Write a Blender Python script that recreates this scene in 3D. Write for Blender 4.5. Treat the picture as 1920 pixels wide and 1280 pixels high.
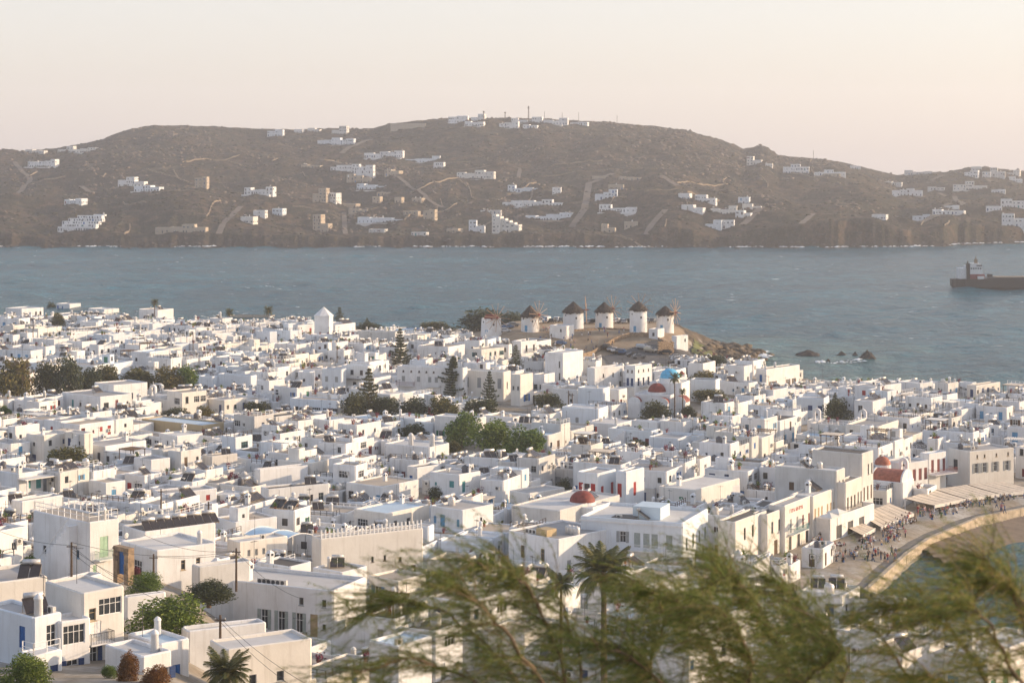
import bpy, bmesh, math, random
import numpy as np
from mathutils import Vector, Matrix

for _o in list(bpy.data.objects):
    bpy.data.objects.remove(_o)
SC = bpy.context.scene
COL = SC.collection
R = math.radians
RND = random.Random(7)

# ------------------------------------------------------------------ camera
F, HX, HY, CH = 3680.0, 960.0, 304.0, 65.0      # focal length, vanishing point (in 1920 px units), eye height
cam_d = bpy.data.cameras.new('camera')
cam = bpy.data.objects.new('camera', cam_d)
COL.objects.link(cam)
cam.location = (0, 0, CH)
cam.rotation_euler = (R(90), 0, 0)
cam_d.sensor_width = 36.0
cam_d.lens = 36.0 * F / 1920.0
cam_d.shift_y = -(640.0 - HY) / 1920.0
cam_d.clip_start = 0.5
cam_d.clip_end = 12000
cam_d.dof.use_dof = True
cam_d.dof.focus_distance = 480
cam_d.dof.aperture_fstop = 3.4
SC.camera = cam

# ------------------------------------------------------------------ sky, sun, exposure
SUN_EL, SUN_AZ = R(13), R(80)                   # azimuth counted from the view direction towards the right
world = bpy.data.worlds.new('World')
SC.world = world
world.use_nodes = True
wn = world.node_tree
wn.nodes.clear()
sky = wn.nodes.new('ShaderNodeTexSky')
sky.sky_type = 'NISHITA'
sky.sun_disc = False
sky.sun_elevation = SUN_EL
sky.sun_rotation = SUN_AZ
sky.altitude = 60
sky.air_density = 1.0
sky.dust_density = 1.6
sky.ozone_density = 1.5
bg = wn.nodes.new('ShaderNodeBackground')
bg.inputs['Strength'].default_value = 0.15
wo = wn.nodes.new('ShaderNodeOutputWorld')
veil = wn.nodes.new('ShaderNodeMix')             # the even pale veil of a hazy evening sky
veil.data_type = 'RGBA'
veil.inputs[0].default_value = 0.6
veil.inputs[7].default_value = (2.95, 2.58, 2.56, 1)
tco = wn.nodes.new('ShaderNodeTexCoord'); sxyz = wn.nodes.new('ShaderNodeSeparateXYZ'); vfac = wn.nodes.new('ShaderNodeMapRange')
wn.links.new(tco.outputs['Generated'], sxyz.inputs[0]); wn.links.new(sxyz.outputs[2], vfac.inputs[0])      # the veil thins with height, all round
vfac.inputs[1].default_value = 0.0; vfac.inputs[2].default_value = 0.7; vfac.inputs[3].default_value = 0.72; vfac.inputs[4].default_value = 0.22
wn.links.new(vfac.outputs[0], veil.inputs[0])
wn.links.new(sky.outputs[0], veil.inputs[6])
wn.links.new(veil.outputs[2], bg.inputs[0])
wn.links.new(bg.outputs[0], wo.inputs[0])
sun_d = bpy.data.lights.new('sun', 'SUN')
sun_d.energy = 2.9
sun_d.angle = R(0.6)
sun_d.color = (1.0, 0.74, 0.48)
sun = bpy.data.objects.new('sun', sun_d)
COL.objects.link(sun)
to_sun = Vector((math.cos(SUN_EL) * math.sin(SUN_AZ), math.cos(SUN_EL) * math.cos(SUN_AZ), math.sin(SUN_EL)))
sun.rotation_euler = (-to_sun).to_track_quat('-Z', 'Y').to_euler()
SC.view_settings.view_transform = 'Standard'
SC.view_settings.look = 'None'
SC.view_settings.gamma = 1
SC.view_settings.exposure = 1.1
SC.render.engine = 'CYCLES'
SC.cycles.use_denoising = True
SC.cycles.max_bounces = 6
SC.cycles.diffuse_bounces = 3
SC.cycles.glossy_bounces = 2
SC.cycles.transmission_bounces = 2
SC.cycles.volume_bounces = 0
SC.cycles.transparent_max_bounces = 6
SC.cycles.use_adaptive_sampling = True
SC.cycles.adaptive_threshold = 0.02
SC.cycles.caustics_reflective = False
SC.cycles.caustics_refractive = False

HAZE = 1.7e-4
# ------------------------------------------------------------------ pixel <-> place
def at(px, py, z=0.0):
    d = F * (CH - z) / (py - HY)
    return Vector(((px - HX) / F * d, d, z))
def atd(px, py, d):
    return Vector(((px - HX) / F * d, d, CH - (py - HY) / F * d))
def pix(x, y, z):
    return HX + F * x / y, HY + F * (CH - z) / y

# ------------------------------------------------------------------ numpy noise
def _hash(ix, iy, s):
    n = (ix.astype(np.int64) * 374761393 + iy.astype(np.int64) * 668265263 + s * 974711) & 0x7fffffff
    n = ((n ^ (n >> 13)) * 1274126177) & 0x7fffffff
    return ((n ^ (n >> 16)) & 0xffff) / 65535.0
def vnoise(x, y, s=0):
    x = np.asarray(x, float); y = np.asarray(y, float)
    ix, iy = np.floor(x), np.floor(y)
    fx, fy = x - ix, y - iy
    fx = fx * fx * (3 - 2 * fx); fy = fy * fy * (3 - 2 * fy)
    a, b = _hash(ix, iy, s), _hash(ix + 1, iy, s)
    c, d = _hash(ix, iy + 1, s), _hash(ix + 1, iy + 1, s)
    return (a + (b - a) * fx) * (1 - fy) + (c + (d - c) * fx) * fy
def fbm(x, y, o=4, s=0, g=0.5):
    t, a, n = 0, 1.0, 0
    for k in range(o):
        t = t + a * vnoise(np.asarray(x) * 2 ** k + 17.3 * k, np.asarray(y) * 2 ** k - 9.1 * k, s + k); n += a; a *= g
    return t / n - 0.5
def sstep(x, a, b):
    t = np.clip((np.asarray(x, float) - a) / (b - a), 0, 1)
    return t * t * (3 - 2 * t)

# ------------------------------------------------------------------ mesh builder
class MB:
    def __init__(s): s.v = []; s.f = []; s.m = []
    def add(s, vs, fs, m=0):
        o = len(s.v); s.v += [tuple(v) for v in vs]
        for f in fs: s.f.append(tuple(i + o for i in f)); s.m.append(m)
    def quad(s, a, b, c, d, m=0): s.add((a, b, c, d), ((0, 1, 2, 3),), m)
    def box(s, x0, x1, y0, y1, z0, z1, m=0):
        s.add([(x0, y0, z0), (x1, y0, z0), (x1, y1, z0), (x0, y1, z0), (x0, y0, z1), (x1, y0, z1), (x1, y1, z1), (x0, y1, z1)],
              [(0, 3, 2, 1), (4, 5, 6, 7), (0, 1, 5, 4), (1, 2, 6, 5), (2, 3, 7, 6), (3, 0, 4, 7)], m)
    def lathe(s, prof, n=16, m=0, c=(0, 0), cap=True):
        vs = []; fs = []
        for r, z in prof:
            for k in range(n):
                a = 2 * math.pi * k / n; vs.append((c[0] + r * math.cos(a), c[1] + r * math.sin(a), z))
        for j in range(len(prof) - 1):
            for k in range(n):
                k2 = (k + 1) % n; fs.append((j * n + k, j * n + k2, (j + 1) * n + k2, (j + 1) * n + k))
        if cap:
            fs.append(tuple(range(n))[::-1]); fs.append(tuple((len(prof) - 1) * n + k for k in range(n)))
        s.add(vs, fs, m)
    def tube(s, pts, rad, n=6, m=0):
        pts = [Vector(p) for p in pts]
        if not hasattr(rad, '__len__'): rad = [rad] * len(pts)
        vs = []; fs = []
        for i, p in enumerate(pts):
            t = (pts[min(i + 1, len(pts) - 1)] - pts[max(i - 1, 0)]).normalized()
            u = t.cross(Vector((0, 0, 1)))
            if u.length < 1e-3: u = Vector((1, 0, 0))
            u.normalize(); w = t.cross(u)
            for k in range(n):
                a = 2 * math.pi * k / n; vs.append(p + (u * math.cos(a) + w * math.sin(a)) * rad[i])
        for j in range(len(pts) - 1):
            for k in range(n):
                k2 = (k + 1) % n; fs.append((j * n + k2, j * n + k, (j + 1) * n + k, (j + 1) * n + k2))
        fs.append(tuple(range(n))); fs.append(tuple((len(pts) - 1) * n + k for k in range(n))[::-1])
        s.add(vs, fs, m)
    def mesh(s, name, mats, smooth=False):
        mats = tuple(mats) if isinstance(mats, (list, tuple)) else (mats,)
        if mats not in _TMPL:
            t = bpy.data.meshes.new(f'zz_{len(_TMPL):03d}'); _TMPL[mats] = t
            for m in mats: t.materials.append(m)
        me = _TMPL[mats].copy()                      # a copy keeps the material slots (appending them walks every object)
        me.from_pydata(s.v, [], s.f)
        if any(s.m): me.polygons.foreach_set('material_index', s.m)
        if smooth: me.polygons.foreach_set('use_smooth', [True] * len(s.f))
        me.update()
        return me
    def build(s, name, mats, parent=None, loc=None, rz=0, smooth=False):
        return link(name, s.mesh(name, mats, smooth), parent, loc, rz)
_CNT = {}
_TMPL = {}
def link(name, me, parent=None, loc=None, rz=0, scale=None):
    n = _CNT.get(name, -1) + 1; _CNT[name] = n
    o = bpy.data.objects.new(name if n == 0 else f'{name}.{n:03d}', me)
    COL.objects.link(o)
    if parent is not None: o.parent = parent
    if loc is not None: o.location = loc
    if rz: o.rotation_euler = (0, 0, rz)
    if scale is not None: o.scale = scale if hasattr(scale, '__len__') else (scale,) * 3
    return o
def np_mesh(name, V, Fc, mats, mi=None, smooth=False):
    me = bpy.data.meshes.new(name)
    V = np.asarray(V, np.float32); Fc = np.asarray(Fc, np.int32); k = Fc.shape[1]
    me.vertices.add(len(V)); me.vertices.foreach_set('co', V.ravel())
    me.loops.add(Fc.size); me.loops.foreach_set('vertex_index', Fc.ravel())
    me.polygons.add(len(Fc)); me.polygons.foreach_set('loop_start', np.arange(len(Fc), dtype=np.int32) * k)
    for m in (mats if isinstance(mats, (list, tuple)) else [mats]): me.materials.append(m)
    if mi is not None: me.polygons.foreach_set('material_index', np.asarray(mi, np.int32))
    if smooth: me.polygons.foreach_set('use_smooth', np.ones(len(Fc), bool))
    me.update(calc_edges=True)
    return me
def tag(o, label=None, cat=None, group=None, kind=None):
    if label: o['label'] = label
    if cat: o['category'] = cat
    if group: o['group'] = group
    if kind: o['kind'] = kind
    return o
def thing(name, loc, rz=0, label=None, cat=None, group=None):
    o = link(name, None, None, loc, rz)
    o.empty_display_size = 0.3
    return tag(o, label, cat, group)

# ------------------------------------------------------------------ materials
MATS = {}
def new_mat(name):
    m = bpy.data.materials.new(name); m.use_nodes = True
    nt = m.node_tree; nt.nodes.clear()
    out = nt.nodes.new('ShaderNodeOutputMaterial'); b = nt.nodes.new('ShaderNodeBsdfPrincipled')
    nt.links.new(b.outputs[0], out.inputs[0])
    return m, nt, b
def N(nt, t, **kw):
    n = nt.nodes.new(t)
    for k, v in kw.items():
        if k in ('operation', 'blend_type', 'data_type', 'noise_dimensions', 'feature', 'wave_type', 'bands_direction'): setattr(n, k, v)
        else: n.inputs[k].default_value = v
    return n
def ramp(nt, fac, stops):
    r = nt.nodes.new('ShaderNodeValToRGB')
    el = r.color_ramp.elements
    while len(el) < len(stops): el.new(0.5)
    for e, (p, c) in zip(el, stops): e.position = p; e.color = (c[0], c[1], c[2], 1) if hasattr(c, '__len__') else (c, c, c, 1)
    nt.links.new(fac, r.inputs[0])
    return r.outputs[0]
def mixc(nt, fac, a, b, mode='MIX'):
    m = nt.nodes.new('ShaderNodeMix'); m.data_type = 'RGBA'; m.blend_type = mode
    for sock, v in ((m.inputs[0], fac), (m.inputs[6], a), (m.inputs[7], b)):
        if hasattr(v, 'is_linked') or isinstance(v, bpy.types.NodeSocket): nt.links.new(v, sock)
        elif hasattr(v, '__len__'): sock.default_value = (v[0], v[1], v[2], 1)
        else: sock.default_value = v
    return m.outputs[2]
def noise_of(nt, vec, scale, detail=3, rough=0.55, sc=None):
    if sc is not None:
        mp = nt.nodes.new('ShaderNodeMapping'); mp.inputs['Scale'].default_value = sc
        nt.links.new(vec, mp.inputs[0]); vec = mp.outputs[0]
    n = N(nt, 'ShaderNodeTexNoise', Scale=scale, Detail=detail, Roughness=rough)
    nt.links.new(vec, n.inputs['Vector'])
    return n.outputs[0]
def plaster(name, base, dirt=(0.64, 0.61, 0.57), amt=0.5, rough=0.85, streak=True, vary=0.10):
    m, nt, b = new_mat(name)
    pos = nt.nodes.new('ShaderNodeNewGeometry').outputs['Position']
    d = tuple(base[i] * dirt[i] for i in range(3))
    n1 = noise_of(nt, pos, 0.35, 4)
    c = mixc(nt, ramp(nt, n1, [(0.35, 0.0), (0.75, amt * 0.6)]), base, d)
    if streak:
        n2 = noise_of(nt, pos, 1.0, 4, 0.65, sc=(2.4, 2.4, 0.16))
        c = mixc(nt, ramp(nt, n2, [(0.52, 0.0), (0.80, amt)]), c, d)
    oi = nt.nodes.new('ShaderNodeObjectInfo')
    lo = 1 - vary
    c = mixc(nt, 1.0, c, ramp(nt, oi.outputs['Random'], [(0.0, (lo, lo, lo)), (0.4, (1, 1, 1)), (0.75, (1, 0.99, 0.97)), (1.0, (lo + 0.03, lo + 0.05, lo + 0.07))]), 'MULTIPLY')
    nt.links.new(c, b.inputs['Base Color'])
    b.inputs['Roughness'].default_value = rough
    b.inputs['Specular IOR Level'].default_value = 0.25
    bp = N(nt, 'ShaderNodeBump', Strength=0.35, Distance=0.06)
    nt.links.new(noise_of(nt, pos, 2.2, 4, 0.6), bp.inputs['Height'])
    nt.links.new(bp.outputs[0], b.inputs['Normal'])
    MATS[name] = m
    return m
def simple(name, col, rough=0.6, metal=0.0, var=0.18, scale=3.0, spec=0.4):
    m, nt, b = new_mat(name)
    pos = nt.nodes.new('ShaderNodeNewGeometry').outputs['Position']
    n = noise_of(nt, pos, scale, 3)
    lo = tuple(c * (1 - var) for c in col); hi = tuple(min(1, c * (1 + var)) for c in col)
    nt.links.new(ramp(nt, n, [(0.3, lo), (0.7, hi)]), b.inputs['Base Color'])
    b.inputs['Roughness'].default_value = rough; b.inputs['Metallic'].default_value = metal
    b.inputs['Specular IOR Level'].default_value = spec
    MATS[name] = m
    return m
def leafmat(name, stops, rough=0.6, trans=0.25):
    m, nt, b = new_mat(name)
    g = nt.nodes.new('ShaderNodeNewGeometry')
    c = ramp(nt, g.outputs['Random Per Island'], stops)
    oi = nt.nodes.new('ShaderNodeObjectInfo')
    c = mixc(nt, 1.0, c, ramp(nt, oi.outputs['Random'], [(0.0, (0.8, 0.85, 0.8)), (0.5, (1, 1, 1)), (1.0, (1.2, 1.08, 0.95))]), 'MULTIPLY')
    nt.links.new(c, b.inputs['Base Color'])
    b.inputs['Roughness'].default_value = rough; b.inputs['Specular IOR Level'].default_value = 0.2
    t = nt.nodes.new('ShaderNodeBsdfTranslucent'); nt.links.new(c, t.inputs[0])
    mx = nt.nodes.new('ShaderNodeMixShader'); mx.inputs[0].default_value = trans
    out = [n for n in nt.nodes if n.type == 'OUTPUT_MATERIAL'][0]
    nt.links.new(b.outputs[0], mx.inputs[1]); nt.links.new(t.outputs[0], mx.inputs[2]); nt.links.new(mx.outputs[0], out.inputs[0])
    MATS[name] = m
    return m

plaster('white', (0.81, 0.81, 0.81), amt=0.8)
plaster('cream', (0.78, 0.745, 0.69), amt=0.65)
plaster('grey_white', (0.66, 0.65, 0.63), amt=0.8)
plaster('blue_white', (0.74, 0.78, 0.82), amt=0.5)
plaster('ochre', (0.52, 0.40, 0.24), amt=0.4)
plaster('beige', (0.48, 0.40, 0.31), amt=0.5)
plaster('roof_white', (0.68, 0.66, 0.63), amt=0.75, streak=False, vary=0.2)
plaster('roof_grey', (0.46, 0.44, 0.42), amt=0.8, streak=False, vary=0.25)
plaster('roof_tan', (0.50, 0.43, 0.35), amt=0.8, streak=False, vary=0.25)
plaster('roof_dark', (0.16, 0.145, 0.13), amt=0.6, streak=False, vary=0.3)
plaster('roof_blue', (0.55, 0.66, 0.74), amt=0.5, streak=False)
for nm, c in dict(blue=(0.02, 0.12, 0.36), light_blue=(0.10, 0.30, 0.50), navy=(0.02, 0.05, 0.15), teal=(0.05, 0.24, 0.25), green=(0.03, 0.17, 0.10), red=(0.35, 0.02, 0.02),
                  maroon=(0.16, 0.025, 0.03), brown=(0.10, 0.055, 0.03), grey=(0.30, 0.31, 0.31), sage=(0.32, 0.36, 0.34), pale_green=(0.35, 0.50, 0.36), white_paint=(0.78, 0.77, 0.75),
                  tan=(0.42, 0.31, 0.18), black=(0.02, 0.02, 0.02), charcoal=(0.06, 0.06, 0.065)).items():
    simple(nm, c, 0.5, var=0.15)
m, nt, b = new_mat('pane'); b.inputs['Base Color'].default_value = (0.035, 0.04, 0.045, 1); b.inputs['Roughness'].default_value = 0.12; MATS['pane'] = m
simple('metal', (0.45, 0.45, 0.46), 0.35, 0.9)
simple('pole_wood', (0.09, 0.06, 0.04), 0.8, scale=6)
simple('solar', (0.045, 0.035, 0.03), 0.25, spec=0.6)
simple('solar_frame', (0.30, 0.24, 0.17), 0.5)
simple('tank_metal', (0.62, 0.60, 0.57), 0.4, 0.4)
simple('ac_white', (0.60, 0.58, 0.54), 0.5)
simple('plastic_tank', (0.10, 0.10, 0.11), 0.5)
simple('dome_red', (0.22, 0.05, 0.035), 0.7, scale=1.5, var=0.3)
simple('dome_orange', (0.36, 0.12, 0.07), 0.7, scale=1.5, var=0.3)
simple('dome_blue', (0.12, 0.42, 0.62), 0.6, scale=1.5, var=0.2)
simple('thatch', (0.06, 0.046, 0.036), 0.95, scale=5, var=0.45)
simple('spar_wood', (0.42, 0.28, 0.19), 0.8)
simple('hub_red', (0.24, 0.06, 0.045), 0.8)
simple('stone', (0.24, 0.185, 0.13), 0.95, scale=1.3, var=0.45)
simple('stone_dark', (0.06, 0.05, 0.042), 0.95, scale=0.8, var=0.5)
simple('asphalt', (0.10, 0.095, 0.09), 0.9, scale=0.6, var=0.25)
simple('awning', (0.66, 0.56, 0.44), 0.9, scale=0.8, var=0.1)
simple('awning_white', (0.74, 0.70, 0.63), 0.9, scale=0.8, var=0.08)
simple('terracotta', (0.36, 0.15, 0.08), 0.8)
simple('skin', (0.42, 0.26, 0.18), 0.6)
simple('hair', (0.035, 0.022, 0.016), 0.7)
simple('bark', (0.14, 0.095, 0.065), 0.9, scale=5, var=0.4)
simple('bark_light', (0.17, 0.115, 0.07), 0.9, scale=8, var=0.4)
simple('foam_white', (0.80, 0.82, 0.82), 0.9, scale=0.8, var=0.1)
simple('poly_blue', (0.42, 0.60, 0.74), 0.3, scale=0.5, var=0.08)
simple('turquoise', (0.05, 0.42, 0.48), 0.4)
leafmat('leaf_olive', [(0.0, (0.0663, 0.0722, 0.0262)), (0.5, (0.137, 0.1317, 0.0449)), (1.0, (0.2542, 0.2082, 0.0711))])
leafmat('leaf_green', [(0.0, (0.0564, 0.0967, 0.0205)), (0.5, (0.1249, 0.1915, 0.0409)), (1.0, (0.2519, 0.3123, 0.0767))])
leafmat('leaf_dark', [(0.0, (0.0389, 0.0499, 0.0269)), (0.5, (0.0778, 0.0915, 0.0461)), (1.0, (0.1426, 0.1498, 0.0691))])
leafmat('leaf_brown', [(0.0, (0.084, 0.042, 0.0168)), (0.5, (0.18, 0.09, 0.0336)), (1.0, (0.288, 0.156, 0.06))])
leafmat('leaf_pink', [(0.0, (0.04, 0.06, 0.02)), (0.4, (0.18, 0.04, 0.07)), (1.0, (0.32, 0.07, 0.12))])
leafmat('leaf_palm', [(0.0, (0.0585, 0.0715, 0.0286)), (0.5, (0.1105, 0.1196, 0.0455)), (1.0, (0.208, 0.1885, 0.078))])
leafmat('leaf_dry', [(0.0, (0.16, 0.10, 0.05)), (1.0, (0.36, 0.25, 0.13))])
leafmat('needle', [(0.0, (0.070, 0.115, 0.028)), (0.45, (0.145, 0.205, 0.052)), (0.8, (0.29, 0.30, 0.09)), (1.0, (0.52, 0.43, 0.17))], trans=0.5)
leafmat('needle_dry', [(0.0, (0.12, 0.09, 0.03)), (1.0, (0.36, 0.25, 0.10))], trans=0.35)
# ------------------------------------------------------------------ the lie of the land
COAST = [(-420, 765), (-180, 748), (-100, 724), (-20, 712), (45, 706), (66, 692), (76, 676), (85, 661), (79, 645), (72, 624), (70, 606), (78, 594), (88, 580), (92, 560), (100, 546), (121, 531), (142, 522), (172, 516),
         (320, 512), (320, 372), (130, 369), (96, 361), (83, 349.5), (70, 330), (64, 318), (50, 285), (45, 262), (55, 246), (110, 226), (320, 205), (320, -60), (-420, -60)]
def coast_sd(X, Y):
    X = np.asarray(X, float); Y = np.asarray(Y, float)
    best = np.full(X.shape, 1e9); ins = np.zeros(X.shape, bool)
    n = len(COAST)
    for i in range(n):
        (x1, y1), (x2, y2) = COAST[i], COAST[(i + 1) % n]
        dx, dy = x2 - x1, y2 - y1
        t = np.clip(((X - x1) * dx + (Y - y1) * dy) / (dx * dx + dy * dy), 0, 1)
        best = np.minimum(best, np.hypot(X - x1 - t * dx, Y - y1 - t * dy))
        c = (y1 > Y) != (y2 > Y)
        with np.errstate(divide='ignore', invalid='ignore'):
            ins ^= c & (X < (x2 - x1) * (Y - y1) / (y2 - y1 if y2 != y1 else 1e-9) + x1)
    return np.where(ins, best, -best)
def G(X, Y):
    X = np.asarray(X, float); Y = np.asarray(Y, float)
    zl = np.interp(Y, [-60, 0, 4, 30, 100, 150, 170, 220, 260, 310, 350, 500, 600, 740], [63, 62.9, 62, 53, 33, 24.5, 21.5, 17.3, 12, 4.5, 3.2, 4.4, 5.1, 5.2])
    zr = np.interp(Y, [-60, 0, 4, 30, 100, 150, 200, 250, 300, 400, 500, 600, 740], [63, 62.9, 62, 53, 33, 20, 9.5, 3.2, 2.4, 2.6, 3.6, 5.0, 5.2])
    s = X / np.maximum(Y, 20)
    w = sstep(s, -0.19, -0.10)
    z = zl * (1 - w) + zr * w
    mx = sstep(X, -16, 2) * (1 - sstep(X, 52, 74)); my = sstep(Y, 606, 634) * (1 - sstep(Y, 672, 705))
    z = z + mx * my * 5.2
    z = z + (fbm(X / 14, Y / 14, 3, 5)) * 0.6
    sd = coast_sd(X, Y)
    lowr = sstep(X, 62, 90) * sstep(Y, 420, 500) * (1 - sstep(Y, 600, 612))
    z = z * (1 - lowr) + lowr * 1.9
    far = (Y > 560) & (X > 20)
    wd = np.where(far, 26.0, 5.0)
    k = sstep(sd, 0, wd)
    rocky = (fbm(X / 5, Y / 5, 4, 9)) * 4.0 * sstep(sd, -3, 4) * (1 - sstep(sd, 14, 30)) * far
    return np.where(sd > 0, np.minimum(z, 1.3) + (z - np.minimum(z, 1.3)) * k + rocky, np.maximum(-4, 1.0 + sd * 1.1 + rocky))
def gz(x, y): return float(G(np.array([x]), np.array([y]))[0])

def grid_mesh(name, xs, ys, zf, mats, smooth=True, keep=None):
    X, Y = np.meshgrid(xs, ys); Z = zf(X, Y)
    V = np.stack([X.ravel(), Y.ravel(), Z.ravel()], 1)
    nx, ny = len(xs), len(ys)
    i = np.arange(nx * ny).reshape(ny, nx)
    Fq = np.stack([i[:-1, :-1].ravel(), i[:-1, 1:].ravel(), i[1:, 1:].ravel(), i[1:, :-1].ravel()], 1)
    if keep is not None:
        cx = (X[:-1, :-1] + X[1:, 1:]) / 2; cy = (Y[:-1, :-1] + Y[1:, 1:]) / 2
        Fq = Fq[keep(cx, cy).ravel()]
        used = np.unique(Fq); re = np.full(len(V), -1); re[used] = np.arange(len(used)); V = V[used]; Fq = re[Fq]
    return np_mesh(name, V, Fq, mats, smooth=smooth)

# ground of the town and the slope below the viewpoint
m, nt, b = new_mat('town_ground')
pos = nt.nodes.new('ShaderNodeNewGeometry').outputs['Position']
n1 = noise_of(nt, pos, 0.09, 4); n2 = noise_of(nt, pos, 1.2, 4)
c = ramp(nt, n1, [(0.35, (0.34, 0.31, 0.27)), (0.5, (0.27, 0.22, 0.16)), (0.68, (0.42, 0.40, 0.37))])
c = mixc(nt, ramp(nt, n2, [(0.4, 0.0), (0.75, 0.6)]), c, (0.13, 0.105, 0.06))
nt.links.new(c, b.inputs['Base Color']); b.inputs['Roughness'].default_value = 0.95
tag(link('ground', grid_mesh('ground', np.arange(-420, 321, 3.2), np.arange(-60, 760, 3.2), G, m)), kind='structure')

def inpoly(P):
    def f(X, Y):
        ins = np.zeros(X.shape, bool); n = len(P)
        for i in range(n):
            x1, y1 = P[i]; x2, y2 = P[(i + 1) % n]
            c = (y1 > Y) != (y2 > Y)
            ins ^= c & (X < (x2 - x1) * (Y - y1) / (y2 - y1 if y2 != y1 else 1e-9) + x1)
        return ins
    return f
def patch(name, P, mat, dz, step=0.8, zf=None, kind='structure'):
    xs = [p[0] for p in P]; ys = [p[1] for p in P]
    me = grid_mesh(name, np.arange(min(xs), max(xs) + step, step), np.arange(min(ys), max(ys) + step, step), zf or (lambda X, Y: G(X, Y) + dz), mat, keep=inpoly(P))
    return tag(link(name, me), kind=kind)
def dirt(name, a, b_, c_, sc=0.5):
    m, nt, bs = new_mat(name)
    pos = nt.nodes.new('ShaderNodeNewGeometry').outputs['Position']
    c = ramp(nt, noise_of(nt, pos, sc, 6, 0.65), [(0.3, a), (0.5, b_), (0.72, c_)])
    nt.links.new(c, bs.inputs['Base Color']); bs.inputs['Roughness'].default_value = 0.95
    bp = N(nt, 'ShaderNodeBump', Strength=0.6, Distance=0.3)
    nt.links.new(noise_of(nt, pos, sc * 3, 5, 0.7), bp.inputs['Height']); nt.links.new(bp.outputs[0], bs.inputs['Normal'])
    MATS[name] = m
    return m
dirt('sandy', (0.24, 0.17, 0.105), (0.32, 0.235, 0.15), (0.40, 0.31, 0.21), 0.25)
dirt('sand', (0.17, 0.125, 0.085), (0.21, 0.155, 0.105), (0.26, 0.195, 0.135), 0.4)
dirt('headland_rock', (0.045, 0.038, 0.026), (0.10, 0.075, 0.048), (0.20, 0.145, 0.09), 0.3)
dirt('quay_stone', (0.13, 0.118, 0.10), (0.18, 0.165, 0.14), (0.22, 0.20, 0.17), 0.6)
dirt('dry_grass', (0.10, 0.075, 0.035), (0.20, 0.15, 0.07), (0.30, 0.23, 0.12), 0.7)
dirt('green_grass', (0.09, 0.10, 0.03), (0.15, 0.16, 0.05), (0.20, 0.20, 0.07), 0.7)
MOUND = [(4, 612), (12, 602), (30, 606), (46, 614), (58, 622), (66, 640), (70, 668), (58, 690), (40, 700), (10, 704), (-14, 700), (-18, 640), (-4, 622)]
patch('windmill_hill', MOUND, MATS['sandy'], 0.12)
PARK = [(30, 560), (52, 560), (58, 596), (60, 628), (44, 622), (28, 606)]
patch('car_park', PARK, MATS['asphalt'], 0.20)
HEAD = [(58, 624), (66, 612), (70, 604), (74, 624), (81, 645), (88, 662), (78, 680), (68, 697), (50, 704), (53, 680), (57, 650)]
patch('headland', HEAD, MATS['headland_rock'], 0.32)
patch('headland_turf', [(57, 622), (61, 616), (65, 620), (64, 634), (60, 642)], MATS['green_grass'], 0.46)
BEACH = [(68, 327), (84, 348), (97, 360), (140, 368), (150, 350), (112, 338), (92, 334), (80, 326), (70, 316)]
patch('beach', BEACH, MATS['sand'], 0, zf=lambda X, Y: np.clip(0.9 + coast_sd(X, Y) * 0.07, -0.9, 1.0) + 0.0)
QUAY = [(36, 262), (45, 262), (50, 285), (64, 318), (70, 330), (83, 349.5), (96, 361), (130, 369), (200, 371), (200, 392), (96, 384), (74, 366), (40, 316)]
patch('quay', QUAY, MATS['quay_stone'], 0, zf=lambda X, Y: np.full(X.shape, 1.75) + 0.7 * sstep(coast_sd(X, Y), 6, 20), step=0.6)
# the sea wall along the quay
mb = MB()
EDGE = [(45, 262), (50, 285), (64, 318), (70, 330), (83, 349.5), (96, 361), (130, 369), (200, 371)]
for (x1, y1), (x2, y2) in zip(EDGE, EDGE[1:]):
    t = Vector((x2 - x1, y2 - y1)).normalized(); nrm = Vector((t.y, -t.x))
    L = math.hypot(x2 - x1, y2 - y1); k = max(1, int(L / 2.4))
    for i in range(k):
        a0 = Vector((x1, y1)) + t * (L * i / k + 0.02); a1 = Vector((x1, y1)) + t * (L * (i + 1) / k - 0.02)
        j = RND.uniform(-0.03, 0.03)
        p = [a0 - nrm * 0.25, a1 - nrm * 0.25, a1 + nrm * (0.45 + j), a0 + nrm * (0.45 + j)]
        mb.add([(q.x, q.y, -1.5) for q in p] + [(q.x, q.y, 1.95 + j) for q in p], [(4, 7, 6, 5), (0, 1, 5, 4), (1, 2, 6, 5), (2, 3, 7, 6), (3, 0, 4, 7)])
simple('seawall_stone', (0.46, 0.38, 0.28), 0.9, scale=1.0, var=0.25)
tag(mb.build('sea_wall', MATS['seawall_stone']), 'pale stone sea wall edging the curved quay above the beach', 'sea wall')

# ------------------------------------------------------------------ the sea
m, nt, b = new_mat('sea_water')
pos = nt.nodes.new('ShaderNodeNewGeometry').outputs['Position']
sx = nt.nodes.new('ShaderNodeSeparateXYZ'); nt.links.new(pos, sx.inputs[0])
def math_n(op, a, b_=None):
    n = nt.nodes.new('ShaderNodeMath'); n.operation = op
    for i, v in enumerate((a, b_)):
        if v is None: continue
        if isinstance(v, bpy.types.NodeSocket): nt.links.new(v, n.inputs[i])
        else: n.inputs[i].default_value = v
    return n.outputs[0]
big = noise_of(nt, pos, 0.006, 3, 0.6, sc=(1, 2.0, 1))
at_ = nt.nodes.new('ShaderNodeAttribute'); at_.attribute_name = 'shallow'
deep = ramp(nt, big, [(0.35, (0.005, 0.070, 0.112)), (0.65, (0.014, 0.118, 0.168))])
teal = ramp(nt, noise_of(nt, pos, 0.05, 3), [(0.35, (0.055, 0.135, 0.14)), (0.65, (0.10, 0.19, 0.18))])
wc = mixc(nt, at_.outputs['Fac'], deep, teal)
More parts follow.
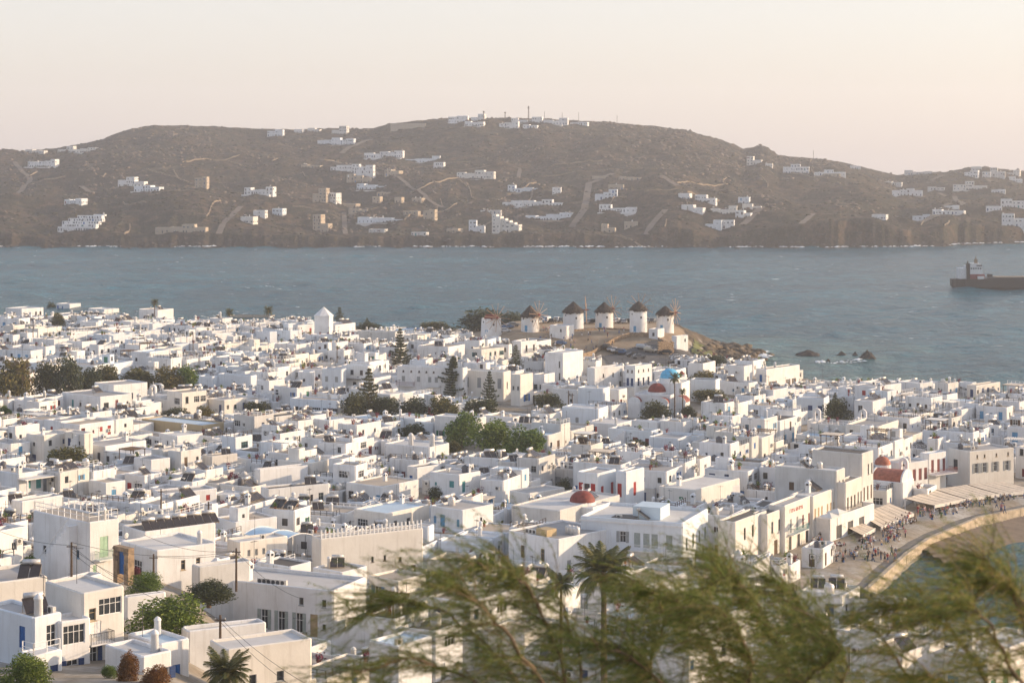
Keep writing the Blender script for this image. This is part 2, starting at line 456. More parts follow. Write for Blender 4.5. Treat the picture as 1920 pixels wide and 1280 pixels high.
wc = mixc(nt, 1.0, wc, ramp(nt, noise_of(nt, pos, 0.11, 5, 0.7, sc=(0.45, 1.5, 1)), [(0.34, 0.55), (0.5, 1.0), (0.68, (1.75, 1.65, 1.6))]), 'MULTIPLY')
cap = noise_of(nt, pos, 0.12, 6, 0.64, sc=(0.75, 1.6, 1))
capm = noise_of(nt, pos, 0.012, 2, 0.5)
capf = ramp(nt, math_n('ADD', cap, math_n('MULTIPLY', capm, 0.16)), [(0.748, 0.0), (0.785, 1.0)])
wc = mixc(nt, capf, wc, (0.75, 0.78, 0.78))
nt.links.new(wc, b.inputs['Base Color'])
nt.links.new(ramp(nt, capf, [(0.0, 0.22), (1.0, 0.9)]), b.inputs['Roughness'])
b.inputs['IOR'].default_value = 1.33
b.inputs['Specular IOR Level'].default_value = 0.11
bp = N(nt, 'ShaderNodeBump', Strength=1.0, Distance=5.0)
h = math_n('ADD', noise_of(nt, pos, 0.16, 5, 0.62, sc=(1.0, 0.8, 1)), math_n('MULTIPLY', noise_of(nt, pos, 0.9, 4, 0.6), 0.28))
nt.links.new(h, bp.inputs['Height']); nt.links.new(bp.outputs[0], b.inputs['Normal'])
MATS['sea'] = m
def wave(X, Y):
    w = 0
    rg = np.random.RandomState(3)
    for k in range(9):
        L = 5.0 * 1.34 ** k; a = 0.0125 * L
        th = R(-20) + rg.normal(0, 0.55)
        ph = rg.rand() * 6.28
        w = w + a * (1 - np.abs(np.sin((X * math.cos(th) + Y * math.sin(th)) * math.pi / L + ph + 2.6 * vnoise(X / (L * 3), Y / (L * 3), k)))) * (0.4 + 1.2 * vnoise(X / 40, Y / 40, k))
    near = sstep(Y, 365, 480)
    return (w - 0.9) * (0.42 + 0.78 * near)
xs = np.concatenate([np.arange(-1500, -430, 20), np.arange(-430, 430, 2.0), np.arange(430, 1501, 20)])
ys = np.concatenate([np.arange(190, 380, 1.8), np.arange(380, 500, 6), np.arange(500, 900, 1.8), np.arange(900, 1640, 3.0)])
keepland = lambda cx, cy: coast_sd(cx, cy) < 3.0
me = grid_mesh('sea', xs, ys, wave, m, keep=keepland)
co = np.empty(len(me.vertices) * 3, np.float32); me.vertices.foreach_get('co', co); co = co.reshape(-1, 3)
sd = coast_sd(co[:, 0], co[:, 1])
sh = np.clip(1 - (-sd) / 75.0 + fbm(co[:, 0] / 30, co[:, 1] / 18, 3, 4) * 0.9, 0, 1) * (co[:, 0] > 20)
sh = np.where(co[:, 1] < 400, 0.3 + fbm(co[:, 0] / 9, co[:, 1] / 6, 3, 6) * 0.6, sh)
sh = np.maximum(sh, 0.35 * sstep(-co[:, 0] / co[:, 1], 0.10, 0.26) * (1 - sstep(co[:, 1], 800, 1000)))
a = me.attributes.new('shallow', 'FLOAT', 'POINT'); a.data.foreach_set('value', sh.astype(np.float32))
tag(link('sea', me), kind='structure')

# ------------------------------------------------------------------ the hill across the bay
SKYL = [(-700, 300), (-200, 300), (0, 290), (40, 287), (75, 280), (100, 278), (150, 270), (190, 262), (215, 252), (245, 243), (290, 236), (345, 236), (420, 237), (500, 241), (560, 243), (620, 240), (700, 241),
        (735, 231), (800, 225), (850, 222), (1000, 223), (1090, 227), (1130, 229), (1180, 233), (1250, 240), (1280, 242), (1310, 250), (1345, 258), (1375, 269), (1395, 278), (1410, 276), (1425, 271),
        (1440, 276), (1460, 291), (1500, 294), (1560, 300), (1620, 313), (1680, 327), (1720, 323), (1770, 323), (1800, 319), (1850, 316), (1920, 321), (2200, 330), (2700, 345)]
SHORE = [(-700, 463), (1500, 464), (1700, 463.5), (1770, 462), (1800, 458), (1920, 455), (2700, 450)]
RIDGE_D = 2350.0
def hill_depths(px):
    ysh = np.interp(px, [p[0] for p in SHORE], [p[1] for p in SHORE])
    yr = np.interp(px, [p[0] for p in SKYL], [p[1] for p in SKYL])
    return F * CH / (ysh - HY) + 10 * fbm(px / 25.0, px * 0, 3, 3) * 2, yr
def hill_z(X, Y):
    px = HX + F * X / Y
    d0, yr = hill_depths(px)
    t = (Y - d0) / (RIDGE_D - d0)
    zr = CH + (HY - yr) / F * RIDGE_D
    tt = np.clip(t, 0, 1)
    cl = 5 + 9 * vnoise(px / 90.0, px * 0 + 2, 8) + 9 * np.exp(-((px - 1600) / 160) ** 2)
    prof = tt * 0.55 + 0.45 * tt ** 2 * (3 - 2 * tt) + 0.07 * np.sin(tt * 9 + px / 170.0) * (1 - tt) * tt * 2
    z = cl * sstep(t, 0.0, 0.025) + (zr - cl) * np.clip(prof, 0, 1)
    amp = sstep(t, 0.01, 0.12) * (1 - 0.93 * sstep(t, 0.86, 0.985))
    z = z + amp * (fbm(X / 140, Y / 240, 3, 11) * 36 + fbm(X / 34, Y / 60, 4, 12) * 13)
    z = z + sstep(t, 0.0, 0.03) * fbm(X / 7, Y / 12, 3, 13, 0.65) * (2.2 + 2.8 * sstep(px, 1150, 1250) * (1 - sstep(px, 1460, 1500)) * sstep(t, .5, .9))
    z = np.where(t > 1, z - (t - 1) * 90, z)
    return np.where(t < 0, np.maximum(-5, (Y - d0) * 0.25), z)
us = np.concatenate([np.arange(-700, -10, 8), np.arange(-10, 1932, 2.4), np.arange(1932, 2700, 8)])
ts = np.concatenate([np.linspace(-0.02, 0.05, 26), np.linspace(0.054, 1.0, 230), np.linspace(1.02, 1.5, 8)])
U, T = np.meshgrid(us, ts)
d0, _yr = hill_depths(U)
YY = d0 + T * (RIDGE_D - d0); XX = (U - HX) / F * YY
ZZ = hill_z(XX, YY)
V = np.stack([XX.ravel(), YY.ravel(), ZZ.ravel()], 1)
i = np.arange(U.size).reshape(U.shape)
Fq = np.stack([i[:-1, :-1].ravel(), i[:-1, 1:].ravel(), i[1:, 1:].ravel(), i[1:, :-1].ravel()], 1)
m, nt, b = new_mat('hill_scrub')
pos = nt.nodes.new('ShaderNodeNewGeometry').outputs['Position']
n1 = noise_of(nt, pos, 0.013, 6, 0.68); n2 = noise_of(nt, pos, 0.11, 5, 0.7); n3 = noise_of(nt, pos, 0.5, 4, 0.7)
c = ramp(nt, n1, [(0.28, (0.018, 0.022, 0.017)), (0.43, (0.044, 0.040, 0.032)), (0.50, (0.125, 0.086, 0.060)), (0.58, (0.033, 0.038, 0.027)), (0.70, (0.17, 0.132, 0.09))])
c = mixc(nt, ramp(nt, n2, [(0.40, 0.0), (0.60, 0.95)]), c, (0.030, 0.030, 0.020))
c = mixc(nt, ramp(nt, n3, [(0.55, 0.0), (0.70, 0.85)]), c, (0.19, 0.142, 0.10))
sep = nt.nodes.new('ShaderNodeSeparateXYZ'); nt.links.new(pos, sep.inputs[0])
mr = nt.nodes.new('ShaderNodeMapRange'); mr.inputs[1].default_value = 0.3; mr.inputs[2].default_value = 7.0
nt.links.new(sep.outputs[2], mr.inputs[0])
c = mixc(nt, mr.outputs[0], (0.045, 0.037, 0.030), c)
nt.links.new(c, b.inputs['Base Color']); b.inputs['Roughness'].default_value = 1.0; b.inputs['Specular IOR Level'].default_value = 0.1
bp = N(nt, 'ShaderNodeBump', Strength=1.0, Distance=2.5)
nt.links.new(noise_of(nt, pos, 0.22, 5, 0.75), bp.inputs['Height']); nt.links.new(bp.outputs[0], b.inputs['Normal'])
tag(link('hill', np_mesh('hill', V, Fq, m, smooth=True)), kind='structure')
def hz(x, y): return float(hill_z(np.array([float(x)]), np.array([float(y)]))[0])
def hill_at(px, py):
    dd = np.arange(1490, RIDGE_D + 60, 3.0)
    zz = hill_z((px - HX) / F * dd, dd); ray = CH - (py - HY) / F * dd
    k = np.argmax((zz >= ray) & (dd > 1500))
    if not (zz >= ray)[k]: k = len(dd) - 22
    return Vector(((px - HX) / F * dd[k], dd[k], float(zz[k])))
def strip(name, pts, w, mat, dz, zf, kind='structure', sub=14):
    P = [Vector((p.x, p.y)) for p in pts]; Q = []
    for k, (a_, b_) in enumerate(zip(P, P[1:])):
        n = max(2, int((b_ - a_).length / sub))
        Q += [a_.lerp(b_, i / n) for i in range(n)]
    Q.append(P[-1]); mb = MB(); rows = []
    for k, q in enumerate(Q):
        t = (Q[min(k + 1, len(Q) - 1)] - Q[max(k - 1, 0)]).normalized(); nn = Vector((-t.y, t.x)) * w / 2
        zc = max(zf(q.x + s * nn.x, q.y + s * nn.y) for s in (-1, -.5, 0, .5, 1)) + dz
        rows.append([(q.x - nn.x, q.y - nn.y, zc), (q.x + nn.x, q.y + nn.y, zc)])
    for r0, r1 in zip(rows, rows[1:]): mb.quad(r0[0], r0[1], r1[1], r1[0])
    return tag(mb.build(name, mat), kind=kind)
dirt('track_dirt', (0.10, 0.08, 0.062), (0.145, 0.115, 0.088), (0.19, 0.15, 0.115), 0.1)
for pl, w in (([(0, 368), (45, 352), (57, 338), (40, 322), (28, 305)], 5), ([(640, 290), (700, 262), (745, 261), (790, 256), (828, 244)], 6), ([(1212, 446), (1224, 422), (1248, 394)], 5),
              ([(410, 442), (418, 422), (436, 405), (452, 388)], 5), ([(648, 440), (645, 402)], 4), ([(1072, 428), (1096, 394), (1100, 372), (1104, 345), (1150, 326)], 6),
              ([(1392, 424), (1422, 397), (1452, 389)], 6), ([(1503, 422), (1524, 404), (1562, 402)], 5), ([(1690, 414), (1755, 402), (1806, 384), (1790, 370), (1760, 364)], 5),
              ([(152, 352), (166, 361), (188, 364)], 5), ([(600, 300), (700, 322), (762, 345), (802, 376), (832, 392)], 4), ([(1240, 330), (1300, 355), (1380, 365)], 5),
              ([(1740, 345), (1790, 330), (1850, 338), (1920, 350)], 5), ([(860, 322), (920, 312), (975, 318), (968, 335)], 4)):
    strip('track', [hill_at(*p) for p in pl], w, MATS['track_dirt'], 0.5, hz)
# dry-stone walls across the slope
mb = MB()
for k in range(70):
    px = RND.uniform(0, 1920); yr = np.interp(px, [p[0] for p in SKYL], [p[1] for p in SKYL])
    p0 = hill_at(px, RND.uniform(max(yr + 14, 285), 452)); L = RND.uniform(25, 110); a0 = RND.choice([RND.uniform(-0.3, 0.3), RND.uniform(1.0, 2.0)])
    q = Vector((p0.x, p0.y)); prev = None
    for s in range(int(L / 5)):
        a0 += RND.uniform(-0.12, 0.12); q = q + Vector((math.cos(a0), math.sin(a0))) * 5
        z = hz(q.x, q.y)
        if prev is not None:
            t = (q - prev[0]).normalized(); n = Vector((-t.y, t.x)) * 0.35; h = RND.uniform(0.9, 1.5)
            pr = prev[0]
            mb.add([(pr.x - n.x, pr.y - n.y, prev[1] - .5), (q.x - n.x, q.y - n.y, z - .5), (q.x + n.x, q.y + n.y, z - .5), (pr.x + n.x, pr.y + n.y, prev[1] - .5),
                    (pr.x - n.x, pr.y - n.y, prev[1] + h), (q.x - n.x, q.y - n.y, z + h), (q.x + n.x, q.y + n.y, z + h), (pr.x + n.x, pr.y + n.y, prev[1] + h)],
                   [(4, 5, 6, 7), (0, 1, 5, 4), (2, 3, 7, 6)])
        prev = (q, z)
tag(mb.build('field_walls', MATS['stone']), 'low dry-stone walls crossing the brown hillside', 'stone walls', kind='stuff')
# boulders and scrub on the far slope: nobody could count them
def blobs(name, n, sampler, size, mat, flat=0.7, seed=1):
    rg = np.random.RandomState(seed)
    base = np.array([(0, 0, 1), (1, 0, 0), (0, 1, 0), (-1, 0, 0), (0, -1, 0), (.6, .6, .6), (-.6, .6, .6), (-.6, -.6, .6), (.6, -.6, .6)])
    fc = np.array([(0, 8, 5), (0, 5, 6), (0, 6, 7), (0, 7, 8), (1, 5, 8), (2, 6, 5), (3, 7, 6), (4, 8, 7), (1, 2, 5), (2, 3, 6), (3, 4, 7), (4, 1, 8)])
    P, S = sampler(n, rg); n = len(P)
    sz = (size[0] + (size[1] - size[0]) * rg.rand(n) ** 3) * S
    V = base[None] * (0.65 + 0.7 * rg.rand(n, 9, 1)) * sz[:, None, None] * np.array([1, 1, flat])
    a = rg.rand(n) * 6.28; ca, sa = np.cos(a)[:, None], np.sin(a)[:, None]
    V = np.stack([V[..., 0] * ca - V[..., 1] * sa, V[..., 0] * sa + V[..., 1] * ca, V[..., 2]], -1) + P[:, None, :] - np.array([0, 0, 0.15])
    Fx = (fc[None] + (np.arange(n) * 9)[:, None, None]).reshape(-1, 3)
    return link(name, np_mesh(name, V.reshape(-1, 3), Fx, mat))
def hill_sampler(lo, hi, mask=None):
    def f(n, rg):
        px = rg.rand(n) * 1980 - 30; t = lo + (hi - lo) * rg.rand(n)
        if mask is not None:
            k = rg.rand(n) < mask(px, t); px = px[k]; t = t[k]
        d0, _ = hill_depths(px); y = d0 + t * (RIDGE_D - d0); x = (px - HX) / F * y
        return np.stack([x, y, hill_z(x, y)], 1), np.ones(len(x))
    return f
dirt('boulder', (0.08, 0.064, 0.05), (0.13, 0.10, 0.078), (0.20, 0.155, 0.115), 0.3)
dirt('scrub', (0.022, 0.024, 0.014), (0.045, 0.042, 0.024), (0.075, 0.062, 0.035), 0.3)
def crag(px, t):
    g = vnoise(px / 60, t * 9, 21)
    return np.clip(0.10 + 1.2 * (g - 0.45) + 0.75 * np.exp(-((px - 1290) / 150) ** 2) * (t > .45) + 0.5 * np.exp(-((px - 330) / 120) ** 2) * (t > .55), 0, 1)
tag(blobs('hillside_boulders', 16000, hill_sampler(0.1, 0.985, crag), (0.6, 3.0), MATS['boulder'], 0.8, 2), 'scattered granite boulders on the hill across the bay', 'boulders', kind='stuff')
tag(blobs('hillside_scrub', 26000, hill_sampler(0.03, 0.99, lambda p, t: vnoise(p / 45, t * 12, 5)), (0.6, 3.0), MATS['scrub'], 0.6, 3), 'low dark scrub dotting the hill across the bay', 'scrub', kind='stuff')
def shore_sampler(n, rg):
    px = rg.rand(n) * 1980 - 30; d0, _ = hill_depths(px); y = d0 + rg.normal(6, 7, n); x = (px - HX) / F * y
    return np.stack([x, y, np.maximum(hill_z(x, y), -0.3)], 1), np.ones(n)
tag(blobs('shore_rocks', 1500, shore_sampler, (0.5, 2.4), MATS['stone_dark'], 0.6, 4), 'dark rocks along the foot of the far hill', 'rocks', kind='stuff')
def head_sampler(n, rg):
    x = rg.uniform(54, 96, n); y = rg.uniform(612, 700, n); k = np.abs(coast_sd(x, y) - 5) < 8; x, y = x[k], y[k]
    return np.stack([x, y, np.maximum(G(x, y), -0.2)], 1), np.ones(len(x))
tag(blobs('headland_rocks', 2200, head_sampler, (0.3, 2.0), MATS['headland_rock'], 0.7, 5), 'broken brown rocks along the headland right of the windmills', 'rocks', kind='stuff')
# surf: broken foam where the waves meet rock
def foam(name, pts, w, n, size, seed, label):
    rg = np.random.RandomState(seed); mb = MB()
    seg = list(zip(pts, pts[1:]))
    L = [(Vector(b_) - Vector(a_)).length for a_, b_ in seg]; tot = sum(L)
    for _ in range(n):
        r = rg.rand() * tot; k = 0
        while r > L[k] and k < len(L) - 1: r -= L[k]; k += 1
        q = Vector(seg[k][0]).lerp(Vector(seg[k][1]), r / L[k])
        if vnoise(q.x / 22, q.y / 22, seed) < 0.42: continue
        cx, cy = q.x + rg.normal(0, 1.2), q.y + rg.normal(0, w); s = size * (0.3 + rg.rand() ** 2); z = 0.45 + rg.rand() * 0.4
        pts2 = [(cx + s * 1.7 * (0.5 + rg.rand() * .7) * math.cos(t), cy + s * (0.5 + rg.rand() * .6) * math.sin(t), z) for t in np.arange(0, 6.28, 0.8)]
        mb.add([(cx, cy, z + 0.55 * s)] + pts2, [(0, i + 1, (i + 1) % len(pts2) + 1) for i in range(len(pts2))])
    return tag(mb.build(name, MATS['foam_white']), label, 'foam', kind='stuff')
pxs = np.arange(-20, 1950, 12.0); dsh, _ = hill_depths(pxs)
foam('surf', [((p - HX) / F * (d - 2), d - 2) for p, d in zip(pxs, dsh)], 2.2, 800, 1.1, 3, 'white surf along the foot of the far hill')
foam('surf', [tuple(at(p, q).xy) for p, q in ((1440, 668), (1500, 664), (1580, 664), (1660, 672))], 3.0, 110, .8, 7, 'white surf round the skerries off the headland')
foam('surf', [tuple(at(p, q).xy) for p, q in ((1530, 682), (1560, 684), (1610, 680), (1640, 676))], 2.0, 60, .6, 9, 'broken foam between the skerries and the houses')
foam('surf', [(80, 645), (87, 664), (78, 679), (68, 695)], 1.6, 120, 0.9, 11, 'foam at the foot of the headland')
# skerries
def skerry(px, py, w, h, label, seed):
    p = at(px, py, 0); rg = random.Random(seed); mb = MB(); n = 14; rows = 5; vs = []
    for j in range(rows):
        for k in range(n):
            a = 6.283 * k / n; r = (w / 2) * (1 - (j / (rows - 1)) ** 1.4 * 0.93) * rg.uniform(0.75, 1.2)
            vs.append((r * math.cos(a), r * 0.8 * math.sin(a), -0.8 + (h + 0.8) * (j / (rows - 1)) * rg.uniform(0.8, 1.15)))
    fs = [(j * n + k, j * n + (k + 1) % n, (j + 1) * n + (k + 1) % n, (j + 1) * n + k) for j in range(rows - 1) for k in range(n)] + [tuple((rows - 1) * n + k for k in range(n))]
    mb.add(vs, fs)
    tag(mb.build('sea_rock', MATS['stone_dark'], loc=p), label, 'rock', 'rocks standing in the sea')
skerry(1626, 674, 7.5, 2.9, 'peaked dark rock standing alone in the sea off the waterside houses', 1)
skerry(1516, 664, 10, 1.4, 'long low dark skerry off the headland tip', 2)
skerry(1578, 665, 4, 1.2, 'small dark skerry between the long one and the peaked rock', 3)
skerry(1603, 666, 2.6, 1.1, 'tiny dark rock just left of the peaked sea rock', 4)
skerry(1553, 680, 3.2, 1.1, 'small low dark rock nearest the waterside houses', 5)
# ------------------------------------------------------------------ people (their shared meshes; placed later)
def person_mesh(pose, seed):
    rg = random.Random(seed); st = {'stand': (.06, -.06), 'walk': (.24, -.24), 'sit': (.0, .0)}[pose]
    J = {}; E = []; Rr = {}
    def j(n, co, r, par=None):
        J[n] = len(J); Rr[n] = (co, r)
        if par: E.append((J[par], J[n]))
    zh = .92 if pose != 'sit' else .50
    j('hip', (0, 0, zh), (.15, .11)); j('waist', (0, 0, zh + .16), (.13, .095), 'hip'); j('chest', (0, .01, zh + .40), (.165, .11), 'waist'); j('neck', (0, 0, zh + .56), (.06, .06), 'chest')
    j('head', (0, -.02, zh + .68), (.085, .10), 'neck'); j('crown', (0, -.01, zh + .79), (.07, .08), 'head')
    for s, sg_ in (('l', -1), ('r', 1)):
        f = st[0] if s == 'l' else st[1]
        if pose == 'sit':
            j(s + 'kn', (sg_ * .11, -.44, zh), (.075, .075), 'hip'); j(s + 'an', (sg_ * .11, -.42, .08), (.05, .05), s + 'kn'); j(s + 'to', (sg_ * .12, -.56, .04), (.045, .035), s + 'an')
        else:
            j(s + 'kn', (sg_ * .10, -f * .6 - .02, .49), (.072, .075), 'hip'); j(s + 'an', (sg_ * .10, -f + .06, .08), (.045, .05), s + 'kn'); j(s + 'to', (sg_ * .11, -f - .10, .04), (.045, .035), s + 'an')
        j(s + 'sh', (sg_ * .19, .01, zh + .48), (.065, .065), 'chest'); j(s + 'el', (sg_ * .26, (.0 if pose == 'stand' else f * .5) - (.1 if pose == 'sit' else 0), zh + .20), (.045, .045), s + 'sh')
        j(s + 'ha', (sg_ * .25, (-.06 if pose == 'stand' else f * .8 - .1) - (.2 if pose == 'sit' else 0), zh - (.03 if pose != 'sit' else -.16)), (.035, .04), s + 'el')
    me = bpy.data.meshes.new('p'); me.from_pydata([Rr[n][0] for n in J], E, []); o = bpy.data.objects.new('p', me); COL.objects.link(o)
    m_ = o.modifiers.new('s', 'SKIN'); sv = me.skin_vertices[0].data
    for n, i in J.items(): sv[i].radius = Rr[n][1]
    sv[0].use_root = True
    s2 = o.modifiers.new('u', 'SUBSURF'); s2.levels = 1; s2.render_levels = 1
    dg = bpy.context.evaluated_depsgraph_get(); res = bpy.data.meshes.new_from_object(o.evaluated_get(dg)); bpy.data.objects.remove(o)
    res.name = 'person'
    for mm in ('skin', 'hair', 'white_paint', 'navy'): res.materials.append(MATS[mm])
    long = rg.random() < .5; mi = []
    for p in res.polygons:
        c = p.center; x, y, z = c
        arm = abs(x) > .205
        if z > zh + .60: mi.append(1 if (z > zh + .74 or y > .02) else 0)
        elif z > zh + .53: mi.append(0)
        elif arm: mi.append(2 if z > zh + .30 else 0)
        elif z > zh + .02: mi.append(2)
        elif pose == 'sit': mi.append(3 if z > .3 or long else 0)
        else: mi.append(3 if z > (.12 if long else .5) else 0)
    res.polygons.foreach_set('material_index', mi); res.polygons.foreach_set('use_smooth', [True] * len(mi))
    return res
PM = [person_mesh(p, i) for i, p in enumerate(('stand', 'walk', 'stand', 'walk', 'walk'))]; PS = [person_mesh('sit', 11), person_mesh('sit', 12)]

# ------------------------------------------------------------------ windows, doors
def opening(kind, colr, w, h, split):
    key = (kind, colr, round(w, 2), round(h, 2), split)
    if key in OPC: return OPC[key]
    fr = MB(); pane = None; sh = []
    fc = MATS['white_paint'] if kind in ('shut_open', 'glass') and colr not in ('teal',) else MATS[colr]
    t = 0.07
    x0, x1 = -w / 2, w / 2
    if kind in ('win', 'shut_open', 'glass'):
        for a in ((x0, x0 + t, 0, h), (x1 - t, x1, 0, h), (x0 + t, x1 - t, 0, t), (x0 + t, x1 - t, h - t, h)):
            fr.box(a[0], a[1], 0.09, 0.16, a[2], a[3])
        n = max(1, round(w / 0.6)) - 1 if kind == 'glass' else (1 if w > 0.7 else 0)
        for k in range(n):
            cx = x0 + w * (k + 1) / (n + 1); fr.box(cx - 0.025, cx + 0.025, 0.10, 0.155, t, h - t)
        if h > 1.0: fr.box(x0 + t, x1 - t, 0.102, 0.153, h * 0.62, h * 0.62 + 0.045)
        if kind != 'glass' and h < 1.9: fr.box(x0 - 0.08, x1 + 0.08, -0.07, 0.12, -0.09, -0.004)
        pane = MB(); pane.box(x0 + 0.01, x1 - 0.01, 0.145, 0.18, 0.01, h - 0.01)
    if kind == 'shut_open':
        for s in (-1, 1):
            q = MB(); cx = s * (w / 2 + w * 0.26)
            q.box(cx - w * 0.24, cx + w * 0.24, -0.06, -0.012, 0.0, h)
            for k in range(int(h / 0.22)): q.box(cx - w * 0.19, cx + w * 0.19, -0.08, -0.05, 0.08 + k * 0.22, 0.2 + k * 0.22)
            sh.append(q)
    if kind == 'shut':
        fr.box(x0 + 0.005, x1 - 0.005, 0.15, 0.18, 0.005, h - 0.005)
        for s in (-1, 1):
            q = MB(); a, b_ = sorted((s * 0.012, s * (w / 2 - 0.01)))
            q.box(a, b_, 0.06, 0.10, 0.01, h - 0.01)
            for k in range(int(h / 0.22)): q.box(a + 0.05, b_ - 0.05, 0.04, 0.07, 0.08 + k * 0.22, 0.2 + k * 0.22)
            sh.append(q)
    if kind == 'door':
        fr.box(x0 + 0.005, x1 - 0.005, 0.12, 0.17, 0.0, h - 0.005)
        for s in (-1, 1):
            for z0, z1 in ((0.15, h * 0.45), (h * 0.52, h - 0.15)):
                a, b_ = sorted((s * 0.05, s * (w / 2 - 0.09)))
                fr.box(a, b_, 0.09, 0.13, z0, z1)
        fr.box(x0, x0 + 0.06, 0.06, 0.15, 0, h); fr.box(x1 - 0.06, x1, 0.06, 0.15, 0, h)
    if kind == 'dark':
        fr.box(x0, x1, 0.16, 0.19, 0, h)
    nm = {'door': 'door', 'dark': 'window'}.get(kind, 'window')
    if split:
        res = (nm, fr.mesh(nm, fc), pane.mesh('pane', MATS['pane']) if pane else None, [q.mesh('shutter', MATS[colr]) for q in sh])
    else:
        al = MB(); al.add(fr.v, fr.f, 0)
        if pane: al.add(pane.v, pane.f, 1)
        for q in sh: al.add(q.v, q.f, 2)
        res = (nm, al.mesh(nm, [MATS['pane'] if kind == 'dark' else fc, MATS['pane'], MATS[colr]]), None, [])
    OPC[key] = res
    return res
OPC = {}

# ------------------------------------------------------------------ one block of a house: walls with real openings, parapet, sunk roof
def block_mesh(x0, x1, y0, y1, z0, z1, holes, par, t=0.28, c=0.12, rc=0.20):
    mb = MB()
    jr = random.Random(int((x0 * 7.3 + y1 * 3.1 + z1 * 11) * 1000)); jz = [jr.uniform(-.07, .05) for _ in range(8)]
    def ring(i, z):
        k = max(rc - i * 0.4, 0.04)
        a, b_, p, q = x0 + i, x1 - i, y0 + i, y1 - i
        return [(a + k, p, z), (b_ - k, p, z), (b_, p + k, z), (b_, q - k, z), (b_ - k, q, z), (a + k, q, z), (a, q - k, z), (a, p + k, z)]
    zt = z1 - c
    def face(P, u0, u1, hs):
        us = sorted({u0, u1, *[h[0] for h in hs], *[h[1] for h in hs]}); vs = sorted({z0, zt, *[h[2] for h in hs], *[h[3] for h in hs]})
        if not hs: us, vs = [u0, u1], [z0, zt]
        for a, b_ in zip(us, us[1:]):
            for p, q in zip(vs, vs[1:]):
                cu, cv = (a + b_) / 2, (p + q) / 2
                if any(h[0] < cu < h[1] and h[2] < cv < h[3] for h in hs): continue
                mb.quad(P(a, p, 0), P(b_, p, 0), P(b_, q, 0), P(a, q, 0))
        for a, b_, p, q in hs:
            D = 0.2
            mb.quad(P(a, p, 0), P(a, q, 0), P(a, q, D), P(a, p, D)); mb.quad(P(b_, p, 0), P(b_, p, D), P(b_, q, D), P(b_, q, 0))
            mb.quad(P(a, q, 0), P(b_, q, 0), P(b_, q, D), P(a, q, D)); mb.quad(P(a, p, 0), P(a, p, D), P(b_, p, D), P(b_, p, 0))
    face(lambda u, v, d: (u, y0 + d, v), x0 + rc, x1 - rc, holes.get('F', []))
    face(lambda u, v, d: (x1 - d, u, v), y0 + rc, y1 - rc, holes.get('R', []))
    face(lambda u, v, d: (x1 + x0 - u, y1 - d, v), x0 + rc, x1 - rc, [])
    face(lambda u, v, d: (x0 + d, y1 + y0 - u, v), y0 + rc, y1 - rc, [])
    lo, hi = ring(0, z0), ring(0, zt)
    for k in (1, 3, 5, 7):
        k2 = (k + 1) % 8; mb.quad(lo[k], lo[k2], hi[k2], hi[k])
    rings = [hi, ring(c, z1), ring(t - c * 0.6, z1), ring(t, z1 - c * 0.6), ring(t, z1 - par - 0.05)]
    for q in (1, 2, 3):      # hand-laid parapets are never quite level
        rings[q] = [(p[0], p[1], p[2] + jz[k] * (1 if q < 3 else .6)) for k, p in enumerate(rings[q])]
    for A, B in zip(rings, rings[1:]):
        for k in range(8):
            k2 = (k + 1) % 8; mb.quad(A[k], A[k2], B[k2], B[k])
    return mb, ring(t - 0.02, z1 - par)

WALLS = ['white'] * 12 + ['cream'] * 2 + ['grey_white'] * 2 + ['blue_white'] * 2
ROOFS = ['roof_white'] * 5 + ['roof_grey'] * 5 + ['roof_tan'] * 5 + ['roof_dark'] * 2 + ['roof_blue']
PAINT = ['blue'] * 6 + ['light_blue'] * 3 + ['brown'] * 4 + ['grey'] * 3 + ['white_paint'] * 2 + ['navy'] * 3 + ['green', 'teal', 'red', 'maroon', 'charcoal', 'charcoal', 'charcoal']
CNAME = {'light_blue': 'pale blue', 'white_paint': 'white', 'pale_green': 'pale green', 'charcoal': 'dark', 'navy': 'dark blue', 'sage': 'grey-green'}
HOUSES = []

# ------------------------------------------------------------------ things fixed to roofs (shared meshes)
def _m(f, name, mats, smooth=False):
    mb = MB(); f(mb); return mb.mesh(name, mats, smooth)
def _chim(mb):
    mb.box(-.32, .32, -.32, .32, -.3, 1.0); mb.box(-.38, .38, -.38, .38, 1.0, 1.08)
    for sx in (-1, 1):
        for sy in (-1, 1): mb.box(sx * .3 - .08, sx * .3 + .08, sy * .3 - .08, sy * .3 + .08, 1.08, 1.4)
    mb.add([(-.42, -.42, 1.4), (.42, -.42, 1.4), (.42, .42, 1.4), (-.42, .42, 1.4), (-.12, -.12, 1.75), (.12, -.12, 1.75), (.12, .12, 1.75), (-.12, .12, 1.75)],
           [(0, 3, 2, 1), (4, 5, 6, 7), (0, 1, 5, 4), (1, 2, 6, 5), (2, 3, 7, 6), (3, 0, 4, 7)])
    mb.box(-.2, .2, -.2, .2, 1.08, 1.39, 1)
def _chim2(mb):
    mb.lathe([(.34, -.3), (.30, 1.3), (.34, 1.34), (.34, 1.42), (.22, 1.6), (.03, 1.72)], 10)
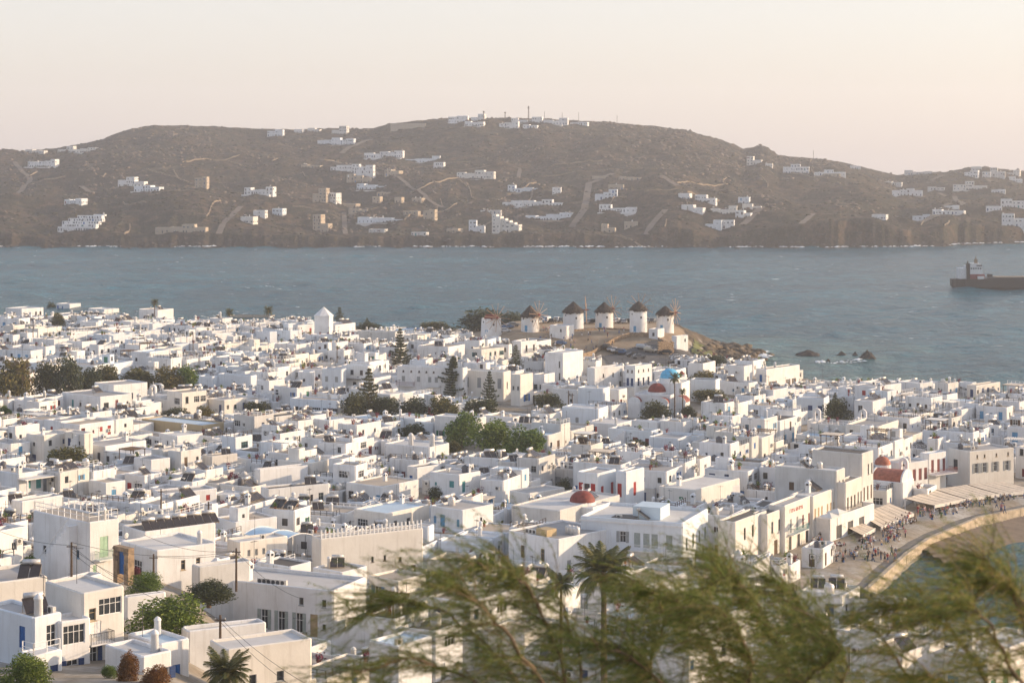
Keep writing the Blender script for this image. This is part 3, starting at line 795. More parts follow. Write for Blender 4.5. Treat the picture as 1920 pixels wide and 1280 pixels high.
def _solar_panel(mb):
    for k in range(2):
        x0 = -1.05 + k * 1.08
        mb.add([(x0, -.9, .25), (x0 + 1, -.9, .25), (x0 + 1, .7, 1.25), (x0, .7, 1.25), (x0, -.86, .16), (x0 + 1, -.86, .16), (x0 + 1, .74, 1.16), (x0, .74, 1.16)],
               [(0, 1, 2, 3)], 0)
        mb.add([(x0, -.9, .25), (x0 + 1, -.9, .25), (x0 + 1, .7, 1.25), (x0, .7, 1.25), (x0, -.86, .16), (x0 + 1, -.86, .16), (x0 + 1, .74, 1.16), (x0, .74, 1.16)],
               [(4, 7, 6, 5), (0, 4, 5, 1), (1, 5, 6, 2), (2, 6, 7, 3), (3, 7, 4, 0)], 1)
def _solar_leg(mb):
    for sx in (-.95, .95):
        mb.tube([(sx, -.85, 0), (sx, -.85, .2)], .03, 5); mb.tube([(sx, .75, 0), (sx, .75, 1.3)], .03, 5); mb.tube([(sx, -.85, .05), (sx, .75, .9)], .025, 5)
    mb.tube([(-.95, .75, .9), (.95, .75, .9)], .03, 5)
def _solar_tank(mb):
    n = 12; vs = []
    for x, r in ((-.85, .05), (-.85, .27), (.85, .27), (.85, .05)):
        for k in range(n): vs.append((x, .85 + r * math.cos(6.283 * k / n), 1.45 + r * math.sin(6.283 * k / n)))
    mb.add(vs, [(j * n + k, (j + 1) * n + k, (j + 1) * n + (k + 1) % n, j * n + (k + 1) % n) for j in range(3) for k in range(n)])
def _ac(mb):
    mb.box(-.42, .42, -.17, .17, .12, .76); mb.box(-.36, -.28, -.15, .15, 0, .12); mb.box(.28, .36, -.15, .15, 0, .12)
    n = 14; mb.add([(-.1 + .25 * math.cos(6.283 * k / n), -.178, .44 + .25 * math.sin(6.283 * k / n)) for k in range(n)], [tuple(range(n))], 1)
def _tank(mb): mb.lathe([(.02, 0), (.55, 0), (.58, .1), (.55, .5), (.58, .9), (.5, 1.15), (.18, 1.25), (.18, 1.33), (.02, 1.34)], 14)
def _dish(mb):
    mb.tube([(0, 0, 0), (0, 0, .8)], .035, 6, 1); mb.tube([(0, 0, .75), (0, -.35, .95)], .02, 5, 1)
    n = 14; vs = [(0, -.02, .8)]
    for r, y in ((.2, -.06), (.42, -.2)):
        for k in range(n): vs.append((r * math.cos(6.283 * k / n), y + .1, .82 + r * math.sin(6.283 * k / n)))
    mb.add(vs, [(0, 1 + k, 1 + (k + 1) % n) for k in range(n)] + [(1 + k, 1 + n + k, 1 + n + (k + 1) % n, 1 + (k + 1) % n) for k in range(n)])
def _ant(mb):
    mb.tube([(0, 0, 0), (0, 0, 3.4)], .028, 5); mb.tube([(-.5, 0, 3.2), (.6, 0, 3.2)], .018, 4)
    for k in range(6): mb.tube([(-.45 + k * .2, -.35 + k * .03, 3.2), (-.45 + k * .2, .35 - k * .03, 3.2)], .012, 4)
def _ant2(mb): mb.tube([(0, 0, 0), (.03, 0, 2.6)], .025, 5); mb.tube([(-.4, 0, 2.2), (.4, .1, 2.2)], .015, 4)
RM = {'chimney': [_m(_chim, 'chimney', [MATS['white'], MATS['black']]), _m(_chim2, 'chimney', MATS['white'], True)],
      'solar_panel': [_m(_solar_panel, 'solar_panel', [MATS['solar'], MATS['solar_frame']])],
      'air_conditioner': [_m(_ac, 'air_conditioner', [MATS['ac_white'], MATS['charcoal']])], 'water_tank': [_m(_tank, 'water_tank', MATS['plastic_tank'], True), _m(_tank, 'water_tank', MATS['tank_metal'], True), _m(_tank, 'water_tank', MATS['roof_white'], True)],
      'satellite_dish': [_m(_dish, 'satellite_dish', [MATS['ac_white'], MATS['metal']])], 'antenna': [_m(_ant, 'antenna', MATS['charcoal']), _m(_ant2, 'antenna', MATS['charcoal'])]}
SOLAR_SUB = [('support_frame', _m(_solar_leg, 'support_frame', MATS['solar_frame'])), ('tank', _m(_solar_tank, 'tank', MATS['tank_metal'], True))]
def roof_item(kind, par, x, y, z, rz=0, s=1.0, var=None):
    me = RM[kind][var if var is not None else RND.randrange(len(RM[kind]))]
    o = link(kind, me, par, (x, y, z - 0.01), rz, s)
    if kind == 'solar_panel':
        for nm, sm in SOLAR_SUB: link(nm, sm, o)
    return o
def pergola(par, x0, x1, y0, y1, z, h, cover='slat', mat='white_paint', cmat='awning'):
    mb = MB()
    for x in (x0, x1):
        for y in (y0, y1):
            q = MB(); q.box(x - .06, x + .06, y - .06, y + .06, z - .02, z + h); q.build('post', MATS[mat], par)
    q = MB()
    for y in (y0, y1): q.box(x0 - .2, x1 + .2, y - .05, y + .05, z + h, z + h + .14)
    q.build('beam', MATS[mat], par)
    if cover == 'slat':
        n = max(3, int((x1 - x0) / 0.45))
        sm = MB(); sm.box(-.05, .05, y0 - .25, y1 + .25, 0, .08); me = sm.mesh('slat', MATS[mat])
        for k in range(n + 1): link('slat', me, par, (x0 + (x1 - x0) * k / n, 0, z + h + .14))
    else:
        q = MB(); q.box(x0 - .25, x1 + .25, y0 - .25, y1 + .25, z + h + .142, z + h + .22); q.build('canopy', MATS[cmat], par)
def railing(par, pts, z, h=0.95, mat='white_paint', gap=1.1, name='railing'):
    mb = MB()
    for (xa, ya), (xb, yb) in zip(pts, pts[1:]):
        L = math.hypot(xb - xa, yb - ya); n = max(1, int(L / gap))
        for k in range(n + 1):
            x, y = xa + (xb - xa) * k / n, ya + (yb - ya) * k / n
            mb.box(x - .04, x + .04, y - .04, y + .04, z, z + h)
        for zz in (h, h * 0.55):
            mb.tube([(xa, ya, z + zz), (xb, yb, z + zz)], .035, 5)
    return mb.build(name, MATS[mat], par)
def balcony(par, face, u, z, w, d, P, mat='charcoal', slab='white'):
    # a slab with a barred railing; P(u, out) gives the local point on the face
    root = MB()
    def bx(u0, u1, o0, o1, z0, z1, mb):
        a, b_ = P(u0, o0), P(u1, o1)
        mb.box(min(a[0], b_[0]), max(a[0], b_[0]), min(a[1], b_[1]), max(a[1], b_[1]), z0, z1)
    bx(u - w / 2, u + w / 2, -0.0, d, z - .14, z, root)
    o = root.build('balcony', MATS[slab], par)
    r = MB(); bx(u - w / 2, u + w / 2, d - .05, d - .01, z + .9, z + .95, r)
    for s in (-1, 1): bx(u + s * (w / 2 - .02) - .02, u + s * (w / 2 - .02) + .02, 0.02, d, z + .9, z + .95, r)
    n = int(w / 0.16)
    for k in range(n + 1):
        uu = u - w / 2 + .02 + (w - .04) * k / n; bx(uu - .012, uu + .012, d - .04, d - .016, z, z + .9, r)
    for k in range(int(d / .18)):
        for s in (-1, 1): bx(u + s * (w / 2 - .02) - .012, u + s * (w / 2 - .02) + .012, k * .18 + .05, k * .18 + .075, z, z + .9, r)
    r.build('railing', MATS[mat], o)

# ------------------------------------------------------------------ a house of several blocks
def make_house(x, y, rz, blocks, near, style=None, name='house', zbase=None, items=None, auto=True, cat='house', rnd=None):
    """blocks: dicts x0 x1 y0 y1 h (above the base), optional par, wall, roof, ops=[(face,u,sill,w,h,kind,colour)], auto"""
    rnd = rnd or RND
    style = style or {}
    ca, sa = math.cos(rz), math.sin(rz)
    W = lambda lx, ly: (x + lx * ca - ly * sa, y + lx * sa + ly * ca)
    cor = [W(bk[i], bk[j]) for bk in blocks for i in ('x0', 'x1') for j in ('y0', 'y1')]
    zb = zbase if zbase is not None else float(np.percentile(G(np.array([c[0] for c in cor]), np.array([c[1] for c in cor])), 40))
    root = thing(name, (x, y, zb), rz)
    paint = style.get('paint') or rnd.choice(PAINT); wallm = style.get('wall') or rnd.choice(WALLS)
    feats = {}
    for bi, bk in enumerate(blocks):
        z0 = bk.get('z0', -2.5 if zbase is None else -2.0); z1 = bk['h']; par = bk.get('par', rnd.uniform(0.15, 0.55))
        ops = list(bk.get('ops', []))
        def covered(face, u, zc):
            px, py = (u, bk['y0'] - .4) if face == 'F' else (bk['x1'] + .4, u)
            for ob in blocks:
                if ob is not bk and ob['x0'] < px < ob['x1'] and ob['y0'] < py < ob['y1'] and ob['h'] > zc - 0.3 and ob.get('z0', -2) < zc: return True
            return False
        if auto and bk.get('auto', True):
            ns = max(1, int((z1 - par + 0.2) / 2.8)); zs = bk.get('z0', 0.0) if bk.get('z0', -1) > 0.5 else 0.0
            if bk.get('z0', -1) > 0.5: ns = max(1, int((z1 - bk['z0']) / 2.6))
            sth = (z1 - par - zs) / ns
            for face, a, b_ in (('F', bk['x0'], bk['x1']), ('R', bk['y0'], bk['y1'])):
                W_ = b_ - a
                for s in range(ns):
                    n = int(W_ / rnd.uniform(2.0, 3.4))
                    for k in range(n):
                        if rnd.random() > style.get('dens', 0.62): continue
                        u = a + W_ * (k + 0.5) / n + rnd.uniform(-.25, .25)
                        dr = rnd.random() < (0.34 if s == 0 else 0.16)
                        kd = rnd.random()
                        if dr: w, h, sill, kind = rnd.choice([(0.9, 2.05), (1.2, 2.1)]) + (0.05, 'door')
                        else:
                            w, h = rnd.choice([(0.7, 0.8), (0.8, 1.0), (0.9, 1.2), (0.5, 0.6), (1.1, 1.2)]); sill = 0.95
                            kind = 'dark' if kd < .35 else 'win' if kd < .6 else 'shut' if kd < .85 else 'shut_open'
                        if rnd.random() < 0.09: w, h, sill, kind = 2.0, 1.3, 0.8, 'glass'
                        ops.append((face, u, zs + s * sth + sill + rnd.uniform(-.08, .08), w, h, kind, paint if rnd.random() < .85 else rnd.choice(PAINT)))
        holes = {'F': [], 'R': []}; good = []
        for op in ops:
            face, u, sl, w, h = op[:5]
            a, b_ = (bk['x0'], bk['x1']) if face == 'F' else (bk['y0'], bk['y1'])
            sl = max(sl, -0.02); w = min(w, (b_ - a) * .7); h = min(h, max(.4, z1 - sl - .3))
            if w < .35 or h < .35: continue
            u = min(max(u, a + .32 + w / 2), b_ - .32 - w / 2)
            if u - w / 2 < a + .3 or u + w / 2 > b_ - .3 or sl + h > z1 - 0.25 or covered(face, u, sl + h / 2): continue
            if any(not (u + w / 2 + .08 < q[0] or u - w / 2 - .08 > q[1] or sl + h + .08 < q[2] or sl - .08 > q[3]) for q in holes[face]): continue
            holes[face].append((u - w / 2, u + w / 2, sl, sl + h)); good.append((face, u, sl, round(w, 1), round(h, 1)) + tuple(op[5:])); holes[face][-1] = (u - round(w, 1) / 2, u + round(w, 1) / 2, sl, sl + round(h, 1))
        mb, ring = block_mesh(bk['x0'], bk['x1'], bk['y0'], bk['y1'], z0, z1, holes, par)
        mb.build('wall', MATS[bk.get('wall', wallm)], root)
        rm = MB(); rm.add(ring, [tuple(range(8))])
        if bk.get('roof') != 'none': rm.build('roof', MATS[bk.get('roof') or rnd.choice(ROOFS)], root)
        for face, u, sl, w, h, kind, colr in good:
            nm, fm, pm, shs = opening(kind, colr, w, h, near)
            loc, r_ = ((u, bk['y0'], sl), 0) if face == 'F' else ((bk['x1'], u, sl), math.pi / 2)
            o = link(nm, fm, root, loc, r_)
            if pm: link('pane', pm, o)
            for q in shs: link('shutter', q, o)
            key = (CNAME.get(colr, colr), 'door' if kind == 'door' else 'shutters' if 'shut' in kind else 'windows' if kind != 'dark' else 'bare window openings')
            if kind == 'dark': key = ('dark', 'window openings')
            feats[key] = feats.get(key, 0) + 1
        # clutter on this roof
        rz_ = z1 - par; bw, bl = bk['x1'] - bk['x0'], bk['y1'] - bk['y0']
        if items is None and bk.get('clutter', True) and bw > 3 and bl > 3:
            P = lambda m_=0.8: (rnd.uniform(bk['x0'] + m_, bk['x1'] - m_), rnd.uniform(bk['y0'] + m_, bk['y1'] - m_))
            free = lambda p: not any(ob is not bk and ob['h'] > rz_ + .2 and ob['x0'] - .4 < p[0] < ob['x1'] + .4 and ob['y0'] - .4 < p[1] < ob['y1'] + .4 for ob in blocks)
            for kind, pr, sr in (('chimney', .30, None), ('solar_panel', .24, 0.0), ('air_conditioner', .34, None), ('antenna', .36, None), ('satellite_dish', .20, None), ('water_tank', .15, None)):
                if rnd.random() < pr * style.get('clutter', 1.0):
                    p = P(1.2 if kind == 'solar_panel' else 0.6)
                    if not free(p): continue
                    r_ = rnd.uniform(0, 6.28) if kind not in ('solar_panel', 'chimney', 'air_conditioner') else (-rz + R(60) + rnd.uniform(-.4, .4) if kind == 'solar_panel' else rnd.choice([0, math.pi / 2]))
                    if kind == 'solar_panel' and rnd.random() < .35: r_ = -rz + R(rnd.uniform(-30, 30))
                    roof_item(kind, root, p[0], p[1], rz_, r_, rnd.uniform(.85, 1.15) if kind != 'air_conditioner' else 1.0)
                    feats[('', kind.replace('_', ' '))] = 1
                    if kind == 'solar_panel' and rnd.random() < .5:
                        p2 = (p[0] + 2.4 * math.cos(r_), p[1] + 2.4 * math.sin(r_))
                        if bk['x0'] + 1 < p2[0] < bk['x1'] - 1 and bk['y0'] + 1 < p2[1] < bk['y1'] - 1 and free(p2): roof_item(kind, root, p2[0], p2[1], rz_, r_, 1)
    if items:
        for it in items: it(root)
    hmax = max(bk['h'] for bk in blocks)
    cx = sum((bk['x0'] + bk['x1']) / 2 for bk in blocks) / len(blocks); cy = sum((bk['y0'] + bk['y1']) / 2 for bk in blocks) / len(blocks)
    wc = W(cx, cy); tb = max(blocks, key=lambda q: q['h'])
    wt = W((tb['x0'] + tb['x1']) / 2, tb['y0'])
    HOUSES.append(dict(o=root, px=pix(wt[0], wt[1], zb + hmax - 1.5), n=len(blocks), h=hmax, feats=feats, wall=wallm, cat=cat, lab=style.get('label'),
                       area=sum((q['x1'] - q['x0']) * (q['y1'] - q['y0']) for q in blocks)))
    if len(cor) >= 4:
        FOOT.append((x, y, rz, min(q['x0'] for q in blocks), max(q['x1'] for q in blocks), min(q['y0'] for q in blocks), max(q['y1'] for q in blocks)))
    return root
FOOT = []
DIM = {}
PROTECT = []       # (px0, px1, lowest visible py, depth): nothing nearer may rise above that line there

def hand(xl, cx, xr, ytop, h, b=28, ops=(), vis=0.55, near=None, blocks=(), items=None, auto=None, name='house', zb=None, label=None, paint=None, wall=None, roof=None, par=0.3, rowsF=(), rowsR=(), dens=.6, L1=None, L2=None, cat='house', clutter=1.0, d=None):
    """a building read off the photograph: left end, near corner, right end and roof line in photo pixels; height in metres"""
    b = R(b)
    if d is None:
        zg = 4.0
        for _ in range(12):
            d = F * (CH - zg - h) / (ytop - HY); zn = gz((cx - HX) / F * d, d + 2) if zb is None else zb; zg = zg * .4 + zn * .6
    else: zg = CH - (ytop - HY) / F * d - h
    xc, yc = (cx - HX) / F * d, d
    k = (xl - HX) / F; l1 = (xc - k * yc) / (math.cos(b) + k * math.sin(b))
    k2 = (xr - HX) / F; den = math.sin(b) - k2 * math.cos(b)
    l2 = (k2 * yc - xc) / den if den > 0.05 else 9
    l1 = L1 or min(max(l1, 2.0), 40); l2 = L2 or min(max(l2, 3.0), 40)
    main = dict(x0=-l1, x1=0, y0=0, y1=l2, h=h, par=par, ops=list(ops), auto=(not rowsF and not rowsR and not ops) if auto is None else auto)
    if wall: main['wall'] = wall
    if roof: main['roof'] = roof
    for face, rows, a, L in (('F', rowsF, -l1, l1), ('R', rowsR, 0, l2)):
        for fr, sill, w, hh, kind, colr in rows:
            for q in fr: main['ops'].append((face, a + L * q, sill, w, hh, kind, colr))
    bl = [main]
    for e in blocks:      # extra blocks in fractions of the main footprint (fx0, fx1, fy0, fy1, h, extra)
        q = dict(x0=-l1 + l1 * e[0], x1=-l1 + l1 * e[1], y0=l2 * e[2], y1=l2 * e[3], h=e[4]); q.update(e[5] if len(e) > 5 else {})
        bl.append(q)
    for e in bl[1:]:
        if e.get('z0', -1) > 0: e['auto'] = e.get('auto', True)
    st = dict(dens=dens, label=label, clutter=clutter)
    if paint: st['paint'] = paint
    if wall: st['wall'] = wall
    o = make_house(xc, yc, -b, bl, near if near is not None else d < 330, st, name, zbase=zg, items=items, cat=cat)
    PROTECT.append((xl + 2, xr - 2, ytop + h * F / d * vis, d - 1))
    DIM[o.name] = (l1, l2, h)
    return o
# ------------------------------------------------------------------ buildings read off the photograph
PF = lambda u, out, y0=0.0: (u, y0 - out)
PR = lambda u, out: (out, u)
def it_bal(face, fu, z, w, d, mat='charcoal', l=None):
    def f(root):
        l1, l2 = l
        if face == 'F': balcony(root, 'F', -l1 + l1 * fu, z, w, d, lambda u, o: (u, -o), mat)
        else: balcony(root, 'R', l2 * fu, z, w, d, lambda u, o: (o, u), mat)
    return f
def extras(o, *fs):
    for f in fs: f(o)
    return o
def Bal(o, face, fu, z, w, d, mat='charcoal'): it_bal(face, fu, z, w, d, mat, DIM[o.name][:2])(o)
def Item(o, kind, fx, fy, par=0.3, rz=0, s=1.0, var=None):
    l1, l2, h = DIM[o.name]; roof_item(kind, o, -l1 + l1 * fx, l2 * fy, h - par, rz, s, var)

# -- the near hillside, lower left
o = hand(83, 154, 234, 1111, 7.0, 48, paint='navy', wall='cream', roof='roof_white', label='three-level cream house with iron balcony, its windows unshuttered, at the lower left', d=172, par=.25,
         rowsR=[((.80,), 4.7, 2.3, 1.5, 'glass', 'tan'), ((.24,), 4.4, .7, 1.1, 'win', 'tan'), ((.30,), 2.9, 1.2, 1.35, 'shut', 'white_paint'), ((.80,), 2.7, .95, 2.1, 'shut_open', 'tan'), ((.25,), .6, .9, 1.5, 'shut_open', 'navy')],
         rowsF=[((.6,), 3.4, .5, .8, 'win', 'tan')], near=True, clutter=0)
Bal(o, 'R', .34, 2.55, 2.3, 1.1)
Item(o, 'antenna', .3, .5, .25, 1)
o = hand(-30, 62, 112, 1157, 5.4, 42, wall='blue_white', paint='blue', d=168, near=True, label='white house with blue door and rooftop solar heater at the left edge', clutter=0,
         rowsF=[((.78,), 2.5, .95, 1.9, 'door', 'blue')], rowsR=[((.62,), 2.5, 1.0, 2.0, 'glass', 'white_paint'), ((.45,), .4, .8, 1.3, 'door', 'blue')])
Item(o, 'solar_panel', .70, .6, .3, R(70)); Item(o, 'chimney', .93, .3, .3, 0, 1.25, 1); Item(o, 'antenna', .8, .7); Item(o, 'air_conditioner', .9, .8)
o = hand(108, 112, 152, 1166, 5.0, 50, wall='white', d=169.5, near=True, label='narrow white house with glazed veranda and blue shutters below it', clutter=0, L1=3,
         rowsR=[((.42,), 2.9, 2.6, 1.7, 'glass', 'white_paint'), ((.40,), .2, 1.1, 1.4, 'shut_open', 'navy')])
o = hand(36, 62, 110, 1228, 3.0, 42, wall='white', d=164, near=True, label='low white terrace with timber railing and a table below the blue-doored house', par=.1, clutter=0,
         rowsR=[((.7,), .3, .8, 1.5, 'door', 'navy')])
l1, l2, h = DIM[o.name]; railing(o, [(-l1 + .2, .2), (-.2, .2), (-.2, l2 - .2)], h - .1, 1.0)
o = hand(195, 266, 300, 1230, 3.2, 47, wall='white', d=164, near=True, label='small white house with blue windows in front of the tree, lower left', clutter=0, rowsR=[((.75,), .9, 1.2, 1.0, 'shut_open', 'navy')])
Item(o, 'chimney', .7, .8, .3, 0, 1.1, 1)
o = hand(238, 300, 356, 1206, 4.6, 47, wall='white', d=170, near=True, label='white house with one blue window beside the small palm', clutter=0, rowsR=[((.55,), 1.3, .8, 1.2, 'shut', 'blue')])
Item(o, 'chimney', .3, .7, .3, 0, 1.0, 1); Item(o, 'antenna', .2, .3)
o = hand(-120, -75, 90, 1100, 5.5, 56, wall='cream', d=186, near=True, label='plain cream wall house cut by the left edge of the photo', auto=False, clutter=0)
Item(o, 'solar_panel', .8, .85, .3, R(60))
o = hand(348, 352, 500, 1182, 4.2, 62, wall='white', d=180, L1=2.0, label='long white garden wall with blind arches and small yard', auto=False, near=True, clutter=0, roof='roof_white')
o = hand(392, 425, 586, 1216, 5.0, 60, wall='cream', d=168, label='low white house with two small windows below the power pole', near=True, clutter=0, rowsR=[((.3, .62), 1.6, .7, .9, 'win', 'grey'), ], rowsF=[((.4,), .6, .9, 2.0, 'door', 'grey')])
# -- tall house with outside stairs
o = hand(61, 166, 224, 979, 7.4, 44, wall='white', d=216, near=True, label='tall white house with outside stairs and pale green balcony', par=.15, clutter=0,
         rowsR=[((.50,), 3.3, 1.1, 2.3, 'shut', 'pale_green'), ((.2,), 1.2, .5, 1.4, 'shut', 'pale_green')], rowsF=[((.22,), 2.9, .7, .8, 'win', 'grey'), ((.80,), 3.2, .8, .9, 'win', 'light_blue'), ((.62,), .2, .9, 2.1, 'door', 'pale_green')])
Bal(o, 'R', .5, 3.2, 2.4, .9, 'pale_green')
l1, l2, h = DIM[o.name]; railing(o, [(-l1 + .15, .15), (-.15, .15), (-.15, l2 - .15), (-l1 + .15, l2 - .15), (-l1 + .15, .15)], h - .02, 1.0); Item(o, 'chimney', .97, .55, .15, 0, .9, 1)
mb = MB(); n = 14
for k in range(n):
    xa = -l1 * .82 + l1 * .62 * k / n; mb.box(xa, xa + l1 * .62 / n + .02, -1.1, -.003, -1.0, 0.6 + (h - 1.2) * (k + 1) / n)
mb.build('staircase', MATS['white'], o)
q = MB(); q.tube([(-l1 * .82, -1.05, 1.7), (-l1 * .2, -1.05, h + .4)], .05, 6)
for k in range(0, n, 2): xa = -l1 * .82 + l1 * .62 * k / n; q.box(xa, xa + .06, -1.08, -1.02, 0.6 + (h - 1.2) * (k + 1) / n, 1.7 + (h - 1.3) * (k + .3) / n)
q.build('handrail', MATS['white_paint'], o)
o = hand(-60, 34, 82, 888, 6.2, 40, wall='white', label='white house with teal shutters under a flat concrete canopy', near=True, clutter=.0, rowsR=[((.45,), 3.3, .5, 1.9, 'shut', 'teal'), ((.8,), 3.1, 1.1, 2.1, 'shut', 'teal')])
l1, l2, h = DIM[o.name]; q = MB(); q.box(0.002, 2.6, -.3, l2 + 1.5, h - .95, h - .78); q.build('canopy', MATS['cream'], o)
for yy in (.2, l2 + .9): q = MB(); q.box(2.2, 2.4, yy, yy + .2, 0, h - .951); q.build('post', MATS['white'], o)
Item(o, 'chimney', .97, .1, .3, 0, 1.2, 0); Item(o, 'air_conditioner', .5, .3); Item(o, 'air_conditioner', .7, .4); Item(o, 'water_tank', .4, .6, .3, 0, 1, 0)
o = hand(20, 40, 120, 940, 5.5, 40, wall='white', auto=True, label='low white house with big chimney below the teal shutters', near=True)
o = hand(165, 197, 236, 905, 4.0, 44, wall='white', near=True, label='small white house with one bright blue square window', clutter=0, rowsR=[((.42,), 1.5, 1.0, 1.1, 'shut', 'light_blue')])
o = hand(236, 258, 282, 921, 3.2, 44, wall='cream', near=True, label='small cream flat-roofed annexe right of the bright blue window')
o = hand(286, 307, 407, 925, 3.6, 56, wall='white', near=True, label='long white house with two red windows', rowsR=[((.40,), 1.2, .8, 1.3, 'shut', 'red'), ((.83,), 1.6, .8, 1.0, 'shut', 'red')], clutter=0.4)
o = hand(250, 282, 320, 862, 5.0, 42, wall='white', label='plain white cube house with a single dark slot window', rowsF=[((.6,), 2.6, .6, 1.3, 'dark', 'grey')])
o = hand(378, 396, 446, 855, 4.6, 50, wall='cream', label='tall white block with a tan roof beside the blue-shuttered wing', roof='roof_tan')
o = hand(265, 380, 421, 797, 4.2, 36, wall='ochre', roof='roof_blue', label='large flat ochre building with a pale blue roof', auto=False, clutter=.3)
o = hand(297, 331, 381, 817, 4.2, 44, wall='white', label='white block in front of the ochre building', rowsF=[((.5,), 2.0, .5, .9, 'win', 'grey')])
o = hand(-30, 19, 58, 832, 5.0, 42, wall='white', label='white house with light blue door and balcony rail at the left edge', rowsR=[((.5,), 2.2, .9, 2.1, 'door', 'light_blue')])
Bal(o, 'R', .55, 2.1, 3.4, .8, 'light_blue')
o = hand(115, 187, 248, 744, 6.2, 42, wall='white', label='white two-storey house with a red-brown door left of the small belfry', rowsR=[((.52,), 3.0, .8, 2.1, 'door', 'maroon'), ((.85,), 3.2, .5, 1.3, 'win', 'brown'), ((.2,), 3.4, 1.4, 1.3, 'win', 'brown')], rowsF=[((.3,), 3.0, .8, 1.7, 'door', 'teal'), ((.5,), 3.5, .8, .8, 'win', 'brown')])
o = hand(312, 340, 388, 736, 5.6, 44, wall='cream', label='cream house with large dark corner windows', rowsR=[((.22,), 2.9, .9, 1.6, 'win', 'charcoal'), ((.6, .86), 2.9, 1.6, 1.5, 'glass', 'charcoal')], rowsF=[((.7,), 2.6, 2.2, 1.6, 'glass', 'charcoal')])
o = hand(176, 212, 277, 722, 6.5, 46, wall='white', label='white house with tall narrow windows before the dark trees', rowsR=[((.10, .22, .55), 2.4, .5, 1.8, 'win', 'navy')], rowsF=[((.6,), 2.4, .9, 1.2, 'win', 'navy')], clutter=.5)
o = hand(408, 470, 482, 704, 6.4, 26, wall='blue_white', label='wide white house right of the long dark tree row', rowsF=[((.5,), 3.9, .6, .8, 'win', 'grey'), ((.2, .8), .8, .8, 1.6, 'shut', 'white_paint')])
o = hand(372, 398, 410, 706, 5.6, 26, wall='blue_white', label='pale blue-white flat wall beside the tree row', auto=False)
o = hand(260, 295, 326, 581, 6.2, 34, wall='white', label='cube-shaped white house on the far skyline below the single palm', rowsF=[((.75,), 3.6, 1.2, 1.2, 'win', 'charcoal')], vis=.5)
o = hand(105, 130, 152, 570, 6.0, 34, wall='white', label='white house on the far skyline beside a dark round tree', vis=.45)
o = hand(10, 40, 82, 579, 6.0, 40, wall='white', label='white house with a row of windows at the far left skyline', rowsR=[((.2, .4, .65, .85), 3.3, .8, 1.3, 'win', 'brown')], vis=.45)
o = hand(164, 195, 224, 580, 5.5, 36, wall='white', label='white house on the skyline with a plain lit side wall', vis=.45)
o = hand(392, 416, 437, 597, 5.0, 34, wall='white', label='white house with a tall chimney on the far skyline', vis=.45); Item(o, 'chimney', .6, .3, .3, 0, 1.5, 1)
o = hand(240, 262, 300, 588, 4.2, 38, wall='white', label='low white house before the skyline cube')
# -- middle distance, centre
o = hand(591, 628, 667, 609, 5.0, 34, wall='white', roof='roof_white', label='white house just below the pyramid-roofed tower', vis=.7)
o = hand(744, 868, 877, 690, 8.6, 20, wall='white', near=False, label='large white mansion with a row of five tiny attic windows', clutter=.5, vis=.8,
         rowsF=[((.10, .22, .34, .45, .56), 7.0, .45, .5, 'win', 'brown'), ((.10, .33, .50, .60), 4.6, .9, 1.4, 'shut', 'grey'), ((.24,), 4.6, .9, 1.4, 'shut', 'white_paint'), ((.35, .47), 1.0, .5, .8, 'win', 'navy')])
Bal(o, 'F', .14, 3.6, 5.0, 1.0, 'maroon'); Bal(o, 'F', .55, 3.6, 4.0, 1.0, 'white_paint')
o = hand(868, 944, 958, 697, 7.6, 24, wall='cream', label='white mansion with four tall dark windows behind the pines', clutter=.5, vis=.8, rowsF=[((.10, .40, .66, .90), 3.2, 1.1, 2.6, 'shut', 'grey')], rowsR=[((.5,), 3.0, .7, 1.8, 'win', 'grey')])
o = hand(603, 640, 646, 692, 8.0, 22, wall='blue_white', roof='roof_dark', label='pale two-storey house with four tall grey shutters', clutter=0, rowsF=[((.25, .75), 4.6, .9, 1.4, 'shut', 'grey'), ((.25, .75), 1.0, .9, 2.2, 'shut', 'grey')], vis=.8)
o = hand(640, 690, 700, 686, 8.6, 24, wall='white', label='white house with awnings between the pines and the grey shutters', rowsF=[((.4, .75), 6.2, .9, 1.2, 'win', 'charcoal'), ((.5,), 3.0, 1.0, 1.3, 'win', 'charcoal')], vis=.7)
l1, l2, h = DIM[o.name]; q = MB(); q.box(-l1 * .95, -l1 * .25, -1.4, -.002, 5.0, 5.14); q.build('canopy', MATS['roof_dark'], o)
o = hand(543, 632, 651, 751, 4.8, 24, wall='blue_white', label='long white house with dark windows and two chimneys left of the hedge', rowsF=[((.15,), 1.4, 1.0, 1.5, 'win', 'charcoal'), ((.33,), 1.6, .6, 1.0, 'win', 'charcoal'), ((.56,), 1.2, 2.4, 1.7, 'glass', 'charcoal'), ((.74,), 1.8, 1.0, 1.0, 'win', 'charcoal'), ((.90,), 1.4, 1.4, 1.5, 'shut_open', 'charcoal')], clutter=0)
Item(o, 'chimney', .2, .2, .3, 0, 1, 1); Item(o, 'chimney', .8, .15, .3, 0, 1.2, 1); Item(o, 'chimney', .95, .4, .3, 0, 1, 1)
o = hand(558, 581, 588, 697, 7.0, 22, wall='white', label='narrow white tower house with small windows')
o = hand(515, 555, 583, 646, 5.2, 32, wall='white', label='white house with brown roof clutter left of centre')
o = hand(670, 741, 748, 622, 4.8, 20, wall='grey_white', roof='roof_white', label='long low white house on the skyline behind a conifer', vis=.75)
o = hand(782, 840, 872, 650, 6.0, 28, wall='white', label='wide white house with dark windows right of the tall pine', rowsF=[((.25, .42), .8, .8, 1.5, 'win', 'navy'), ((.85,), 3.4, 1.4, 1.2, 'win', 'charcoal'), ((.6,), 3.6, .4, .5, 'dark', 'grey')])
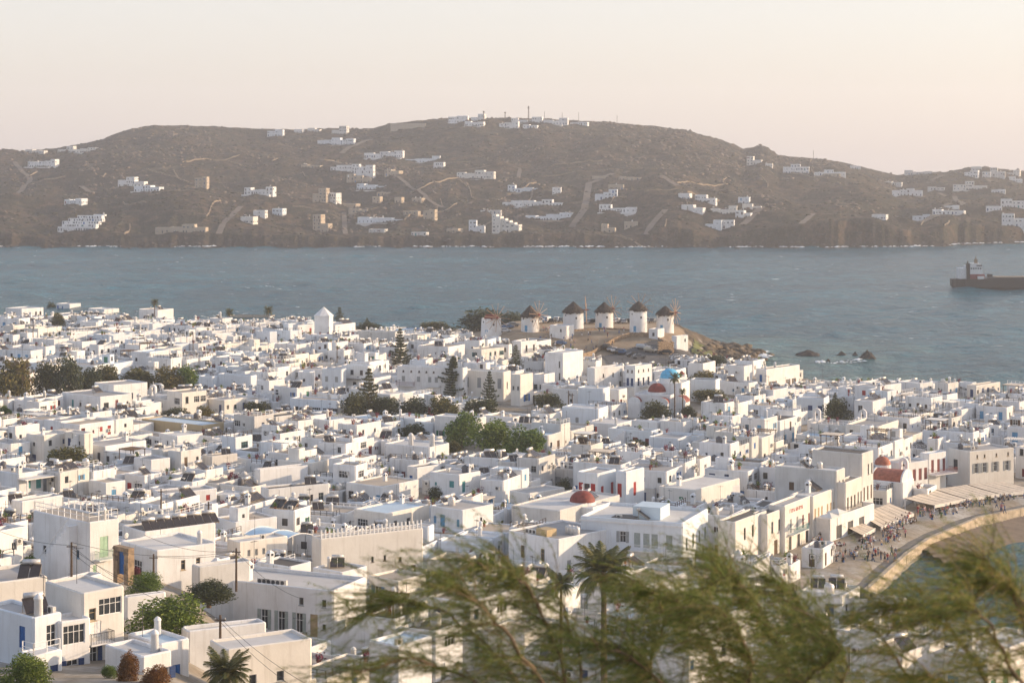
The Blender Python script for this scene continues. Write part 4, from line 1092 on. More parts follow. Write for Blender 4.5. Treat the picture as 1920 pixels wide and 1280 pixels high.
o = hand(876, 902, 946, 655, 6.0, 40, wall='cream', label='cream stepped house below the roofless windmill')
o = hand(960, 976, 1008, 640, 6.4, 42, wall='white', label='white house with balcony facing the windmill square', rowsR=[((.35, .78), 3.3, .8, 1.8, 'win', 'charcoal')], vis=.75); Bal(o, 'R', .58, 3.2, 4.4, .8, 'charcoal')
o = hand(963, 1006, 1034, 626, 3.2, 30, wall='white', label='low white building with blue windows at the foot of a windmill', rowsF=[((.2,), .8, 1.0, 1.3, 'shut', 'blue'), ((.8,), .8, 1.0, 1.3, 'shut', 'blue')], vis=.8, clutter=0)
o = hand(1021, 1055, 1094, 662, 9.4, 32, wall='white', roof='roof_white', label='tall plain white house below the windmill square', rowsF=[((.82,), 5.4, .5, 1.8, 'win', 'grey'), ((.82,), 2.0, .5, 2.0, 'win', 'grey')], clutter=.3, vis=.85)
o = hand(1100, 1114, 1171, 690, 7.6, 48, wall='white', label='white house with two upper windows left of the navy-shuttered mansion', rowsR=[((.30, .62, .88), 4.9, .5, 1.0, 'win', 'brown'), ((.86,), 2.0, .9, 1.5, 'win', 'charcoal')], vis=.7)
o = hand(1172, 1190, 1223, 686, 9.2, 40, wall='white', roof='roof_grey', label='three-storey white mansion with dark blue doors and balcony', vis=.9, clutter=0,
         rowsF=[((.28, .72), 7.4, .5, .7, 'win', 'brown'), ((.28, .72), 4.0, .8, 2.0, 'shut', 'navy')], rowsR=[((.22, .5, .78), 7.4, .5, .7, 'win', 'brown'), ((.22, .5, .78), 4.0, .8, 2.0, 'win', 'navy'), ((.5,), .1, 1.0, 2.2, 'door', 'navy')])
Bal(o, 'R', .5, 3.8, 4.2, .9, 'navy'); Bal(o, 'F', .5, 3.8, 3.0, .8, 'navy')
o = hand(957, 975, 1000, 702, 8.0, 34, wall='cream', label='cream house with blue shutters right of the small pine', rowsR=[((.5,), 1.0, 1.4, 1.8, 'shut_open', 'blue')], rowsF=[((.3, .8), 4.0, .6, 1.0, 'win', 'grey')])
o = hand(999, 1020, 1041, 702, 5.2, 32, wall='white', label='white house with two grey windows left of the navy-shuttered mansion front', rowsF=[((.25, .75), 1.2, 1.1, 1.3, 'win', 'sage')])
o = hand(1053, 1122, 1141, 766, 4.6, 24, wall='blue_white', roof='roof_white', label='wide white block with one door above the flat roofs', rowsF=[((.42,), .3, .8, 2.0, 'door', 'grey')], rowsR=[((.55,), .8, .8, 1.6, 'win', 'brown')])
o = hand(1083, 1131, 1144, 728, 6.0, 22, wall='blue_white', roof='roof_white', label='plain bluish wall house below the white mansions', auto=False)
o = hand(1294, 1342, 1350, 712, 5.6, 20, wall='blue_white', label='wide bluish house right of the two domes', rowsF=[((.7,), 1.2, .6, .9, 'win', 'grey')])
o = hand(1290, 1318, 1342, 681, 5.0, 30, wall='white', label='white house with roof terrace beside the parked cars')
# -- right, by the sea
o = hand(1417, 1436, 1500, 692, 6.6, 42, wall='white', label='white house with blue door at the sea edge', rowsR=[((.15, .25, .65, .82), 1.4, 1.0, 1.6, 'shut_open', 'brown'), ], rowsF=[((.5,), 3.0, .9, 2.0, 'door', 'blue')], vis=.8, zb=1.5)
o = hand(1601, 1636, 1662, 752, 6.0, 32, wall='white', label='white cube house right of the dark green tree', rowsF=[((.35,), 3.2, 1.2, 1.6, 'win', 'grey')])
o = hand(1493, 1545, 1555, 747, 5.0, 20, wall='blue_white', label='bluish house with two navy shuttered windows', rowsF=[((.5, .85), 2.0, 1.1, 1.2, 'shut', 'navy')])
o = hand(1812, 1830, 1876, 722, 6.0, 46, wall='cream', label='cream house on the right skyline by the sea', vis=.7, zb=2)
# -- near centre
o = hand(488, 502, 618, 916, 4.2, 58, wall='white', roof='roof_dark', label='long white house with seven brown windows and dark roof', rowsR=[((.12, .24), .9, 1.0, 1.3, 'win', 'tan'), ((.40, .60, .70), 1.0, .7, 1.4, 'win', 'brown'), ((.86,), 1.1, 1.0, 1.5, 'win', 'sage')], near=True, clutter=0, vis=.8)
Item(o, 'solar_panel', .5, .75, .3, R(70))
o = hand(648, 716, 786, 912, 3.8, 36, wall='white', roof='roof_tan', label='low white house with pale blue doors under a porch', near=True, rowsF=[((.15,), 1.0, 1.2, 1.3, 'win', 'brown'), ((.55, .9), .1, 1.0, 2.1, 'door', 'light_blue')], vis=.7)
o = hand(584, 600, 794, 1010, 7.8, 60, wall='cream', label='long lit wall house topped by a white post railing', near=True, clutter=0, vis=.85, roof='roof_tan', par=.1,
         rowsR=[((.50, .62), 3.6, .4, .8, 'win', 'brown'), ((.77,), 3.2, .5, .7, 'win', 'brown'), ((.78,), .2, .8, 2.0, 'door', 'maroon'), ((.90,), .8, .8, 1.7, 'win', 'brown')])
l1, l2, h = DIM[o.name]
pm = MB(); pm.box(-.09, .09, -.09, .09, 0, 1.25); pmesh = pm.mesh('post', MATS['white_paint'])
for k in range(26): link('post', pmesh, o, (-.16, .3 + (l2 - .6) * k / 25, h - .02))
q = MB(); q.tube([(-.16, .2, h + .62), (-.16, l2 - .2, h + .62)], .06, 6); q.tube([(-.16, .2, h + .25), (-.16, l2 - .2, h + .25)], .05, 6); q.build('rail', MATS['white_paint'], o)
o = hand(806, 866, 926, 956, 6.2, 40, wall='white', label='white two-storey house with light blue shutters and roof terrace', near=True, rowsF=[((.16, .88), 3.4, .6, 1.2, 'shut', 'light_blue'), ((.40,), 3.0, 1.0, 2.0, 'door', 'light_blue'), ((.3, .65), .4, .9, 1.9, 'shut', 'grey')], rowsR=[((.6,), 3.6, .5, .8, 'win', 'brown')])
o = hand(805, 860, 902, 890, 6.4, 38, wall='white', label='white house with a curved gable behind the garden tree', near=True)
o = hand(762, 781, 826, 876, 4.0, 46, wall='white', roof='roof_dark', label='white house with a bright blue door and dark roof', rowsF=[((.45,), .2, .9, 2.1, 'door', 'blue')], near=True)
o = hand(720, 805, 843, 838, 4.6, 30, wall='white', roof='roof_white', label='long white house with two tall chimneys before the green trees', clutter=0, rowsF=[((.2,), .2, 1.6, 2.1, 'door', 'grey'), ((.6,), 1.0, 2.0, 1.6, 'shut', 'white_paint')])
Item(o, 'chimney', .46, .3, .3, 0, 1.5, 1); Item(o, 'chimney', .95, .25, .3, 0, 1.7, 1)
o = hand(476, 486, 578, 880, 5.2, 56, wall='white', label='long plain white wall house, centre left', near=False, auto=False)
o = hand(662, 725, 806, 962, 5.0, 38, wall='cream', label='house with two wide dark glazed windows', near=True, rowsF=[((.28, .78), 2.0, 2.3, 1.5, 'glass', 'charcoal')], rowsR=[((.2, .5), 2.0, .9, 1.5, 'win', 'grey')], vis=.6)
# -- the two red-shuttered wings
o = hand(1082, 1119, 1156, 887, 7.6, 36, wall='blue_white', roof='roof_grey', label='white mansion wing with red shutters behind the red dome', near=True, clutter=0, rowsF=[((.15, .82), 3.4, 1.0, 2.3, 'shut', 'red'), ((.5,), 4.6, 1.2, 1.0, 'win', 'maroon')], rowsR=[((.28,), 2.6, .9, 2.5, 'shut', 'red'), ((.78,), 2.9, .9, 2.5, 'shut', 'red')], vis=.85)
o = hand(1154, 1173, 1209, 884, 7.8, 36, wall='blue_white', roof='roof_grey', label='second red-shuttered wing right of the red dome mansion', near=True, clutter=0, rowsF=[((.40,), 3.2, .9, 2.4, 'shut', 'red')], rowsR=[((.48,), 3.2, .9, 2.4, 'shut', 'red')], vis=.85)
o = hand(1088, 1280, 1328, 980, 8.2, 22, wall='blue_white', roof='roof_white', label='large grey-white building with grey shutters and stone balcony', near=True, clutter=.6, vis=.8, par=.5,
         rowsF=[((.42,), 4.6, 1.0, 1.7, 'shut_open', 'grey'), ((.56, .65, .73, .87), 4.0, 1.0, 2.2, 'shut', 'sage'), ((.30, .5, .6), .8, 1.0, 1.6, 'win', 'grey')], rowsR=[((.15, .4, .65, .88), 3.6, .9, 2.0, 'win', 'sage'), ((.2, .5, .8), .3, 1.0, 2.2, 'door', 'brown')])
l1, l2, h = DIM[o.name]; Bal(o, 'F', .60, 3.7, 7.0, 1.2, 'white_paint')
q = MB(); q.box(-l1 * .55, -l1 * .28, l2 * .25, l2 * .6, h - .49, h + 1.4); q.build('roof_hut', MATS['roof_blue'], o)
q = MB(); q.box(-l1 * .72, -l1 * .5, l2 * .1, l2 * .3, h - .2, h - .1); q.build('roof_cover', MATS['roof_dark'], o)
q = MB(); q.box(-l1 - .12, .12, -.12, -.003, h - .75, h - .5); q.build('cornice', MATS['white'], o)
o = hand(952, 1046, 1149, 1010, 6.4, 44, wall='white', roof='roof_grey', label='white building with grey doors and ventilation boxes on the roof', near=True, clutter=0, rowsR=[((.20, .52, .88), .9, .9, 2.0, 'shut', 'grey'), ((.70,), .5, 1.0, 2.8, 'door', 'grey')], rowsF=[((.3, .7), 2.6, .8, 1.9, 'win', 'tan')], vis=.85)
l1, l2, h = DIM[o.name]; q = MB(); q.box(-5.4, -3.2, 1.0, 3.2, h - .3, h + .75); q.build('duct_box', MATS['ochre'], o)
for fx in (.72, .8, .87): Item(o, 'water_tank', fx, .45, .3, 0, 1.0, 1)
for k in range(3): Item(o, 'air_conditioner', .3 + k * .07, .1)
o = hand(1235, 1303, 1388, 918, 5.2, 36, wall='cream', roof='roof_white', label='flat-roofed house with one green shutter', near=True, rowsF=[((.62,), 2.6, .9, 1.1, 'shut', 'green')], clutter=.5)
o = hand(1328, 1337, 1389, 917, 4.0, 50, wall='white', label='white walled house left of the waterfront facades', near=True, auto=False)
o = hand(954, 992, 1060, 925, 4.4, 44, wall='cream', label='cream house with pergola terrace left of the red dome', near=True)
o = hand(958, 1049, 1163, 957, 5.0, 34, wall='grey_white', roof='roof_white', label='broad flat-roofed building below the red dome', near=True, clutter=.7, rowsR=[], auto=False)
o = hand(997, 1030, 1051, 776, 3.6, 30, wall='white', label='low white house right of the green trees')
o = hand(1216, 1271, 1297, 822, 4.6, 28, wall='blue_white', label='white house with pale door right of the dark bush')
o = hand(380, 625, 688, 1106, 8.0, 24, wall='white', roof='roof_white', label='large white house with three tall grey-green windows', near=True, clutter=0, vis=.9, d=225, par=.4,
         rowsF=[((.48, .61, .745), 2.7, .95, 2.3, 'shut_open', 'sage'), ((.76, .93), 5.9, .6, .9, 'win', 'grey'), ((.93,), 3.3, .5, .7, 'win', 'grey'), ((.855,), 2.4, 1.0, 2.6, 'door', 'tan')], rowsR=[((.4,), 5.4, .6, .7, 'win', 'grey')])
l1, l2, h = DIM[o.name]
for k in range(6): Item(o, 'air_conditioner', .42 + k * .035, .12, .4)
Item(o, 'chimney', .02, .3, .4, 0, 1.3, 0); Item(o, 'chimney', .27, .3, .4, 0, 1.3, 0)
# -- more near houses seen between and behind
o = hand(225, 292, 405, 1032, 4.0, 50, wall='white', roof='roof_white', d=236, near=True, label='low white house with shaded porch behind the power pole', clutter=.2, rowsR=[((.45, .7), 1.2, .6, 1.2, 'win', 'tan')], rowsF=[((.5,), .2, 2.0, 2.0, 'glass', 'charcoal')])
o = hand(368, 372, 470, 1062, 5.0, 56, wall='grey_white', d=228, near=True, label='plain grey-white garden house right of the shaded porch', auto=False, clutter=.3)
o = hand(228, 270, 405, 1000, 4.4, 52, wall='white', near=True, label='white house with a long row of solar panels', clutter=0, auto=False)
l1, l2, h = DIM[o.name]
for k in range(5): roof_item('solar_panel', o, -1.6, 1.8 + k * 2.3, h - .3, R(82), 1.0)
o = hand(402, 440, 520, 978, 5.2, 50, wall='white', near=True, label='white house with a roof hut left of the curved blue roof', blocks=[(.5, .9, .1, .4, 7.2, dict(z0=4.6))])
o = hand(425, 448, 540, 1016, 5.6, 54, wall='cream', near=True, label='house with three small arched openings below the curved blue roof', rowsR=[((.2, .35, .5), 3.4, .5, .9, 'dark', 'grey')], clutter=.3)
o = hand(690, 745, 800, 1088, 4.2, 40, wall='cream', d=262, near=True, label='cream house with a blue window half behind the feathery branches', rowsF=[((.35,), 1.6, 1.2, 1.4, 'shut_open', 'blue')])
o = hand(480, 540, 585, 1062, 4.6, 36, wall='white', d=262, near=True, label='white house with roof railings below the long lit wall', clutter=1.2)
o = hand(585, 640, 690, 1072, 4.0, 38, wall='white', d=258, near=True, label='small white house with metal chimney pipes below the long lit wall', clutter=1.2)
o = hand(690, 745, 812, 1210, 4.2, 38, wall='white', d=192, near=True, label='white house with a pale blue terrace behind the feathery tree', roof='roof_blue')
o = hand(800, 880, 980, 1130, 6.0, 36, wall='white', d=228, near=True, label='white house largely hidden by the left feathery branches')
o = hand(960, 1010, 1090, 1120, 5.0, 36, wall='white', d=238, near=True, label='white house beside the tall palm, behind branches')
o = hand(1100, 1180, 1290, 1110, 5.0, 34, wall='white', d=250, near=True, label='white house behind the tall palm crown')
o = hand(1210, 1290, 1400, 1180, 5.5, 34, wall='white', d=215, near=True, label='white house hidden behind the middle of the feathery tree')
o = hand(1620, 1690, 1772, 1226, 4.6, 40, wall='cream', d=196, near=True, label='cream house with brown doors at the lower right behind branches', paint='brown')
o = hand(1770, 1850, 1960, 1232, 4.6, 40, wall='cream', d=196, near=True, label='cream house at the lower right corner behind branches', paint='green')

# ------------------------------------------------------------------ the waterfront facades
def front(cx, xr, y, h, rows, label, b=31, xl=None, wall='cream', **kw):
    return hand(xl if xl is not None else cx - 40, cx, xr, y, h, b, wall=wall, rowsR=rows, label=label, near=True, vis=.9, zb=2.3, name='shop_house', cat='shop house', **kw)
TW = lambda *fr: (fr, 3.6, .9, 2.1, 'shut', 'brown')
o = front(1378, 1438, 978, 7.2, [((.3, .55, .8), 3.8, .7, 1.9, 'win', 'brown')], 'cream waterfront house half behind the branches, first of the facade row', xl=1345)
o = front(1438, 1471, 964, 7.0, [((.3, .7), 3.6, .8, 1.9, 'win', 'grey'), ((.5,), .1, 1.4, 2.3, 'door', 'brown')], 'cream waterfront house left of the lettered facade', xl=1410)
sg = front(1471, 1523, 948, 7.6, [((.22, .45), 2.9, .8, 2.2, 'shut', 'grey'), ((.66,), 2.9, .7, 2.1, 'shut', 'maroon'), ((.88,), 2.9, .7, 2.0, 'shut', 'maroon'), ((.2, .5, .8), .1, 1.1, 2.2, 'door', 'charcoal')], 'waterfront house with red lettering high on its front', xl=1440)
Bal(sg, 'R', .4, 2.8, 6.5, 1.0, 'teal')
o = front(1524, 1568, 930, 7.6, [((.10, .24, .38), 3.4, .7, 2.0, 'shut', 'tan'), ((.62, .76, .90), 3.4, .7, 2.0, 'shut', 'tan'), ((.3, .7), .1, 1.2, 2.2, 'door', 'brown')], 'waterfront facade with six tall tan shutters', xl=1480)
o = front(1568, 1585, 882, 10.6, [((.35, .75), 7.4, .6, 1.3, 'win', 'grey'), ((.25, .5, .75), 3.8, .6, 2.1, 'win', 'grey')], 'tall waterfront house with a long plain grey side wall', xl=1452, wall='grey_white', rowsF=[((.28,), 6.6, .9, 1.4, 'shut', 'brown')], roof='roof_white')
o = front(1585, 1617, 905, 8.6, [((.15, .35, .55), 3.9, .7, 2.1, 'win', 'tan'), ((.75, .92), 4.2, .6, 2.0, 'shut', 'charcoal')], 'waterfront facade between the two tall houses', xl=1560)
Bal(o, 'R', .35, 3.7, 6.0, 1.0, 'charcoal')
o = front(1616, 1638, 850, 12.2, [((.55, .85), 8.2, .6, 1.8, 'win', 'charcoal'), ((.2, .5, .8), 3.8, .7, 2.4, 'shut', 'brown')], 'tallest waterfront house with a dark roof and lit front', xl=1522, wall='grey_white', roof='roof_dark', rowsF=[])
o = hand(1655, 1695, 1741, 868, 6.9, 52, d=366, wall='white', rowsR=[((.12,), 4.4, .6, 1.4, 'win', 'brown'), ((.42, .66, .88), 3.3, .9, 2.2, 'shut', 'maroon')], label='white house with three wine-red shutters above the awnings', near=True, vis=.7, name='shop_house', cat='shop house')
o = hand(1724, 1741, 1775, 850, 7.6, 52, d=372, wall='white', rowsR=[((.22, .55, .85), 3.9, .8, 2.4, 'shut', 'maroon')], label='taller white house with three wine-red shutters beside the balcony', near=True, vis=.65, name='shop_house', cat='shop house', roof='roof_blue')
Bal(o, 'R', .5, 3.8, 6.5, 2.2, 'maroon')
o = hand(1775, 1817, 1902, 846, 7.6, 62, d=375, wall='cream', rowsR=[((.18, .34, .60, .86), 6.1, .4, .7, 'win', 'tan'), ((.16, .34, .58, .84), 3.3, .9, 1.9, 'shut_open', 'grey')], label='broad cream waterfront house with four shuttered windows', near=True, vis=.85, name='shop_house', cat='shop house', rowsF=[((.4,), 3.6, 1.2, 2.0, 'win', 'charcoal')])
o = hand(1903, 1945, 1985, 842, 7.0, 50, d=384, wall='white', label='white waterfront house cut by the right edge', near=True, name='shop_house', cat='shop house', rowsF=[((.3, .7), 5.4, .9, 1.4, 'win', 'charcoal'), ((.5,), 1.2, 2.0, 1.6, 'shut', 'maroon')])
# a line of red painted capitals, too far off to read: one stroke shape each
l1, l2, h = DIM[sg.name]
q = MB(); rr = random.Random(5)
for k in range(11):
    yy = l2 * .18 + l2 * .5 * k / 11; zz = h - 1.5
    q.box(.012, .03, yy, yy + .10, zz, zz + .62)
    if k % 3 != 1: q.box(.013, .029, yy + .101, yy + .34, zz + rr.choice([0, .26, .52]), zz + rr.choice([.36, .62]) + .001)
    if k % 2: q.box(.012, .03, yy + .341, yy + .42, zz, zz + rr.choice([.3, .62]))
q.build('lettering', MATS['red'], sg)

o = hand(226, 236, 312, 1118, 2.0, 58, wall='white', d=197, L1=.8, label='low white garden wall behind the lower-left courtyard tree', auto=False, near=True, clutter=0, par=.05, name='garden_wall', cat='wall')
o = hand(300, 304, 352, 1150, 1.8, 60, wall='cream', d=188, L1=.7, label='short cream garden wall right of the courtyard tree', auto=False, near=True, clutter=0, par=.05, name='garden_wall', cat='wall')
# ------------------------------------------------------------------ windmills
def windmill(px, ybase, ytop, wpx, apex, hub_az, label, thatch=True, wheel=4.6, zb=10.4):
    p = at(px, ybase, zb); d = p.y; r = wpx / 2 * d / F; h = (ybase - ytop) * d / F; ha = (ytop - apex) * d / F
    root = thing('windmill', (p.x, p.y, zb), 0, label, 'windmill', 'windmills on the headland')
    mb = MB(); n = 36
    if thatch: prof = [(r * 1.0, -1.5), (r * 1.0, 0), (r * .985, h * .5), (r * .97, h), (r * .80, h), (r * .8, h - .3)]; mb.lathe(prof, n, cap=False)
    else:
        prof = [(r * 1.02, -1.5), (r * 1.02, 0), (r * .99, h * .5), (r * .96, h - .5)]; mb.lathe(prof, n, cap=False)
        for k in range(n):
            a0, a1 = 6.2832 * k / n, 6.2832 * (k + 1) / n; t = h - .5 + RND.choice([.0, .25, .5, .6]); q = r * .96; u = r * .82
            mb.add([(q * math.cos(a0), q * math.sin(a0), h - .5), (q * math.cos(a1), q * math.sin(a1), h - .5), (u * math.cos(a1), u * math.sin(a1), h - .5), (u * math.cos(a0), u * math.sin(a0), h - .5),
                    (q * math.cos(a0), q * math.sin(a0), t), (q * math.cos(a1), q * math.sin(a1), t), (u * math.cos(a1), u * math.sin(a1), t), (u * math.cos(a0), u * math.sin(a0), t)],
                   [(0, 1, 5, 4), (4, 5, 6, 7), (2, 3, 7, 6), (1, 2, 6, 5), (3, 0, 4, 7)])
    mb.build('tower', MATS['white'], root, smooth=False)
    if thatch:
        mb = MB(); rg = random.Random(int(px)); n2 = 40; lv = 9; vs = []
        for j in range(lv):
            t = j / (lv - 1)
            for k in range(n2):
                a = 6.2832 * k / n2; rr = r * 1.07 * (1 - t ** 1.12) + .1; rr *= rg.uniform(.95, 1.06)
                z = h - (.55 * rg.uniform(.3, 1.2) if j == 0 else .05) + ha * t + rg.uniform(-.06, .06)
                vs.append((rr * math.cos(a), rr * math.sin(a), z))
        fs = [(j * n2 + k, j * n2 + (k + 1) % n2, (j + 1) * n2 + (k + 1) % n2, (j + 1) * n2 + k) for j in range(lv - 1) for k in range(n2)] + [tuple((lv - 1) * n2 + k for k in range(n2))]
        mb.add(vs, fs); mb.build('thatched_cap', MATS['thatch'], root)
    else:
        mb = MB(); a = hub_az
        for k in range(6): mb.box(-r * .7 + .1 * k, r * .7 - .1 * k, -.9 + k * .3, -.65 + k * .3, h - .6 + .12 * k, h + .2 + .22 * k)
        mb.build('timber_frame', MATS['hub_red'], root)
    A = Vector((math.cos(hub_az), math.sin(hub_az), .06)); C = A * (r + .75); C.z = h + .55
    mb = MB(); mb.tube([A * (r * .3) + Vector((0, 0, h + .45)), C + A * 0.9], .2, 8); mb.tube([C - A * .25, C + A * .25], .42, 10); mb.build('hub', MATS['hub_red'], root)
    U = A.cross(Vector((0, 0, 1))).normalized(); Wd = U.cross(A).normalized()
    for k in range(12):
        a = 6.2832 * k / 12 + .13; D = U * math.cos(a) + Wd * math.sin(a)
        q = MB(); q.tube([C, C + D * wheel], [.11, .08], 5); s_ = q.build('spar', MATS['spar_wood'], root)
    q = MB()
    for k in range(12):
        a, a2 = 6.2832 * k / 12 + .13, 6.2832 * (k + 1) / 12 + .13
        q.tube([C + (U * math.cos(a) + Wd * math.sin(a)) * wheel * .97, C + (U * math.cos(a2) + Wd * math.sin(a2)) * wheel * .97], .018, 3)
    q.build('rope', MATS['spar_wood'], root)
    for aa, zz, w_, h_ in ((R(-75), h * .62, .5, .7), (R(-140), h * .78, .4, .5), (R(-118), .15, .9, 1.9)):
        mb = MB(); mb.box(-w_ / 2, w_ / 2, -.02, .25, 0, h_)
        o = mb.build('door' if h_ > 1.5 else 'window', MATS['charcoal'] if h_ < 1.5 else MATS['light_blue'], root, (r * .99 * math.cos(aa), r * .99 * math.sin(aa), zz), aa + math.pi / 2)
    PROTECT.append((px - wpx / 2, px + wpx / 2, ybase - 4, d - 5))
    FOOT.append((p.x, p.y, 0, -r - 1, r + 1, -r - 1, r + 1))
windmill(921, 629, 597, 38, 590, R(-62), 'roofless white windmill with red timber frame, first of the row', thatch=False, zb=9.0)
windmill(994, 621, 592, 34, 572, R(-42), 'second windmill, its big wheel of spars turned to the viewer')
windmill(1075, 618, 584, 39, 565, R(-4), 'widest thatched windmill, with a low white shed before it')
windmill(1133, 616, 583, 34, 566, R(38), 'thatched windmill in the middle of the square edge, pale spars behind')
windmill(1197, 622, 580, 33, 564, R(78), 'tallest slender thatched windmill with small windows')
windmill(1247, 620, 588, 33, 573, R(-28), 'last thatched windmill, nearest the headland rocks')
for _d in (0,):
    o = hand(1030, 1062, 1077, 611, 2.6, 28, wall='white', auto=False, zb=10.4, ops=[('F', -2, .7, .6, .8, 'win', 'charcoal')], label='low white shed in front of the widest windmill', clutter=0, name='shed', cat='shed')
    o = hand(1216, 1233, 1246, 617, 2.8, 30, wall='white', zb=9.2, auto=False, ops=[('F', -1.5, .6, .8, 1.0, 'win', 'charcoal')], label='small white hut beside the last windmill', clutter=0, name='shed', cat='shed')
    o = hand(1262, 1268, 1291, 630, 3.0, 45, wall='white', zb=7.5, auto=True, label='small white house at the edge of the headland', clutter=0)
# stone walls round the square: coursed blocks as separate stones
simple('stone_warm', (0.30, 0.215, 0.14), 0.95, scale=1.6, var=0.4)
STN = []
for k in range(6):
    q = MB(); j = lambda: RND.uniform(-.05, .05)
    x, y, z = .34, .27, .2
    q.add([(-x + j(), -y + j(), -z + j()), (x + j(), -y + j(), -z + j()), (x + j(), y + j(), -z + j()), (-x + j(), y + j(), -z + j()), (-x + j(), -y + j(), z + j()), (x + j(), -y + j(), z + j()), (x + j(), y + j(), z + j()), (-x + j(), y + j(), z + j())],
          [(0, 3, 2, 1), (4, 5, 6, 7), (0, 1, 5, 4), (1, 2, 6, 5), (2, 3, 7, 6), (3, 0, 4, 7)])
    STN.append((q.v, q.f))
def stone_wall(pts, h, label, t=.5, drop=.5):
    root = None; q = MB(); V0 = Vector(pts[0])
    for a, b_ in zip(pts, pts[1:]):
        a, b_ = Vector(a), Vector(b_); L = (b_ - a).length; dr = (b_ - a).normalized(); ang = math.atan2(dr.y, dr.x); n = max(1, int(L / .68))
        for k in range(n):
            c = a + dr * (L * (k + .5) / n); zg = gz(c.x, c.y)
            for r_ in range(max(1, int((h + drop) / .4))):
                v, f = RND.choice(STN); sh = .34 * (r_ % 2); ca, sa = math.cos(ang), math.sin(ang)
                q.add([(c.x + (p[0] + sh) * ca - p[1] * sa, c.y + (p[0] + sh) * sa + p[1] * ca, zg - drop + .2 + r_ * .4 + p[2]) for p in v], f)
    return tag(q.build('stone_wall', MATS['stone_warm']), label, 'stone wall')
gp = lambda px, py, z: tuple(at(px, py, z).xy)
stone_wall([gp(1092, 665, 6), gp(1120, 657, 6.3), gp(1150, 649, 6.8), gp(1180, 645, 7), gp(1232, 648, 6.5)], 1.6, 'long brown stone retaining wall between the square and the car park')
stone_wall([gp(1233, 664, 5.4), gp(1262, 662, 5.4)], 4.2, 'tall square stone abutment beside the car park')
stone_wall([gp(1030, 619, 10.3), gp(1075, 622, 10.2), gp(1118, 620, 10.2)], .9, 'low curved stone wall below the widest windmill')
stone_wall([gp(1120, 618, 10.3), gp(1165, 619, 10.3), gp(1215, 632, 9.2), gp(1245, 640, 8.2)], .9, 'low stone wall running down past the slender windmill')
# ------------------------------------------------------------------ pyramid-roofed tower
p = at(607, 609, 12.0); d = p.y; r = 17.5 * d / F; h = 17 * d / F
t = thing('pyramid_tower', (p.x, p.y, 12.0), R(10), 'white six-sided tower with a pointed pyramid roof on the skyline', 'tower')
mb = MB(); mb.lathe([(r, -9), (r, h)], 6); mb.build('tower_wall', MATS['white'], t)
mb = MB(); mb.lathe([(r * 1.06, h - .1), (r * 1.06, h + .15), (.08, h + 17 * d / F)], 6); mb.build('pyramid_roof', MATS['white'], t)
PROTECT.append((588, 626, 604, d)); FOOT.append((p.x, p.y, 0, -r, r, -r, r))
# ------------------------------------------------------------------ churches
def dome(root, r, z, mat, loc=(0, 0), drum=1.0, n=28, squash=1.0, cross=True):
    mb = MB(); mb.lathe([(r * 1.05, z - 3), (r * 1.05, z + drum), (r * .9, z + drum + .02)], n, c=loc, cap=False); mb.build('drum', MATS['white'], root, smooth=False)
    mb = MB(); mb.lathe([(r * math.cos(a) + .01, z + drum + r * squash * math.sin(a)) for a in np.linspace(0, 1.56, 12)], n, c=loc, cap=False); o = mb.build('dome', MATS[mat], root, smooth=True)
    if cross:
        mb = MB(); zt = z + drum + r * squash; mb.lathe([(.16, zt - .05), (.12, zt + .25), (.04, zt + .3)], 8, c=loc); mb.box(loc[0] - .04, loc[0] + .04, loc[1] - .04, loc[1] + .04, zt + .25, zt + 1.1); mb.box(loc[0] - .3, loc[0] + .3, loc[1] - .035, loc[1] + .035, zt + .75, zt + .83)
        mb.build('cross', MATS['white_paint'], root)
def belfry(root, x, y, z, s=1.0, mat='white', rz=0):
    mb = MB(); w = 1.0 * s; t_ = .25 * s
    for sx in (-1, 1): mb.box(sx * w * .5 - .22 * s, sx * w * .5 + .22 * s, -t_, t_, 0, 1.5 * s)
    n = 10
    for k in range(n):
        a0, a1 = math.pi * k / n, math.pi * (k + 1) / n; ri, ro = .28 * s, .72 * s
        P = lambda a, r_, y_: (r_ * math.cos(a), y_, 1.5 * s + r_ * math.sin(a))
        mb.add([P(a0, ri, -t_), P(a1, ri, -t_), P(a1, ro, -t_), P(a0, ro, -t_), P(a0, ri, t_), P(a1, ri, t_), P(a1, ro, t_), P(a0, ro, t_)], [(0, 3, 2, 1), (4, 5, 6, 7), (3, 7, 6, 2), (0, 1, 5, 4)])
    mb.box(-.04 * s, .04 * s, -.04, .04, 2.2 * s, 2.8 * s)
    o = mb.build('belfry', MATS[mat], root, (x, y, z), rz)
    q = MB(); q.lathe([(.02, 1.35 * s), (.16 * s, 1.1 * s), (.2 * s, .95 * s)], 10); q.build('bell', MATS['brown'], o)
    return o
def church(px, py, zg, W_, L_, h, rz, label, domes, d=None, wall='white', name='church'):
    dd = F * (CH - zg - h) / (py - HY); x = (px - HX) / F * dd
    root = thing(name, (x, dd, zg), rz, label, 'church')
    mb, ring = block_mesh(-W_ / 2, W_ / 2, -L_ / 2, L_ / 2, -3, h, {}, .25); mb.build('wall', MATS[wall], root)
    q = MB(); q.add(ring, [tuple(range(8))]); q.build('roof', MATS['roof_white'], root)
    for a in domes: dome(root, *a)
    FOOT.append((x, dd, rz, -W_ / 2, W_ / 2, -L_ / 2, L_ / 2))
    k = F / dd; PROTECT.append((px - W_ / 2 * k, px + W_ / 2 * k, py + h * k * .45, dd - L_))
    return root, dd
c, d = church(1232, 736, 4.0, 9, 8, 5.0, R(-20), 'white church with a dark red dome beside the blue dome', [(2.2, 5.0, 'dome_red', (0, 0), .3, 28, .95)])
